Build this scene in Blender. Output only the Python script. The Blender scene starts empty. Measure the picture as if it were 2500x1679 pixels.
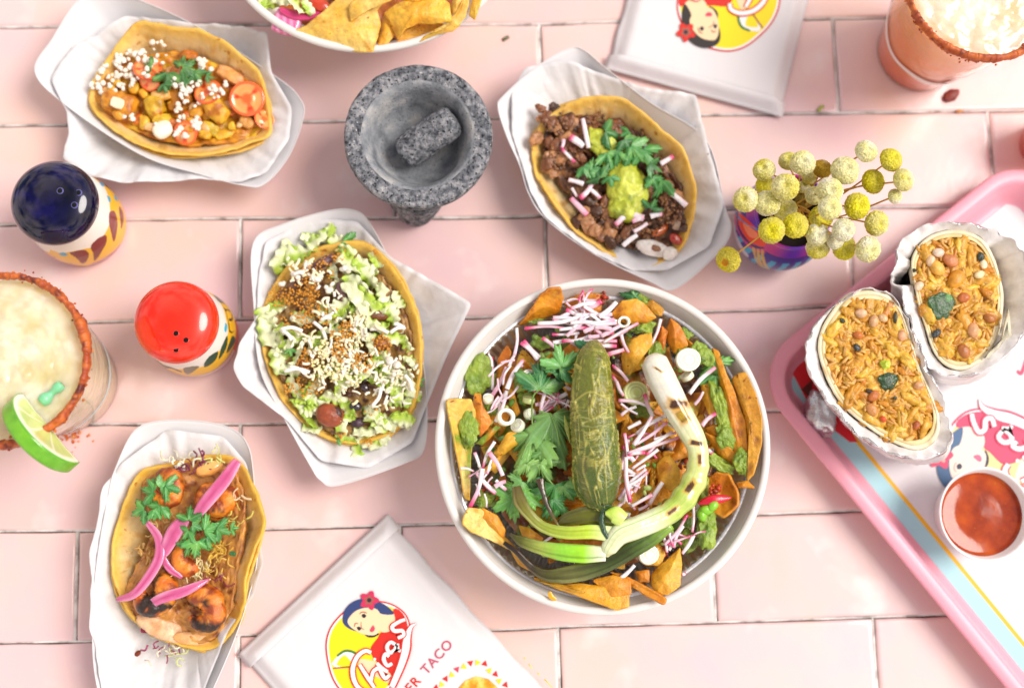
import bpy, bmesh, math, random
import numpy as np
from mathutils import Vector
K = 0.01            # the scene is authored in centimetres and built in metres
S = bpy.context.scene
rnd = random.Random(7)
rg = np.random.RandomState(7)
# ------------------------------------------------------------------ camera
CF, CX, CY = 2971.28, 1250.0, 839.5
ROT = (0.142034, -0.0331553, -0.0259234)
CP = np.array([-5.6623, -13.7074, 82.2302])
cam_d = bpy.data.cameras.new('camera'); cam = bpy.data.objects.new('camera', cam_d)
S.collection.objects.link(cam); S.camera = cam
cam_d.sensor_width = 36; cam_d.lens = CF / 2500 * 36
cam.location = CP * K; cam.rotation_euler = ROT
cam_d.clip_start = 0.02; cam_d.clip_end = 60
cam_d.dof.use_dof = True; cam_d.dof.focus_distance = 0.738; cam_d.dof.aperture_fstop = 3.4
# ------------------------------------------------------------------ light
SUN_EL, SUN_AZ = math.radians(52), math.radians(8)      # azimuth from +X towards +Y
w = bpy.data.worlds.new('World'); S.world = w; w.use_nodes = True
nt = w.node_tree; bg = nt.nodes['Background']
sky = nt.nodes.new('ShaderNodeTexSky'); sky.sky_type = 'NISHITA'; sky.sun_disc = False
sky.sun_elevation = SUN_EL; sky.sun_rotation = math.pi / 2 - SUN_AZ
sky.air_density = 1.0; sky.dust_density = 3.0; sky.ozone_density = 1.0
# added cloud over the blue: warm unseen noise patches mixed in as shadow fill
tc = nt.nodes.new('ShaderNodeTexCoord'); cn = nt.nodes.new('ShaderNodeTexNoise')
cn.inputs['Scale'].default_value = 2.6; cn.inputs['Detail'].default_value = 6; cn.inputs['Roughness'].default_value = .55
cr = nt.nodes.new('ShaderNodeValToRGB'); cr.color_ramp.elements[0].position = .40; cr.color_ramp.elements[1].position = .56
mx = nt.nodes.new('ShaderNodeMixRGB')
nt.links.new(tc.outputs['Generated'], cn.inputs['Vector']); nt.links.new(cn.outputs['Fac'], cr.inputs['Fac'])
# the added cloud belt thins towards the zenith to darken reflections from above
sx = nt.nodes.new('ShaderNodeSeparateXYZ'); nt.links.new(tc.outputs['Generated'], sx.inputs[0])
zr = nt.nodes.new('ShaderNodeMapRange'); zr.inputs['From Min'].default_value = .80; zr.inputs['From Max'].default_value = .97
zr.inputs['To Min'].default_value = 1; zr.inputs['To Max'].default_value = .12; nt.links.new(sx.outputs['Z'], zr.inputs['Value'])
mm = nt.nodes.new('ShaderNodeMath'); mm.operation = 'MULTIPLY'; nt.links.new(cr.outputs['Color'], mm.inputs[0]); nt.links.new(zr.outputs[0], mm.inputs[1])
nt.links.new(mm.outputs[0], mx.inputs['Fac']); nt.links.new(sky.outputs['Color'], mx.inputs['Color1'])
mx.inputs['Color2'].default_value = (14.0, 12.2, 10.8, 1)
nt.links.new(mx.outputs['Color'], bg.inputs['Color'])
bg.inputs['Strength'].default_value = 0.095
sd = bpy.data.lights.new('sun', 'SUN'); sd.energy = 2.95; sd.angle = math.radians(30); sd.color = (1.0, .95, .89)
sun = bpy.data.objects.new('sun', sd); S.collection.objects.link(sun)
dv = Vector((math.cos(SUN_EL) * math.cos(SUN_AZ), math.cos(SUN_EL) * math.sin(SUN_AZ), math.sin(SUN_EL)))
sun.rotation_euler = dv.to_track_quat('Z', 'Y').to_euler(); sun.location = dv * 3
S.view_settings.view_transform = 'Standard'; S.view_settings.look = 'None'
S.view_settings.exposure = 0.03; S.view_settings.gamma = 1.0; S.view_settings.use_curve_mapping = False
S.cycles.max_bounces = 8; S.cycles.transparent_max_bounces = 12

# ------------------------------------------------------------------ pixel -> point (used to read real positions off the photograph)
def _rot():
    rx, ry, rz = ROT; c, s = math.cos, math.sin
    X = np.array([[1,0,0],[0,c(rx),-s(rx)],[0,s(rx),c(rx)]]); Y = np.array([[c(ry),0,s(ry)],[0,1,0],[-s(ry),0,c(ry)]])
    Z = np.array([[c(rz),-s(rz),0],[s(rz),c(rz),0],[0,0,1]]); return Z @ Y @ X
RM = _rot()
def P(u, v, h=0.0):
    d = RM @ np.array([(u - CX) / CF, -(v - CY) / CF, -1.0])
    return CP + d * ((h - CP[2]) / d[2])
class Zm:
    """a zoomed view of the photograph: reads lists of view coordinates as world points"""
    def __init__(s, x0, y0, k): s.x0, s.y0, s.k = x0, y0, k
    def uv(s, x, y): return s.x0 + x * s.k, s.y0 + y * s.k
    def __call__(s, pts, h=0.0):
        out = []
        for i, p in enumerate(pts):
            hh = p[2] if len(p) > 2 else (h[i] if hasattr(h, '__len__') else h)
            out.append(P(*s.uv(p[0], p[1]), hh))
        return np.array(out)
    def pt(s, x, y, h=0.0): return P(*s.uv(x, y), h)
ZA = Zm(0, 0, .34261); ZB = Zm(550, 0, .38265); ZC = Zm(1180, 80, .40803); ZD = Zm(1450, 0, .44968)
ZE = Zm(1700, 300, .25696); ZF = Zm(1850, 400, .5102); ZG = Zm(1850, 1000, .43304); ZH = Zm(0, 350, .52946)
ZI = Zm(560, 500, .44643); ZJ = Zm(200, 1000, .43321); ZK = Zm(560, 1240, .35118); ZL = Zm(1050, 660, .5356)
Q1 = Zm(1070, 670, .2678); Q2 = Zm(1460, 670, .2679); Q3 = Zm(1070, 1060, .2806); Q4 = Zm(1460, 1060, .2807)
ZS = Zm(2200, 900, .2232); ZBS = Zm(0, 370, .19767); ZRS = Zm(310, 660, .17857); ZT = Zm(560, 0, .29122)
ZW = Zm(0, 0, 1.0707)

# ------------------------------------------------------------------ colour and noise
def hx(s):
    s = s.lstrip('#'); v = np.array([int(s[i:i+2], 16) / 255 for i in (0, 2, 4)])
    return np.where(v <= .04045, v / 12.92, ((v + .055) / 1.055) ** 2.4)
def vn(Pt, f=1.0, seed=0):
    p = np.asarray(Pt, float) * f + seed * 17.31; i = np.floor(p).astype(np.int64); t = p - i; t = t * t * (3 - 2 * t)
    r = 0
    for dx in (0, 1):
        for dy in (0, 1):
            for dz in (0, 1):
                n = (i[..., 0] + dx) * 374761393 + (i[..., 1] + dy) * 668265263 + (i[..., 2] + dz) * 2147483647 + seed * 144665
                n = (n ^ (n >> 13)) * 1274126177; n = (n ^ (n >> 16)) & 0xffff
                wx = t[..., 0] if dx else 1 - t[..., 0]; wy = t[..., 1] if dy else 1 - t[..., 1]; wz = t[..., 2] if dz else 1 - t[..., 2]
                r = r + (n / 32767.5 - 1) * wx * wy * wz
    return r
def fbm(Pt, f=1.0, seed=0, o=3):
    a, r = 1.0, 0
    for k in range(o): r = r + a * vn(Pt, f * 2 ** k, seed + k); a *= .5
    return r / 1.75
def mixc(a, b, t):
    t = np.clip(np.asarray(t, float), 0, 1)
    return np.asarray(a) * (1 - t[..., None]) + np.asarray(b) * t[..., None]
def sm(a, b, x):
    t = np.clip((np.asarray(x, float) - a) / (b - a), 0, 1); return t * t * (3 - 2 * t)

# ------------------------------------------------------------------ materials
MATS = {}
def MAT(name, base=None, stops=None, vs=1.0, det=4, var=0.0, rough=.5, rv=0.0, spec=.5, bump=0, bs=.3, bdet=3, sss=0, sr=.3,
        sc=None, coat=0, cr=.1, ci=1.5, metal=0, trans=0, ior=1.45, attr=False, spots=None, objvar=0, bump2=None, alpha=None):
    """procedural material; sizes in cm"""
    m = bpy.data.materials.new(name); m.use_nodes = True; n = m.node_tree; N = n.nodes; Lk = n.links
    b = N['Principled BSDF']; tc = N.new('ShaderNodeTexCoord'); co = tc.outputs['Object']
    def noise(sz, d=4, r=.55, off=0):
        t = N.new('ShaderNodeTexNoise'); t.inputs['Scale'].default_value = 100 / sz; t.inputs['Detail'].default_value = d
        t.inputs['Roughness'].default_value = r; Lk.new(co, t.inputs['Vector']); return t.outputs['Fac']
    def ramp(fac, st):
        r = N.new('ShaderNodeValToRGB'); e = r.color_ramp.elements
        while len(e) < len(st): e.new(.5)
        for k, (p, c) in enumerate(st): e[k].position = p; e[k].color = (*c, 1)
        Lk.new(fac, r.inputs['Fac']); return r.outputs['Color']
    if attr:
        a = N.new('ShaderNodeAttribute'); a.attribute_name = 'col'; col = a.outputs['Color']
    elif stops:
        col = ramp(noise(vs, det), [(p, hx(c)) for p, c in stops])
    else:
        r = N.new('ShaderNodeRGB'); r.outputs[0].default_value = (*hx(base), 1); col = r.outputs[0]
    def mult(c, g):
        x = N.new('ShaderNodeMixRGB'); x.blend_type = 'MULTIPLY'; x.inputs['Fac'].default_value = 1
        Lk.new(c, x.inputs['Color1']); Lk.new(g, x.inputs['Color2']); return x.outputs['Color']
    if var:
        col = mult(col, ramp(noise(vs, det), [(.3, (1 - var,) * 3), (.7, (1 + var * .4,) * 3)]))
    if objvar:
        oi = N.new('ShaderNodeObjectInfo')
        col = mult(col, ramp(oi.outputs['Random'], [(0, (1 - objvar,) * 3), (.5, (1, 1 - objvar * .3, 1 - objvar * .6)), (1, (1, 1, 1))]))
    if spots:      # (size cm, threshold, hex colour, softness)
        for k, (sz, th, hc, sf) in enumerate(spots):
            x = N.new('ShaderNodeMixRGB'); f = ramp(noise(sz, 3), [(th, (0, 0, 0)), (min(1, th + sf), (1, 1, 1))])
            Lk.new(f, x.inputs['Fac']); Lk.new(col, x.inputs['Color1']); x.inputs['Color2'].default_value = (*hx(hc), 1); col = x.outputs['Color']
    Lk.new(col, b.inputs['Base Color'])
    I = b.inputs
    I['Roughness'].default_value = rough; I['Specular IOR Level'].default_value = spec; I['Metallic'].default_value = metal
    I['Coat Weight'].default_value = coat; I['Coat Roughness'].default_value = cr; I['Coat IOR'].default_value = ci
    I['IOR'].default_value = ior; I['Transmission Weight'].default_value = trans
    if rv:
        mr = N.new('ShaderNodeMapRange'); mr.inputs['To Min'].default_value = max(0, rough - rv); mr.inputs['To Max'].default_value = min(1, rough + rv)
        mr.inputs['From Min'].default_value = .3; mr.inputs['From Max'].default_value = .7
        Lk.new(noise(vs * .8, 4), mr.inputs['Value']); Lk.new(mr.outputs[0], I['Roughness'])
    if sss:
        I['Subsurface Weight'].default_value = sss; I['Subsurface Scale'].default_value = sr * K
        I['Subsurface Radius'].default_value = sc or (1.0, .6, .35)
    if alpha is not None: I['Alpha'].default_value = alpha
    if bump:
        bp = N.new('ShaderNodeBump'); bp.inputs['Distance'].default_value = bump * K; bp.inputs['Strength'].default_value = 1
        Lk.new(noise(bs, bdet), bp.inputs['Height']); nrm = bp.outputs['Normal']
        if bump2:
            b2 = N.new('ShaderNodeBump'); b2.inputs['Distance'].default_value = bump2[0] * K
            Lk.new(noise(bump2[1], 2), b2.inputs['Height']); Lk.new(nrm, b2.inputs['Normal']); nrm = b2.outputs['Normal']
        Lk.new(nrm, I['Normal']); Lk.new(nrm, I['Coat Normal'])
    MATS[name] = m
    return m

# ------------------------------------------------------------------ meshes
class MB:
    def __init__(s): s.V, s.F, s.C, s.M, s.n = [], [], [], [], 0
    def add(s, vf, col=None, mi=0):
        V, F = vf; V = np.asarray(V, float).reshape(-1, 3)
        s.V.append(V); s.F += [[i + s.n for i in f] for f in F]; s.M += [mi] * len(F)
        c = np.ones((len(V), 3)) if col is None else np.broadcast_to(np.asarray(col, float), (len(V), 3))
        s.C.append(c); s.n += len(V); return s
    def mesh(s, name, loc, mats, smooth=True):
        V = (np.concatenate(s.V) - np.asarray(loc)) * K
        me = bpy.data.meshes.new(name); me.from_pydata(V.tolist(), [], s.F)
        for m in mats: me.materials.append(m)
        me.polygons.foreach_set('use_smooth', [smooth] * len(me.polygons))
        if len(mats) > 1: me.polygons.foreach_set('material_index', s.M)
        c = np.concatenate(s.C)
        if not np.allclose(c, 1):
            a = me.attributes.new('col', 'FLOAT_COLOR', 'POINT'); a.data.foreach_set('color', np.c_[c, np.ones(len(c))].ravel().astype(np.float32))
        me.update(); return me
    def lo(s):
        V = np.concatenate(s.V); m = (V.min(0) + V.max(0)) / 2; return np.array([m[0], m[1], V[:, 2].min()])
LOC = {}
def _props(o, label, cat, group, kind):
    if label: o['label'] = label
    if cat: o['category'] = cat
    if group: o['group'] = group
    if kind: o['kind'] = kind
def thing(name, label, cat, loc, group=None, kind=None):
    o = bpy.data.objects.new(name, None); S.collection.objects.link(o); o.empty_display_size = .01
    o.location = np.asarray(loc, float) * K; LOC[o.name] = np.asarray(loc, float); _props(o, label, cat, group, kind); return o
def _mb(x):
    if isinstance(x, MB): return x
    return MB().add(x)
def part(name, geo, mats, parent, label=None, kind=None, smooth=True):
    mb = _mb(geo); mats = mats if isinstance(mats, (list, tuple)) else [mats]
    loc = LOC[parent.name]; me = mb.mesh(name, loc, mats, smooth)
    o = bpy.data.objects.new(name, me); S.collection.objects.link(o); o.parent = parent; LOC[o.name] = loc
    _props(o, label, None, None, kind); return o
def solo(name, geo, mats, label=None, cat=None, group=None, kind=None, loc=None, smooth=True):
    mb = _mb(geo); mats = mats if isinstance(mats, (list, tuple)) else [mats]
    loc = mb.lo() if loc is None else np.asarray(loc, float); me = mb.mesh(name, loc, mats, smooth)
    o = bpy.data.objects.new(name, me); S.collection.objects.link(o); o.location = loc * K; LOC[o.name] = loc
    _props(o, label, cat, group, kind); return o
_ico = {}
def ico(sub):
    if sub not in _ico:
        b = bmesh.new(); bmesh.ops.create_icosphere(b, subdivisions=sub, radius=1)
        _ico[sub] = (np.array([v.co[:] for v in b.verts]), [[v.index for v in f.verts] for f in b.faces]); b.free()
    return _ico[sub]
def rotm(az=0, tilt=0, roll=0):
    c, s = math.cos, math.sin
    A = np.array([[c(az), -s(az), 0], [s(az), c(az), 0], [0, 0, 1]]); B = np.array([[c(tilt), 0, s(tilt)], [0, 1, 0], [-s(tilt), 0, c(tilt)]])
    C = np.array([[1, 0, 0], [0, c(roll), -s(roll)], [0, s(roll), c(roll)]]); return A @ B @ C
def blob(c, r, az=0, tilt=0, roll=0, amp=.15, f=1.2, sub=2, seed=0, box=0):
    V, F = ico(sub); r = np.broadcast_to(np.asarray(r, float), (3,)); N = V.copy()
    if box:
        m = np.abs(V).max(1, keepdims=True); V = V / (m ** box) * (1 - box * .25)
    V = V * (1 + amp * fbm(N + seed * 3.7, f, seed)[:, None]) * r
    return V @ rotm(az, tilt, roll).T + np.asarray(c, float), F
def spl(pts, n):
    p = np.asarray(pts, float); m = len(p)
    if m == 2: return p[0] + (p[1] - p[0]) * np.linspace(0, 1, n)[:, None]
    q = np.vstack([2 * p[0] - p[1], p, 2 * p[-1] - p[-2]]); out = []
    for t in np.linspace(0, m - 1, n):
        i = min(int(t), m - 2); t -= i; a, b, c, d = q[i], q[i+1], q[i+2], q[i+3]
        out.append(.5 * (2*b + (c-a)*t + (2*a-5*b+4*c-d)*t*t + (3*b-a-3*c+d)*t**3))
    return np.array(out)
def cspl(pts, n):
    p = np.asarray(pts, float); m = len(p); out = []
    for t in np.linspace(0, m, n, endpoint=False):
        i = int(t) % m; t -= int(t); a, b, c, d = p[i-1], p[i], p[(i+1) % m], p[(i+2) % m]
        out.append(.5 * (2*b + (c-a)*t + (2*a-5*b+4*c-d)*t*t + (3*b-a-3*c+d)*t**3))
    return np.array(out)
def tube(path, rad, n=8, up=(0, 0, 1), cap=True, sq=0, closed=False):
    """rad: scalar, (m,) or (m,2) half-axes (side, up); sq: 0 round .. 1 square section"""
    p = np.asarray(path, float); m = len(p); r = np.asarray(rad, float)
    if r.ndim == 0: r = np.full((m, 2), float(r))
    elif r.ndim == 1 and len(r) == 2 and m != 2: r = np.tile(r, (m, 1))
    elif r.ndim == 1: r = np.c_[r, r]
    T = np.gradient(p, axis=0)
    if closed: T = np.roll(p, -1, 0) - np.roll(p, 1, 0)
    T /= np.linalg.norm(T, axis=1)[:, None] + 1e-9
    u = np.asarray(up, float); V = []
    a = np.linspace(0, 2*math.pi, n, endpoint=False) + (math.pi / n if sq else 0); ca, sa = np.cos(a), np.sin(a)
    if sq:
        mx = np.maximum(abs(ca), abs(sa)) ** sq; ca, sa = ca / mx, sa / mx
    for i in range(m):
        s = np.cross(T[i], u); s /= np.linalg.norm(s) + 1e-9; uu = np.cross(s, T[i])
        V.append(p[i] + ca[:, None] * s * r[i, 0] + sa[:, None] * uu * r[i, 1])
    V = np.concatenate(V); F = []
    for i in range(m if closed else m - 1):
        j = (i + 1) % m
        for k in range(n): F.append([i*n+k, i*n+(k+1) % n, j*n+(k+1) % n, j*n+k])
    if cap and not closed: F += [list(range(n))[::-1], [(m-1)*n+k for k in range(n)]]
    return V, F
def lathe(prof, c, n=64, capb=True, capt=False, M=None, fr=None):
    """prof: (r,z) list from bottom to top, z relative to c"""
    p = np.asarray(prof, float); m = len(p); a = np.linspace(0, 2*math.pi, n, endpoint=False)
    V = np.zeros((m, n, 3)); rr = p[:, 0][:, None] * (1 if fr is None else fr(a)[None, :])
    V[..., 0] = rr * np.cos(a); V[..., 1] = rr * np.sin(a); V[..., 2] = p[:, 1][:, None]
    V = V.reshape(-1, 3)
    if M is not None: V = V @ M.T
    V = V + np.asarray(c, float); F = []
    for i in range(m - 1):
        for k in range(n): F.append([i*n+k, i*n+(k+1) % n, (i+1)*n+(k+1) % n, (i+1)*n+k])
    if capb: F.append(list(range(n))[::-1])
    if capt: F.append([(m-1)*n+k for k in range(n)])
    return V, F
def corners(pts, n, soft=.07):
    """closed outline with real corners: straight-ish sides, each corner only slightly rounded"""
    p = np.asarray(pts, float); L = np.linalg.norm(np.roll(p, -1, 0) - p, axis=1); s = np.r_[0, np.cumsum(L)]; t = np.linspace(0, s[-1], n, endpoint=False)
    lin = np.array([[np.interp(x, s, np.r_[p[:, k], p[0, k]]) for k in range(3)] for x in t]); cs = cspl(p, n)
    m = max(1, int(n*soft/8))
    for _ in range(m): lin = np.roll(lin, 1, 0)*.25 + lin*.5 + np.roll(lin, -1, 0)*.25
    return lin
def thicken(V, F, t):
    V = np.asarray(V, float); N = np.zeros_like(V)
    for f in F:
        q = V[f]; nrm = np.cross(q[1] - q[0], q[2] - q[0])
        if len(f) == 4: nrm = nrm + np.cross(q[2] - q[0], q[3] - q[0])
        N[f] += nrm
    N /= np.linalg.norm(N, axis=1)[:, None] + 1e-12
    if N[:, 2].mean() < 0: N = -N; F = [f[::-1] for f in F]
    n = len(V); E = {}
    for f in F:
        for a, b in zip(f, f[1:] + f[:1]):
            k = (min(a, b), max(a, b)); E[k] = None if k in E else (a, b)
    out = [list(f) for f in F] + [[i + n for i in f[::-1]] for f in F]
    for k, e in E.items():
        if e: a, b = e; out.append([b, a, a + n, b + n])
    return np.vstack([V, V - N * t]), out
def gridF(m, n, wrap=False):
    F = []
    for i in range(m - 1):
        for j in range(n if wrap else n - 1):
            k = (j + 1) % n; F.append([i*n+j, i*n+k, (i+1)*n+k, (i+1)*n+j])
    return F
def sheet(G, t): m, n = G.shape[:2]; return thicken(G.reshape(-1, 3), gridF(m, n), t)
def dish(outline, c, S_, zf, t=0, noise=0, nf=.6, seed=0):
    """rings at fractions S_ (0..1) from centre c to the outline; zf(s) 0..1 blends centre z to edge z"""
    o = np.asarray(outline, float); c = np.asarray(c, float); n = len(o); V = [c[None]]
    for s in S_:
        q = c + (o - c) * s; q[:, 2] = c[2] + (o[:, 2] - c[2]) * zf(s)
        if noise: q[:, 2] += noise * fbm(q, nf, seed)
        V.append(q)
    V = np.vstack(V); F = [[0, 1 + k, 1 + (k + 1) % n] for k in range(n)]
    for i in range(len(S_) - 1):
        for k in range(n): F.append([1+i*n+k, 1+(i+1)*n+k, 1+(i+1)*n+(k+1) % n, 1+i*n+(k+1) % n])
    if t: return thicken(V, F, t)
    return V, F
def flat(poly, z0, z1):
    """a solid slab with the given outline (xy) between two heights"""
    p = np.asarray(poly, float)[:, :2]; n = len(p)
    V = np.vstack([np.c_[p, np.full(n, z1)], np.c_[p, np.full(n, z0)]])
    F = [list(range(n)), [n + k for k in range(n)][::-1]] + [[(k+1) % n, k, n+k, n+(k+1) % n] for k in range(n)]
    return V, F
def surf(poly, zf, t=.004):
    """flat print laid on a surface: outline polygon with zf(x,y) heights"""
    p = np.asarray(poly, float)[:, :2]; n = len(p); z = np.array([zf(x, y) for x, y in p])
    V = np.vstack([np.c_[p, z + t], np.c_[p, z]])
    F = [list(range(n)), [n + k for k in range(n)][::-1]] + [[(k+1) % n, k, n+k, n+(k+1) % n] for k in range(n)]
    return V, F
def inside(x, y, poly):
    px, py = poly[:, 0], poly[:, 1]; r = np.zeros(np.shape(x), bool); j = len(px) - 1
    for i in range(len(px)):
        c = ((py[i] > y) != (py[j] > y)) & (x < (px[j] - px[i]) * (y - py[i]) / (py[j] - py[i] + 1e-12) + px[i]); r ^= c; j = i
    return r
# ================================================================== the tiled table
m_tile = MAT('glazed_pink_tile', stops=[(.30, '#edc8ba'), (.5, '#ebc9c6'), (.7, '#e7c3c9')], vs=9, objvar=.07, spots=[(5.5, .60, '#f1dedb', .16), (.45, .76, '#c9917c', .05)], rough=.42, rv=.1, spec=.6,  # large pale spots paint the white glare patches into the tile colour
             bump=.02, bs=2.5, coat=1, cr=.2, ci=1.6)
m_grout = MAT('pale_grout', stops=[(.33, '#a09a96'), (.45, '#cfcac6'), (.6, '#e6e3e0')], vs=1.2, rough=.9, bump=.05, bs=.25)
m_bed = MAT('dark_crack_mortar', base='#5c514e', rough=.95)
LN = {1:[(0,67),(550,61),(1300,60),(1500,53),(2150,44)],2:[(0,308),(788,297),(1204,289),(1729,281),(2500,270)],
3:[(0,550),(318,536),(620,533),(1180,532),(1777,511),(2300,505)],4:[(212,787),(587,779),(1160,776),(1900,756),(2003,748)],
5:[(238,1036),(620,1036),(1069,1026),(1900,1003)],6:[(0,1298),(644,1293),(1122,1279),(1900,1255),(2097,1247)],
7:[(0,1570),(200,1567),(600,1551),(1227,1538),(1380,1531),(1850,1517),(2300,1502)]}
U = 7.0; TA = 3.011 * U
def line_y(i, x):
    base = (4 - i) * U
    if i not in LN: return base + .06 * math.sin(x * .21 + i * 2)
    q = np.array([P(u, v, 0)[:2] for u, v in LN[i]]); return float(np.interp(x, q[:, 0], q[:, 1]))
JX = {(1,0):(1319,100),(1,2):(2042,160),(2,3):(2413,275),(3,-2):(587,660),(3,0):(1334,620),(3,2):(2080,660),(5,-2):(587,1050),(6,-3):(186,1430),
      (6,-1):(978,1281),(6,1):(1747,1450),(7,-2):(583,1600),(7,0):(1366,1600),(7,2):(2139,1600)}
def joint_x(i, k): return float(P(*JX[(i, k)], 0)[0]) if (i, k) in JX else k * TA / 2
table = thing('tiled_table', None, None, (0, 0, 0), kind='structure')
part('mortar_bed', flat([(-82, -62), (82, -62), (82, 52), (-82, 52)], -3.0, -.42), m_bed, table, smooth=False)
def tile(x0, x1, yb, yt, seed):
    r = random.Random(seed); ne, nx = 4, 12; dz = r.uniform(-.03, .03); tx, ty = r.uniform(-.0012, .0012), r.uniform(-.004, .004)
    rings = []
    for ins, z in ((.0, -.40), (.0, -.14), (.03, -.07), (.09, -.02), (.17, -.002), (.30, 0.0)):
        pts = []
        def e(xa, ya, xb, yb_, n, fy=None):
            for k in range(n): t = k / n; pts.append([xa + (xb-xa)*t, ya + (yb_-ya)*t])
        X0, X1 = x0 + ins, x1 - ins
        for k in range(nx): x = X0 + (X1-X0)*k/nx; pts.append([x, yb(x) + ins + .025*math.sin(x*3.1+seed)+.02*math.sin(x*7.7+seed*2)])
        for k in range(ne): t = k/ne; pts.append([X1 + .02*math.sin(t*9+seed), yb(X1)+ins + (yt(X1)-yb(X1)-2*ins)*t])
        for k in range(nx): x = X1 + (X0-X1)*k/nx; pts.append([x, yt(x) - ins + .02*math.sin(x*2.3+seed)+.02*math.sin(x*6.1+seed)])
        for k in range(ne): t = k/ne; pts.append([X0 + .02*math.sin(t*8+seed*3), yt(X0)-ins - (yt(X0)-yb(X0)-2*ins)*t])
        q = np.array(pts); cxm, cym = (x0+x1)/2, (yb(x0)+yt(x0))/2
        rings.append(np.c_[q, z + dz*(z > -.3) + (q[:, 0]-cxm)*tx + (q[:, 1]-cym)*ty])
    n = len(rings[0]); V = np.vstack(rings); F = gridF(len(rings), n, True)
    F.append([(len(rings)-1)*n + k for k in range(n)]); return V, F
GAP = .105
for i in range(-2, 11):
    ks = [k for k in range(-7, 8) if (k - i) % 2 == 1]
    for a, b in zip(ks, ks[1:]):
        x0, x1 = joint_x(i, a) + GAP, joint_x(i, b) - GAP
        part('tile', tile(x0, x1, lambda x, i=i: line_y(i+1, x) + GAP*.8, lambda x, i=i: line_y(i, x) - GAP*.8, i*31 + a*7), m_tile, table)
# grout: strips that stop short of the tile edge on one side, which leaves the fine dark crack
gm = MB()
for i in range(-1, 11):
    n = 420; xs = np.linspace(-76, 76, n); ys = np.array([line_y(i, x) for x in xs]); q = np.c_[xs, ys, np.zeros(n)]
    lo = -.015 + .035 * fbm(q, .55, i + 20) + .02 * fbm(q, 3, i + 3); hi = np.full(n, .12)
    zt = -.075 + .02 * fbm(q, 1.5, i)
    V = np.vstack([np.c_[xs, ys + lo, zt - .05], np.c_[xs, ys + lo + .03, zt], np.c_[xs, ys + hi, zt + .01], np.c_[xs, ys + lo, zt * 0 - .45]])
    F = []
    for k in range(n - 1): F += [[k, k+1, n+k+1, n+k], [n+k, n+k+1, 2*n+k+1, 2*n+k], [3*n+k, 3*n+k+1, k+1, k]]
    gm.add((V, F))
    ks = [k for k in range(-6, 7) if (k - i) % 2 == 1]
    for k in ks:
        x = joint_x(i, k); m = 40; yy = np.linspace(line_y(i+1, x) + .1, line_y(i, x) - .02, m); q = np.c_[np.full(m, x), yy, np.zeros(m)]
        l = .03 * fbm(q, 1.2, k + 9) + .03; zt = -.08 + .02 * fbm(q, 1.5, k)
        V = np.vstack([np.c_[x - .125 + 0*yy, yy, zt], np.c_[x + l, yy, zt], np.c_[x + l, yy, zt - .4]])
        gm.add((V, [f for j in range(m-1) for f in ([j+1, j, m+j, m+j+1], [m+j+1, m+j, 2*m+j, 2*m+j+1])]))
part('grout', gm, m_grout, table)
# ================================================================== shakers
m_paint = MAT('painted_ceramic', attr=True, rough=.3, spec=.35, coat=.25, cr=.04, ci=1.4)
m_bluecap = MAT('cobalt_glaze', stops=[(.35, '#040216'), (.55, '#0b0734'), (.7, '#171050')], vs=1.6, rough=.10, spec=.4, coat=.6, cr=.01, ci=1.5)
m_redcap = MAT('red_glaze', stops=[(.35, '#e02408'), (.6, '#ea2c0c')], vs=2.5, rough=.25, coat=1, cr=.02, ci=1.45)
m_hole = MAT('dark_hole', base='#050404', rough=.9)
def on_lathe(prof, c, u, v):
    """where the sight line through (u,v) meets the painted body of revolution: (theta, z)"""
    d = RM @ np.array([(u - CX) / CF, -(v - CY) / CF, -1.0]); pz = np.array([p[1] for p in prof]); pr = np.array([p[0] for p in prof])
    best, bd = None, 9
    for z in np.linspace(pz.max(), pz.min(), 300):
        q = CP + d * ((z + c[2] - CP[2]) / d[2]) - c; e = math.hypot(q[0], q[1]) - np.interp(z, pz, pr)
        if e <= 0: return math.atan2(q[1], q[0]), z
        if e < bd: best, bd = (math.atan2(q[1], q[0]), z), e
    return best
def shaker(base_uv, capmat, label, paint, sc):
    c = P(*base_uv, 0); t = thing('shaker', label, 'shaker', c, 'painted ceramic shakers')
    body = [(2.5, 0), (2.72, .12), (2.85, .5), (2.96, 1.3), (2.98, 2.2), (2.90, 3.2), (2.72, 4.3), (2.5, 5.3), (2.36, 5.9), (2.35, 6.2)]
    zz = np.linspace(0, 6.2, 110); pr = np.interp(zz, [p[1] for p in body], [p[0] for p in body]) * sc
    V, F = lathe(np.c_[pr, zz], c, 300); Lc = V - c; th = np.arctan2(Lc[:, 1], Lc[:, 0]); z = Lc[:, 2]
    part('body', MB().add((V, F), paint(th, z, list(zip(pr, zz)), c)), m_paint, t)
    cap = [(2.32, 5.95), (2.6, 5.98), (2.70, 6.12), (2.72, 6.35), (2.66, 6.65), (2.5, 6.95), (2.2, 7.22), (1.75, 7.42), (1.2, 7.54), (.6, 7.6), (.15, 7.61), (0.001, 7.61)]
    cp = spl(np.array(cap) * [sc, 1], 34)
    part('cap', lathe(cp, c, 96, capb=True), capmat, t)
    return t, c, sc
def holes(t, c, pts, z0, sc, ringmat):
    for (u, v) in pts:
        q = P(u, v, z0); r = math.hypot(q[0]-c[0], q[1]-c[1]) / sc; z = np.interp(r, [0, .6, 1.2, 1.75, 2.2], [7.61, 7.6, 7.54, 7.42, 7.22])
        q = P(u, v, z); part('hole', lathe([(.001, .05), (.15, .05), (.17, .02)], q + [0, 0, .0], 20, capb=False), m_hole, t)
        part('hole_rim', lathe([(.155, .02), (.16, .05), (.18, .055), (.20, .04), (.23, -.03)], q, 24, capb=False), ringmat, t)
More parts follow.
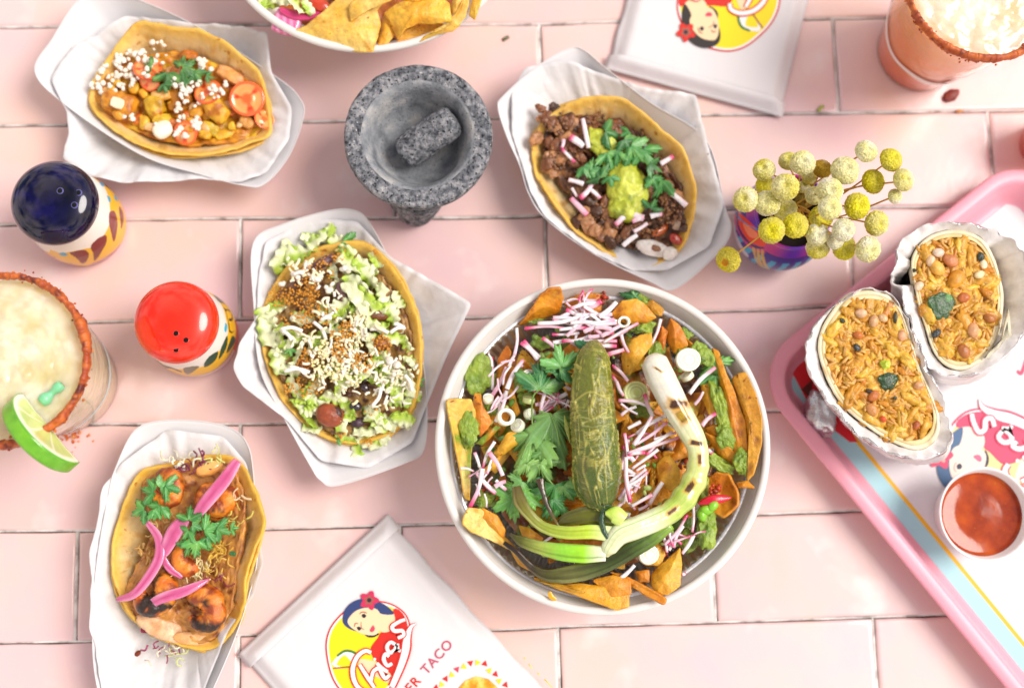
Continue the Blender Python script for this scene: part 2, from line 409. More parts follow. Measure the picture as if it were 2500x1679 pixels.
WH, YE, MA, BK = hx('#ece6df'), hx('#eeb806'), hx('#7c1a10'), hx('#2a1a14')
def pp(prof, c, Z, pts): return [on_lathe(prof, c, *Z.uv(x, y)) for x, y in pts]
def petals(th, z, C, prof, c, Z, polys):
    for col, pts in polys:
        q = np.array(pp(prof, c, Z, pts)); m0 = q[0, 0]; q[:, 0] = (q[:, 0] - m0 + math.pi) % (2*math.pi) - math.pi
        q = cspl(q, 40); tt = (th - m0 + math.pi) % (2*math.pi) - math.pi
        C[inside(tt, z, q)] = col
def paint_blue(th, z, prof, c):
    C = np.tile(WH, (len(th), 1)); C[z > 5.7] = hx('#5a3aa0')
    zb = 3.5 + .25*np.sin(th*9); C[z < zb] = YE
    k = (th / .52) % 1 - .5
    back = np.cos(th + .65) < .25
    C[(z > 2.0) & (z < 3.4) & (np.hypot(k / .33, (z - 2.7) / .6) < 1) & back] = MA
    C[(np.abs(z - 1.75 - .1*np.sin(th*6)) < .07)] = BK
    C[z < 1.7] = mixc(hx('#a8607c'), hx('#c98aa6'), .5 + .5*np.sin(th*22 + z*5))[z < 1.7]
    petals(th, z, C, prof, c, ZBS, [
        (YE, [(1280,420),(1370,480),(1500,600),(1590,820),(1540,1060),(1400,1230),(1160,1370),(1010,1400),(1110,1230),(1300,1000),(1350,900),(1350,640)]),
        (YE, [(620,1210),(740,1250),(900,1230),(1120,1190),(1180,1280),(1110,1400),(980,1410),(800,1340),(640,1270)]),
        (MA, [(1350,760),(1410,735),(1450,860),(1440,1000),(1405,1115),(1370,1000),(1345,880)]),
        (MA, [(1480,680),(1520,760),(1525,860),(1495,960),(1485,860),(1470,740)]),
        (MA, [(1120,1170),(1200,1080),(1305,1030),(1310,1130),(1250,1240),(1165,1350),(1150,1260)]),
        (MA, [(860,1250),(1000,1215),(1090,1240),(1085,1320),(1020,1385),(950,1320)]),
        (hx('#2fa3c9'), [(1320,540),(1360,570),(1365,630),(1340,610)]), (hx('#2fa3c9'), [(1405,540),(1435,560),(1450,610),(1420,590)]),
        (hx('#2fa3c9'), [(1225,370),(1280,400),(1280,430),(1250,420)]), (hx('#2fa3c9'), [(725,1265),(780,1245),(840,1275),(780,1290)]),
        (hx('#e8a09a'), [(480,1200),(640,1290),(780,1360),(700,1380),(560,1300)])])
    return C
def paint_red(th, z, prof, c):
    G, OR = hx('#1f4a33'), hx('#e2330f')
    C = np.tile(WH, (len(th), 1)); C[z < 3.9 + .15*np.sin(th*7)] = YE
    k = (th / .5) % 1 - .5; back = np.cos(th + .7) < .2
    C[(np.hypot(k / .3, (z - 3.0) / .6) < 1) & back] = G
    C[np.abs(z - 1.9) < .06] = BK; C[z < 1.85] = mixc(hx('#e6b9b6'), hx('#f0dada'), .5 + .5*np.sin(th*3))[z < 1.85]
    C[(z < 1.85) & (np.abs(th + .05) < .35)] = OR
    petals(th, z, C, prof, c, ZRS, [
        (G, [(1060,1320),(1060,1260),(1130,1170),(1240,1105),(1225,1200),(1140,1290)]),
        (G, [(1250,1215),(1280,1080),(1330,960),(1370,890),(1370,1010),(1310,1150)]),
        (G, [(1360,1130),(1390,1010),(1440,890),(1480,950),(1440,1040)]),
        (hx('#6b6a55'), [(770,1340),(880,1310),(990,1310),(920,1370),(820,1420)]),
        (hx('#5a6350'), [(1140,290),(1230,340),(1320,420),(1290,450),(1220,390)]),
        (BK, [(1310,500),(1345,560),(1390,800),(1430,862),(1470,820),(1490,760),(1460,830),(1420,830),(1400,760),(1355,560),(1400,560),(1440,620),(1440,690),(1400,690),(1400,650),(1425,660),(1430,620),(1400,540),(1350,530)]),
        (hx('#26b3dc'), [(1345,715),(1370,760),(1350,850),(1330,800)]),
        (BK, [(470,1280),(600,1320),(740,1375),(730,1390),(600,1340),(480,1300)])])
    return C
t, c, s = shaker((211, 554), m_bluecap, 'shaker with a dark cobalt blue glazed cap and maroon petals on yellow', paint_blue, 1.0)
holes(t, c, [ZBS.uv(742, 487), ZBS.uv(970, 510), ZBS.uv(918, 662)], 7.5, s, MAT('pale_chipped_glaze', base='#5a5a96', rough=.3))
t, c, s = shaker((486, 823), m_redcap, 'shaker with a bright red glazed cap and green petals on yellow', paint_red, .965)
holes(t, c, [ZRS.uv(672, 862), ZRS.uv(808, 952), ZRS.uv(674, 1084)], 7.5, s, m_redcap)

# ================================================================== stone mortar and pestle
m_stone = MAT('grey_volcanic_stone', stops=[(.30, '#3c3f46'), (.45, '#6f7278'), (.55, '#8d8e94'), (.72, '#b9b7b8')], vs=.42, det=8, rough=.95, spec=.2,
              bump=.28, bs=.22, bdet=5, spots=[(.17, .58, '#26292f', .05), (.22, .66, '#cfc8c6', .06)])
m_stonein = MAT('worn_stone', stops=[(.3, '#63686f'), (.5, '#8f9297'), (.7, '#b6b3b0')], vs=1.3, det=8, rough=.9, spec=.2, bump=.09, bs=.2,
                spots=[(.14, .63, '#4b5058', .05)])
c = P(1031, 405, 0)
t = thing('stone_mortar', 'round three-legged mortar carved from speckled grey volcanic stone', 'mortar', c)
prof = [(.001, 1.15), (1.6, 1.25), (2.7, 1.8), (3.5, 2.8), (4.1, 4.0), (4.5, 5.2), (4.74, 6.2), (4.78, 6.6), (4.68, 6.9), (4.45, 7.0), (4.1, 7.0), (3.62, 6.9)]
V, F = lathe(spl(prof, 60), c, 180); q = V - c
V = V + (q / (np.linalg.norm(q, axis=1)[:, None] + .01)) * (fbm(V, .5, 3)*.10 + fbm(V, 3.5, 4)*.035 + np.minimum(0, fbm(V, 5.0, 5) + .25)*.10)[:, None]
part('bowl', (V, F), m_stone, t)
prof = [(3.64, 6.92), (3.42, 6.80), (3.2, 6.4), (3.02, 5.8), (2.8, 5.1), (2.5, 4.35), (2.0, 3.75), (1.2, 3.35), (.5, 3.2), (.001, 3.18)]
V, F = lathe(spl(prof, 40), c, 140, capb=False); F = [f[::-1] for f in F][::-1]; F = [f[::-1] for f in F]
V = V + np.array([0, 0, 1]) * (fbm(V, 1.2, 8)*.05 + fbm(V, 5, 9)*.015)[:, None]
part('hollow', (V, F), m_stonein, t)
for k, a in enumerate((-97, 23, 143)):
    a = math.radians(a); p = [(c[0]+r*math.cos(a), c[1]+r*math.sin(a), z) for r, z in ((2.4, 3.2), (3.0, 1.9), (3.35, .9), (3.45, .0))]
    V, F = tube(spl(p, 16), np.interp(np.linspace(0, 1, 16), [0, .5, .9, 1], [2.2, 1.5, .98, .72]), 28, up=(0, 1, 0)); V = V + (fbm(V, 3, 5)*.07)[:, None]*[1, 1, .2]
    part('leg', (V, F), m_stone, t)
a, b = ZB.pt(1135, 990, 4.55), ZB.pt(1462, 760, 6.2); d = b - a
tt = np.array([-.02, 0.0, .03, .08, .3, .6, .85, .93, .98, 1.0, 1.01]); rr = np.array([.3, .75, 1.0, 1.12, 1.16, 1.15, 1.12, 1.06, .9, .6, .2])
path = a + d * tt[:, None]; n = 40; tn = np.linspace(0, 1, n); ti = np.interp(tn, np.linspace(0, 1, 11), tt)
V, F = tube(a + d * ti[:, None], np.interp(ti, tt, rr), 48); V = V + (fbm(V, 3.5, 12)*.045 + np.minimum(0, fbm(V, 5, 5)+.2)*.08)[:, None] * ((V - (a+b)/2) / 1.2)
solo('stone_pestle', (V, F), m_stone, 'short thick grey stone pestle lying in the mortar', 'pestle')

# ================================================================== paper bowls
m_white = MAT('white_paperboard', base='#e0ddd9', rough=.45, spec=.4, bump=.01, bs=2)
m_inner = MAT('bowl_inside', base='#ece2d4', rough=.5, spec=.4)
m_foil = MAT('aluminium_foil_pan', base='#efedeb', rough=.36, metal=1, bump=.02, bs=.5)
def paper_bowl(c, label, R=10.25, h=6.2):
    t = thing('paper_bowl', label, 'bowl', c, 'large white paper bowls')
    sh = [(7.2, 0), (7.5, .05), (8.6, 3.0), (R-.28, h-.35), (R-.12, h-.12), (R-.30, h-.42), (8.45, 3.0), (7.4, .35), (.001, .3)]
    part('shell', lathe(sh, c, 128), m_white, t)
    a = np.linspace(0, 2*math.pi, 18, endpoint=False)
    ring = [(R + .01 + .26*math.cos(x), h - .02 + .25*math.sin(x)) for x in a] + [(R + .27, h - .02)]
    part('rolled_rim', lathe(ring, c, 160, capb=False), m_white, t)
    return t
def at_base(uv, h): p = P(*uv, h); return np.array([p[0], p[1], 0.0])
BC = at_base((1473, 1083), 6.2)
paper_bowl(BC, 'large white paper bowl heaped with chips, radish and a charred green pepper')
TC = at_base((897, -241), 6.2)
paper_bowl(TC, 'large white paper bowl of plain yellow tortilla chips cut by the top edge')
t = thing('foil_pan', 'round crimped aluminium foil pan set inside the heaped bowl', 'foil pan', BC + [0, 0, .4])
fr = lambda a: 1 + .010*np.cos(110*a) + .003*np.cos(37*a)
prof = [(.001, .45), (7.0, .5), (7.5, .9), (8.15, 3.3), (8.45, 3.5), (8.5, 3.85), (8.8, 4.0), (8.86, 4.35), (9.15, 4.5), (9.2, 4.85), (9.42, 4.96)]
part('pan_wall', lathe(prof, BC, 880, capb=False, fr=fr), m_foil, t)
part('pan_rim', lathe([(9.38, 4.9), (9.62, 4.95), (9.70, 5.05), (9.62, 5.14), (9.40, 5.05)], BC, 200, capb=False), m_foil, t)

# ================================================================== pink tray, its printed liner and the sauce cup
m_tray = MAT('pink_plastic', base='#f0a3b4', rough=.4, spec=.5, sss=.15, sr=.3, bump=.006, bs=.15, coat=.3, cr=.3)
def line_int(a, b, c_, d):
    A = np.array([b - a, -(d - c_)]).T[:2]; s_ = np.linalg.solve(A, (c_ - a)[:2]); return a + (b - a) * s_[0]
TH = 2.3
e1a, e1b = ZF.pt(300, 712, TH), ZF.pt(1120, 52, TH); e2a, e2b = ZG.pt(575, 572, TH), ZG.pt(1350, 1545, TH)
K0 = line_int(e1a, e1b, e2a, e2b); dx = (e1b - e1a); dx /= np.linalg.norm(dx); dy = (e2b - e2a); dy /= np.linalg.norm(dy)
dy = dy - dx * dx.dot(dy); dy /= np.linalg.norm(dy); K0[2] = 0
TW, TL = 25.0, 35.0
def rrect(ins, z, r0, n=10):
    r = max(.3, r0 - ins); pts = []
    for (sx, sy, a0) in ((0, 0, 180), (1, 0, 270), (1, 1, 0), (0, 1, 90)):
        cxx = (ins + r) if not sx else TW - ins - r; cyy = (ins + r) if not sy else TL - ins - r
        for k in range(n + 1):
            a = math.radians(a0 + 90*k/n); pts.append([cxx + r*math.cos(a), cyy + r*math.sin(a)])
    q = np.array(pts); return K0 + q[:, :1]*dx + q[:, 1:]*dy + np.array([0, 0, z])
def rings(lst, r0, capend=True, n=10):
    R_ = [rrect(i, z, r0, n) for i, z in lst]; m = len(R_[0]); V = np.vstack(R_); F = gridF(len(R_), m, True)
    if capend: F.append([(len(R_)-1)*m + k for k in range(m)])
    return V, [f[::-1] for f in F]
TCn = K0 + dx*TW/2 + dy*TL/2
t = thing('serving_tray', 'pink plastic serving tray with rounded corners holding two foil burritos', 'tray', TCn)
part('tray_body', rings([(1.9, .25), (1.5, .02), (1.35, .0), (1.1, .1), (.45, 1.9), (.05, 2.05), (.0, 2.15), (.06, 2.28), (.2, 2.33), (.75, 2.34), (.95, 2.28), (1.05, 2.1),
     (1.5, .85), (1.75, .45), (2.1, .32), (2.6, .30)], 3.6), m_tray, t)
# ================================================================== printed emblem (flat print, drawn in the plane of the paper)
def inks(names): return {k: MAT('ink_' + k, base=v, rough=.5) for k, v in names.items()}
INK = inks(dict(red='#cf2417', white='#f2efee', yellow='#f2d90e', skin='#efd2a8', hair='#2f3f73', rose='#c92a56', dark='#2a2430', lips='#d0405c', green='#3d7a3a', line='#a05a4a'))
INKT = inks(dict(tray_red='#d9446a', tray_white='#f4f1f2', tray_yellow='#f2dc94', tray_skin='#eedccf', tray_hair='#45688f', tray_rose='#d9446a', tray_dark='#2b3448', tray_lips='#d9668a', tray_green='#7aa078', tray_line='#c9a9a0'))
INKT = {k[5:]: v for k, v in INKT.items()}
INKP = dict(INK); INKP['hair'] = MAT('ink_black_hair', base='#2b2523', rough=.5); INKP['rose'] = INK['red']
def ribbon(pts, w, n=24):
    p = spl(np.array(pts, float), n); T = np.gradient(p, axis=0); T /= np.linalg.norm(T, axis=1)[:, None]; N = np.c_[-T[:, 1], T[:, 0]]
    W = np.interp(np.linspace(0, 1, n), [0, .5, 1], w if hasattr(w, '__len__') else [w*.8, w, w*.8])[:, None]
    cap = lambda c, a0: [c + W[0 if a0 else -1]*np.array([math.cos(x), math.sin(x)]) for x in a0]
    return np.vstack([p + N*W, (p - N*W)[::-1]])
OVAL = cspl([(668,980),(685,860),(740,770),(830,690),(930,652),(1040,642),(1150,672),(1235,745),(1262,860),(1232,1010),(1185,1140),(1110,1260),(1000,1340),(880,1345),(780,1280),(705,1160)], 72)
def shrink(poly, d):
    T = np.roll(poly, -1, 0) - np.roll(poly, 1, 0); T /= np.linalg.norm(T, axis=1)[:, None]; N = np.c_[-T[:, 1], T[:, 0]]
    c = poly.mean(0); sgn = np.sign(((c - poly) * N).sum(1))[:, None]; return poly + N * sgn * d
LETTERS = [[(985,1003),(945,990),(890,1030),(858,1110),(866,1190),(900,1248),(960,1280),(1030,1290)], [(905,1085),(955,1165),(1008,1245)], [(985,1200),(1000,1135),(1040,1112),(1062,1150),(1085,1182),(1112,1160)],
 [(1025,1075),(1062,1112),(1100,1135)], [(1110,1030),(1085,1012),(1074,1050),(1098,1092),(1132,1078)], [(1160,950),(1122,930),(1096,962),(1114,1002),(1150,985),(1166,942),(1172,980),(1192,990)],
 [(1222,772),(1180,788),(1132,822),(1150,852),(1200,850),(1212,880),(1172,902)]]
TAIL = [(1304,798),(1262,826),(1236,900),(1222,1000),(1188,1105),(1130,1240)]
def emblem(mapf, ink, t, name='emblem', label=None):
    """mapf(x, y, layer) -> world point; every shape is its own flat layer of ink in one printed part"""
    keys = ['red', 'white', 'yellow', 'skin', 'hair', 'rose', 'dark', 'lips', 'green', 'line']; mb = MB(); L_ = [0]
    def put(key, poly, lay):
        q = np.array([mapf(x, y, lay) for x, y in poly]); n = len(q); q0 = q - [0, 0, .004]
        mb.add((np.vstack([q, q0]), [list(range(n)), [n+k for k in range(n)][::-1]] + [[(k+1) % n, k, n+k, n+(k+1) % n] for k in range(n)]), None, keys.index(key))
    put('red', OVAL, 1); put('white', shrink(OVAL, 11), 2); put('yellow', shrink(OVAL, 24), 3)
    put('red', cspl([(1140,700),(1205,730),(1240,830),(1200,980),(1160,1150),(1110,1180),(1050,1090),(1000,1040),(982,970),(1030,900),(1060,855),(1130,840)], 40), 4)
    put('skin', cspl([(1030,700),(1135,722),(1150,800),(1120,850),(1060,860),(1030,820)], 24), 5)
    put('skin', cspl([(1000,1060),(1060,1090),(1130,1170),(1100,1210),(1040,1180),(930,1120),(900,1050)], 24), 5)
    put('hair', cspl([(788,790),(798,715),(850,655),(930,628),(1040,650),(1110,690),(1142,735),(1060,735),(1010,700),(930,700),(860,745),(830,790),(850,830),(890,856),(830,835)], 50), 6)
    put('dark', cspl([(940,868),(1040,868),(1010,894),(965,896)], 16), 6)
    put('skin', cspl([(826,770),(880,712),(960,690),(1030,705),(1056,770),(1050,840),(1010,880),(930,874),(870,845),(830,808)], 40), 7)
    put('rose', [(972 + r*math.cos(a), 640 + r*math.sin(a)) for a in np.linspace(0, 2*math.pi, 60, endpoint=False) for r in [58 + 12*math.cos(5*a)]], 8)
    put('line', [(972 + r*math.cos(a), 640 + r*math.sin(a)) for a in np.linspace(0, 2*math.pi, 40, endpoint=False) for r in [30 + 8*math.cos(5*a+1)]], 9)
    put('dark', [(972 + 15*math.cos(a), 638 + 15*math.sin(a)) for a in np.linspace(0, 2*math.pi, 20, endpoint=False)], 10)
    put('dark', cspl([(920,740),(938,732),(952,748),(938,762),(924,756)], 16), 8); put('dark', cspl([(885,828),(905,822),(916,838),(900,850)], 16), 8)
    put('line', ribbon([(905,735),(918,722),(942,722),(955,730)], 4), 8); put('line', ribbon([(868,822),(876,800),(895,800)], 4), 8)
    put('line', ribbon([(915,790),(918,830),(935,842)], 3), 8); put('lips', cspl([(975,850),(985,828),(1000,812),(1012,835),(1005,852),(988,860)], 20), 8)
    put('white', cspl([(715,1085),(750,1030),(810,995),(880,1020),(900,1060),(850,1095),(780,1110)], 30), 5); put('yellow', cspl([(745,1085),(800,1020),(855,1090),(800,1100)], 20), 6)
    put('green', ribbon([(750,1025),(800,992),(850,995),(900,1020)], 9), 6); put('line', ribbon([(720,1112),(790,1105),(860,1100)], 6), 6)
    put('red', ribbon(TAIL, [4, 40, 30], 30), 9); put('white', ribbon(TAIL, [2, 26, 18], 30), 10.5)
    for k, s_ in enumerate(LETTERS):
        put('red', ribbon(s_, 23 if k else 25), 11 + k*.12); put('white', ribbon(s_, 13 if k else 15), 12.4 + k*.12)
    put('white', [(1010 + 10*math.cos(a), 1048 + 10*math.sin(a)) for a in np.linspace(0, 6.28, 12, endpoint=False)], 12.4)
    part(name, mb, [ink[k] for k in keys], t, label, smooth=False)
def simil(Zs, cen_s, ang, k, pk=(972, 640)):
    ca, sa = math.cos(math.radians(ang)), math.sin(math.radians(ang))
    def f(x, y): dx_, dy_ = (x - pk[0])*k, (y - pk[1])*k; return Zs.uv(cen_s[0] + ca*dx_ - sa*dy_, cen_s[1] + sa*dx_ + ca*dy_)
    return f
LAY = .010
def text_mesh(s, org, ang, cap):
    cu = bpy.data.curves.new('t', 'FONT'); cu.body = s; cu.extrude = 0; cu.offset = .012; cu.space_character = 1.12
    o = bpy.data.objects.new('t', cu); S.collection.objects.link(o); dg = bpy.context.evaluated_depsgraph_get(); dg.update()
    me = bpy.data.meshes.new_from_object(o.evaluated_get(dg)); V = np.array([v.co[:] for v in me.vertices]); F = [list(p.vertices) for p in me.polygons]
    bpy.data.objects.remove(o); bpy.data.curves.remove(cu); bpy.data.meshes.remove(me)
    k = cap / .69; c_, s_ = math.cos(ang), math.sin(ang); W = np.c_[(V[:, 0]*c_ - V[:, 1]*s_)*k + org[0], (V[:, 0]*s_ + V[:, 1]*c_)*k + org[1], np.full(len(V), org[2])]
    return W, F

# ================================================================== paper bags
m_bag = MAT('white_bag_paper', base='#dddadc', rough=.5, spec=.35, bump=.05, bs=1.6, bdet=2, bump2=(.10, 5.0))
def bag(c0, ex, ey, W, L, label, hem, hz=.9):
    """c0: corner; ex along the width, ey along the length"""
    c0 = np.array([c0[0], c0[1], 0]); t = thing('paper_bag', label, 'paper bag', c0 + ex*W/2 + ey*L/2, 'flat white printed paper bags')
    nx, ny = 60, 90; X, Y = np.meshgrid(np.linspace(0, 1, nx), np.linspace(0, 1, ny)); d = np.minimum(np.minimum(X, 1-X)*W, np.minimum(Y, 1-Y)*L)
    jag = .05*np.sin(Y*40) * (X < .02)
    Pt = c0 + (X[..., None]*W + jag[..., None])*ex + Y[..., None]*L*ey; z = hz*(.30 + .70*sm(0, 1.1, d)); Pt[..., 2] = z
    part('bag_body', sheet(Pt, hz*.28), m_bag, t)
    y = np.linspace(-.06, hem, 8); X, Y = np.meshgrid(np.linspace(-.02, 1.015, 40), y); Pt = c0 + X[..., None]*W*ex + Y[..., None]*ey
    d = np.minimum(np.minimum(X+.02, 1.015-X)*W, (Y + .06)); Pt[..., 2] = hz*(.40 + .72*sm(0, .9, d)) + .05 + .02*np.sin(X*9)
    part('folded_hem', sheet(Pt, .10), m_bag, t); return t
a = ZK.pt(1088, 62, .5); b = ZK.pt(72, 1008, .5); ex = b - a; W1 = np.linalg.norm(ex); ex /= W1; r_ = ZK.pt(2290, 1240, .5) - ZK.pt(1130, 85, .5); ey = r_ - ex*ex.dot(r_); ey /= np.linalg.norm(ey)
bagA = bag(a, ex, ey, W1, 24, 'white paper bag with a lady emblem and TACO lettering, lying at the bottom edge', 1.15)
HB = .93
emblem(lambda x, y, l: P(*ZK.uv(x, y), HB + l*LAY), INK, bagA)
def dirang(Z, p, q, h): a, b = Z.pt(*p, h), Z.pt(*q, h); return math.atan2(b[1]-a[1], b[0]-a[0])
ang = dirang(ZK, (1330, 1175), (1545, 930), HB)
m_txt = MAT('ink_text_rose', base='#c0506c', rough=.5)
part('lettering', MB().add(text_mesh('TACO', ZK.pt(1372, 1160, HB + .02), ang, .60)), m_txt, bagA, smooth=False)
part('lettering', MB().add(text_mesh('ER', ZK.pt(1262, 1287, HB + .02), ang, .60)), INK['red'], bagA, smooth=False)
tri = [(1437,1246,'red',40),(1475,1224,'yellow',10),(1504,1184,'red',60),(1546,1158,'yellow',20),(1582,1118,'lips',70),(1630,1100,'yellow',30),(1676,1074,'red',80),(1724,1072,'yellow',0),(1776,1080,'red',45),(1806,1128,'yellow',70),(1850,1152,'red',45),(1874,1200,'yellow',80),(1920,1226,'red',50),(1940,1270,'yellow',85)]
for x, y, k, r0 in tri:
    q = [ZK.pt(x + 25*math.cos(math.radians(r0 + 120*j)), y + 25*math.sin(math.radians(r0 + 120*j)), HB) for j in range(3)]; part('triangle_mark', surf(q, lambda x, y: HB + .012), INK[k], bagA, smooth=False)
q = ZK([(1540,1330),(1590,1252),(1640,1196),(1715,1166),(1800,1186),(1860,1240),(1900,1330)], HB); part('printed_picture', surf(q, lambda x, y: HB + .010), MAT('ink_chips_photo', stops=[(.35, '#b86a0e'), (.5, '#e8a21c'), (.62, '#f6cf6a')], vs=.8, det=3, rough=.5), bagA, smooth=False)
for p, q in (((2045,1035),(2060,1050)), ((2080,1080),(2105,1110)), ((2140,1140),(2160,1160)), ((2190,1185),(2245,1245))):
    a2, b2 = ZK.pt(*p, HB-.2), ZK.pt(*q, HB-.2); part('edge_dash', tube([a2 + [0, 0, .16], b2 + [0, 0, .16]], (.04, .02), 6), INK['yellow'], bagA)
a = ZD.pt(75, 372, .5); b = ZD.pt(1012, 628, .5); ex = b - a; W2 = np.linalg.norm(ex); ex /= W2; r_ = ZD.pt(190, 0, .5) - a; ey = r_ - ex*ex.dot(r_); ey /= np.linalg.norm(ey)
bagB = bag(a, ex, ey, W2, 24, 'white paper bag with an upside-down lady emblem, cut off by the top edge', 1.0)
f = simil(ZD, (500, 175), -121, .781); emblem(lambda x, y, l: P(*f(x, y), HB + l*LAY), INKP, bagB)

# ================================================================== tray liner with its print
m_liner = MAT('liner_paper', base='#e0dde0', rough=.45, spec=.4, bump=.01, bs=1.5)
liner = thing('tray_liner', 'printed white paper liner with pale blue and yellow border on the pink tray', 'paper liner', TCn + [0, 0, .34])
def rr(i0, i1, z): return flat(np.array([K0 + x*dx + y*dy for x, y in ((i0, i1), (TW-i0, i1), (TW-i0, TL-i1), (i0, TL-i1))]), z - .02, z)
part('sheet', rr(2.05, 2.3, .36), m_liner, liner, smooth=False)
def strip(i0, i1, z, m, nm):
    q = np.array([K0 + x*dx + y*dy for x, y in ((i0, 2.4), (i1, 2.4), (i1, TL-2.4), (i0, TL-2.4))]); part(nm, flat(q, z-.006, z), m, liner, smooth=False)
strip(2.08, 3.15, .372, MAT('ink_pale_blue', base='#a9dbe3', rough=.5), 'blue_border'); strip(3.15, 3.42, .374, MAT('ink_amber', base='#f2b91e', rough=.5), 'yellow_border')
HT = .378
fs = simil(ZS, (430, 960), -81.6, 2.06); emblem(lambda x, y, l: P(*fs(x, y), HT + l*.008), INKT, liner)
q = ZF([(158,985),(215,885),(300,800),(600,560),(680,560),(700,660),(560,760),(400,900),(330,1100),(480,1330),(440,1330),(270,1200)], HT); part('red_corner_print', surf(q, lambda x, y: HT), MAT('ink_corner_red', base='#e3202c', rough=.4), liner, smooth=False)
q = ZF([(208,1078),(262,1030),(258,1130)], HT); part('triangle_mark', surf(q, lambda x, y: HT + .01), MAT('ink_brown', base='#6a2a20', rough=.5), liner, smooth=False)
part('lettering', surf(np.array([P(*ZF.uv(x, y), HT) for x, y in ribbon([(1240,990),(1262,1000),(1285,930)], 9)]), lambda x, y: HT), INKT['rose'], liner, smooth=False)

# ================================================================== sauce cup
m_cup = MAT('white_cup', base='#f1eeee', rough=.35, spec=.5)
m_sauce = MAT('red_salsa', stops=[(.35, '#842604'), (.5, '#a43a05'), (.65, '#b84c08')], vs=1.6, det=6, rough=.04, spec=.5, bump=.004, bs=1.8, spots=[(.12, .71, '#d08a1c', .04), (.2, .76, '#2f4a14', .04)])
c = at_base(ZG.uv(1285, 588), 3.7) + [0, 0, .37]
cup = thing('sauce_cup', 'small white paper cup of glossy red salsa on the printed tray liner', 'sauce cup', c)
part('cup', lathe([(2.1, 0), (2.15, .03), (2.9, 3.05), (2.98, 3.2), (3.06, 3.3), (3.02, 3.38), (2.92, 3.34), (2.84, 3.15), (2.05, .12), (.001, .1)], c, 96), m_cup, cup)
sz = 2.55
part('salsa', lathe([(2.70, sz+.10), (2.62, sz+.02), (2.4, sz), (1.4, sz-.01), (.001, sz)], c, 64, capb=False), m_sauce, cup)

# ================================================================== paper food trays with deli-paper liners
m_boat = MAT('paper_boat_board', base='#dcdadc', rough=.5, spec=.35, bump=.01, bs=1.2)
m_deli = MAT('deli_paper', stops=[(.3, '#d8d6d8'), (.6, '#e0dee0')], vs=2, rough=.45, spec=.4, bump=.09, bs=1.1, bdet=3, bump2=(.10, 3.5))
def closed(pts, n=120): return cspl(np.asarray(pts), n)
def boat(Z, pts, h, cen, label):
    o = closed(Z(pts, h)); c = Z.pt(*cen, .35); cc = np.array([c[0], c[1], .03])
    t = thing('paper_food_tray', label, 'food tray', [c[0], c[1], 0], 'white paper food trays')
    zf = lambda s: sm(.55, 1.0, s)**.9
    V, F = dish(o, cc + [0, 0, .12], [.3, .5, .6, .68, .76, .84, .92, .98, 1.0], lambda s: 0 if s < .56 else ((s-.56)/.44)**.85)
    part('board', thicken(V, F, .045), m_boat, t)
    part('rim_edge', tube(np.vstack([o]) + [0, 0, .02], .035, 8, closed=True), m_boat, t); return t
def deli(Z, pts, cen, label, h0=.45, amp=.30, seed=0):
    """pts: (x, y, height)"""
    o = corners(Z(pts), 260); c = Z.pt(*cen, h0); n = len(o); th = np.linspace(0, 2*math.pi, n, endpoint=False); Sx = [.25, .45, .55, .62, .68, .74, .8, .86, .92, .96, 1.0]; V = [c[None]]
    for s in Sx:
        q = c + (o - c)*s; prof = 0 if s < .5 else ((s-.5)/.5)**.9; q[:, 2] = c[2] + (o[:, 2] - c[2])*prof
        ang = np.c_[np.cos(th)*3, np.sin(th)*3, np.full(n, s*1.2)]
        q[:, 2] += amp * sm(.35, .9, s) * (np.abs(fbm(ang, 1.3, seed))*2.2 - .45 + .5*np.abs(vn(ang, 3.1, seed+2))) + .06*fbm(q, .8, seed); V.append(q)
    V = np.vstack(V); F = [[0, 1+k, 1+(k+1) % n] for k in range(n)]
    for i in range(len(Sx)-1):
        for k in range(n): F.append([1+i*n+k, 1+(i+1)*n+k, 1+(i+1)*n+(k+1) % n, 1+i*n+(k+1) % n])
    return solo('deli_paper_sheet', thicken(V, F, .015), m_deli, label, 'paper liner', 'white deli paper sheets lining the food trays')
boat(ZA, [(250,510),(380,270),(530,35),(660,-50),(900,-30),(1400,190),(1960,545),(2130,695),(2163,830),(2060,1110),(1885,1312),(1740,1322),(1420,1240),(1000,1100),(470,750)], 3.1, (1250,680), 'white paper tray of the cherry tomato taco, at the upper left')
deli(ZA, [(700,240,2.6),(900,110,2.9),(1380,172,3.2),(1700,190,3.4),(1905,232,3.5),(1935,520,3.3),(2080,770,3.1),(2060,1000,3.0),(1900,1230,3.1),(1720,1300,3.2),(1420,1275,3.1),(1120,1300,3.0),(900,1306,3.0),(640,1255,2.8),(440,1125,2.6),(490,960,2.8),(478,800,3.0),(360,560,3.0),(520,330,2.8)], (1250,680), 'crumpled white paper sheet under the cherry tomato taco', seed=1)
boat(ZC, [(88,450),(120,380),(300,220),(500,100),(600,105),(740,220),(1000,420),(1330,640),(1440,1030),(1482,1180),(1400,1320),(1150,1530),(1000,1490),(640,1310),(370,1110),(270,960),(220,800),(140,620)], 3.1, (780,850), 'white paper tray of the guacamole and radish taco')
deli(ZC, [(252,205,3.2),(480,160,3.1),(700,240,3.0),(940,325,3.3),(1268,368,3.5),(1330,620,3.3),(1440,1035,3.2),(1350,1280,3.0),(1100,1420,2.9),(880,1420,3.0),(640,1308,3.2),(370,1105,3.2),(280,950,3.2),(235,800,3.1),(170,600,2.9),(170,350,2.9)], (780,850), 'white paper sheet under the guacamole and radish taco', seed=2)
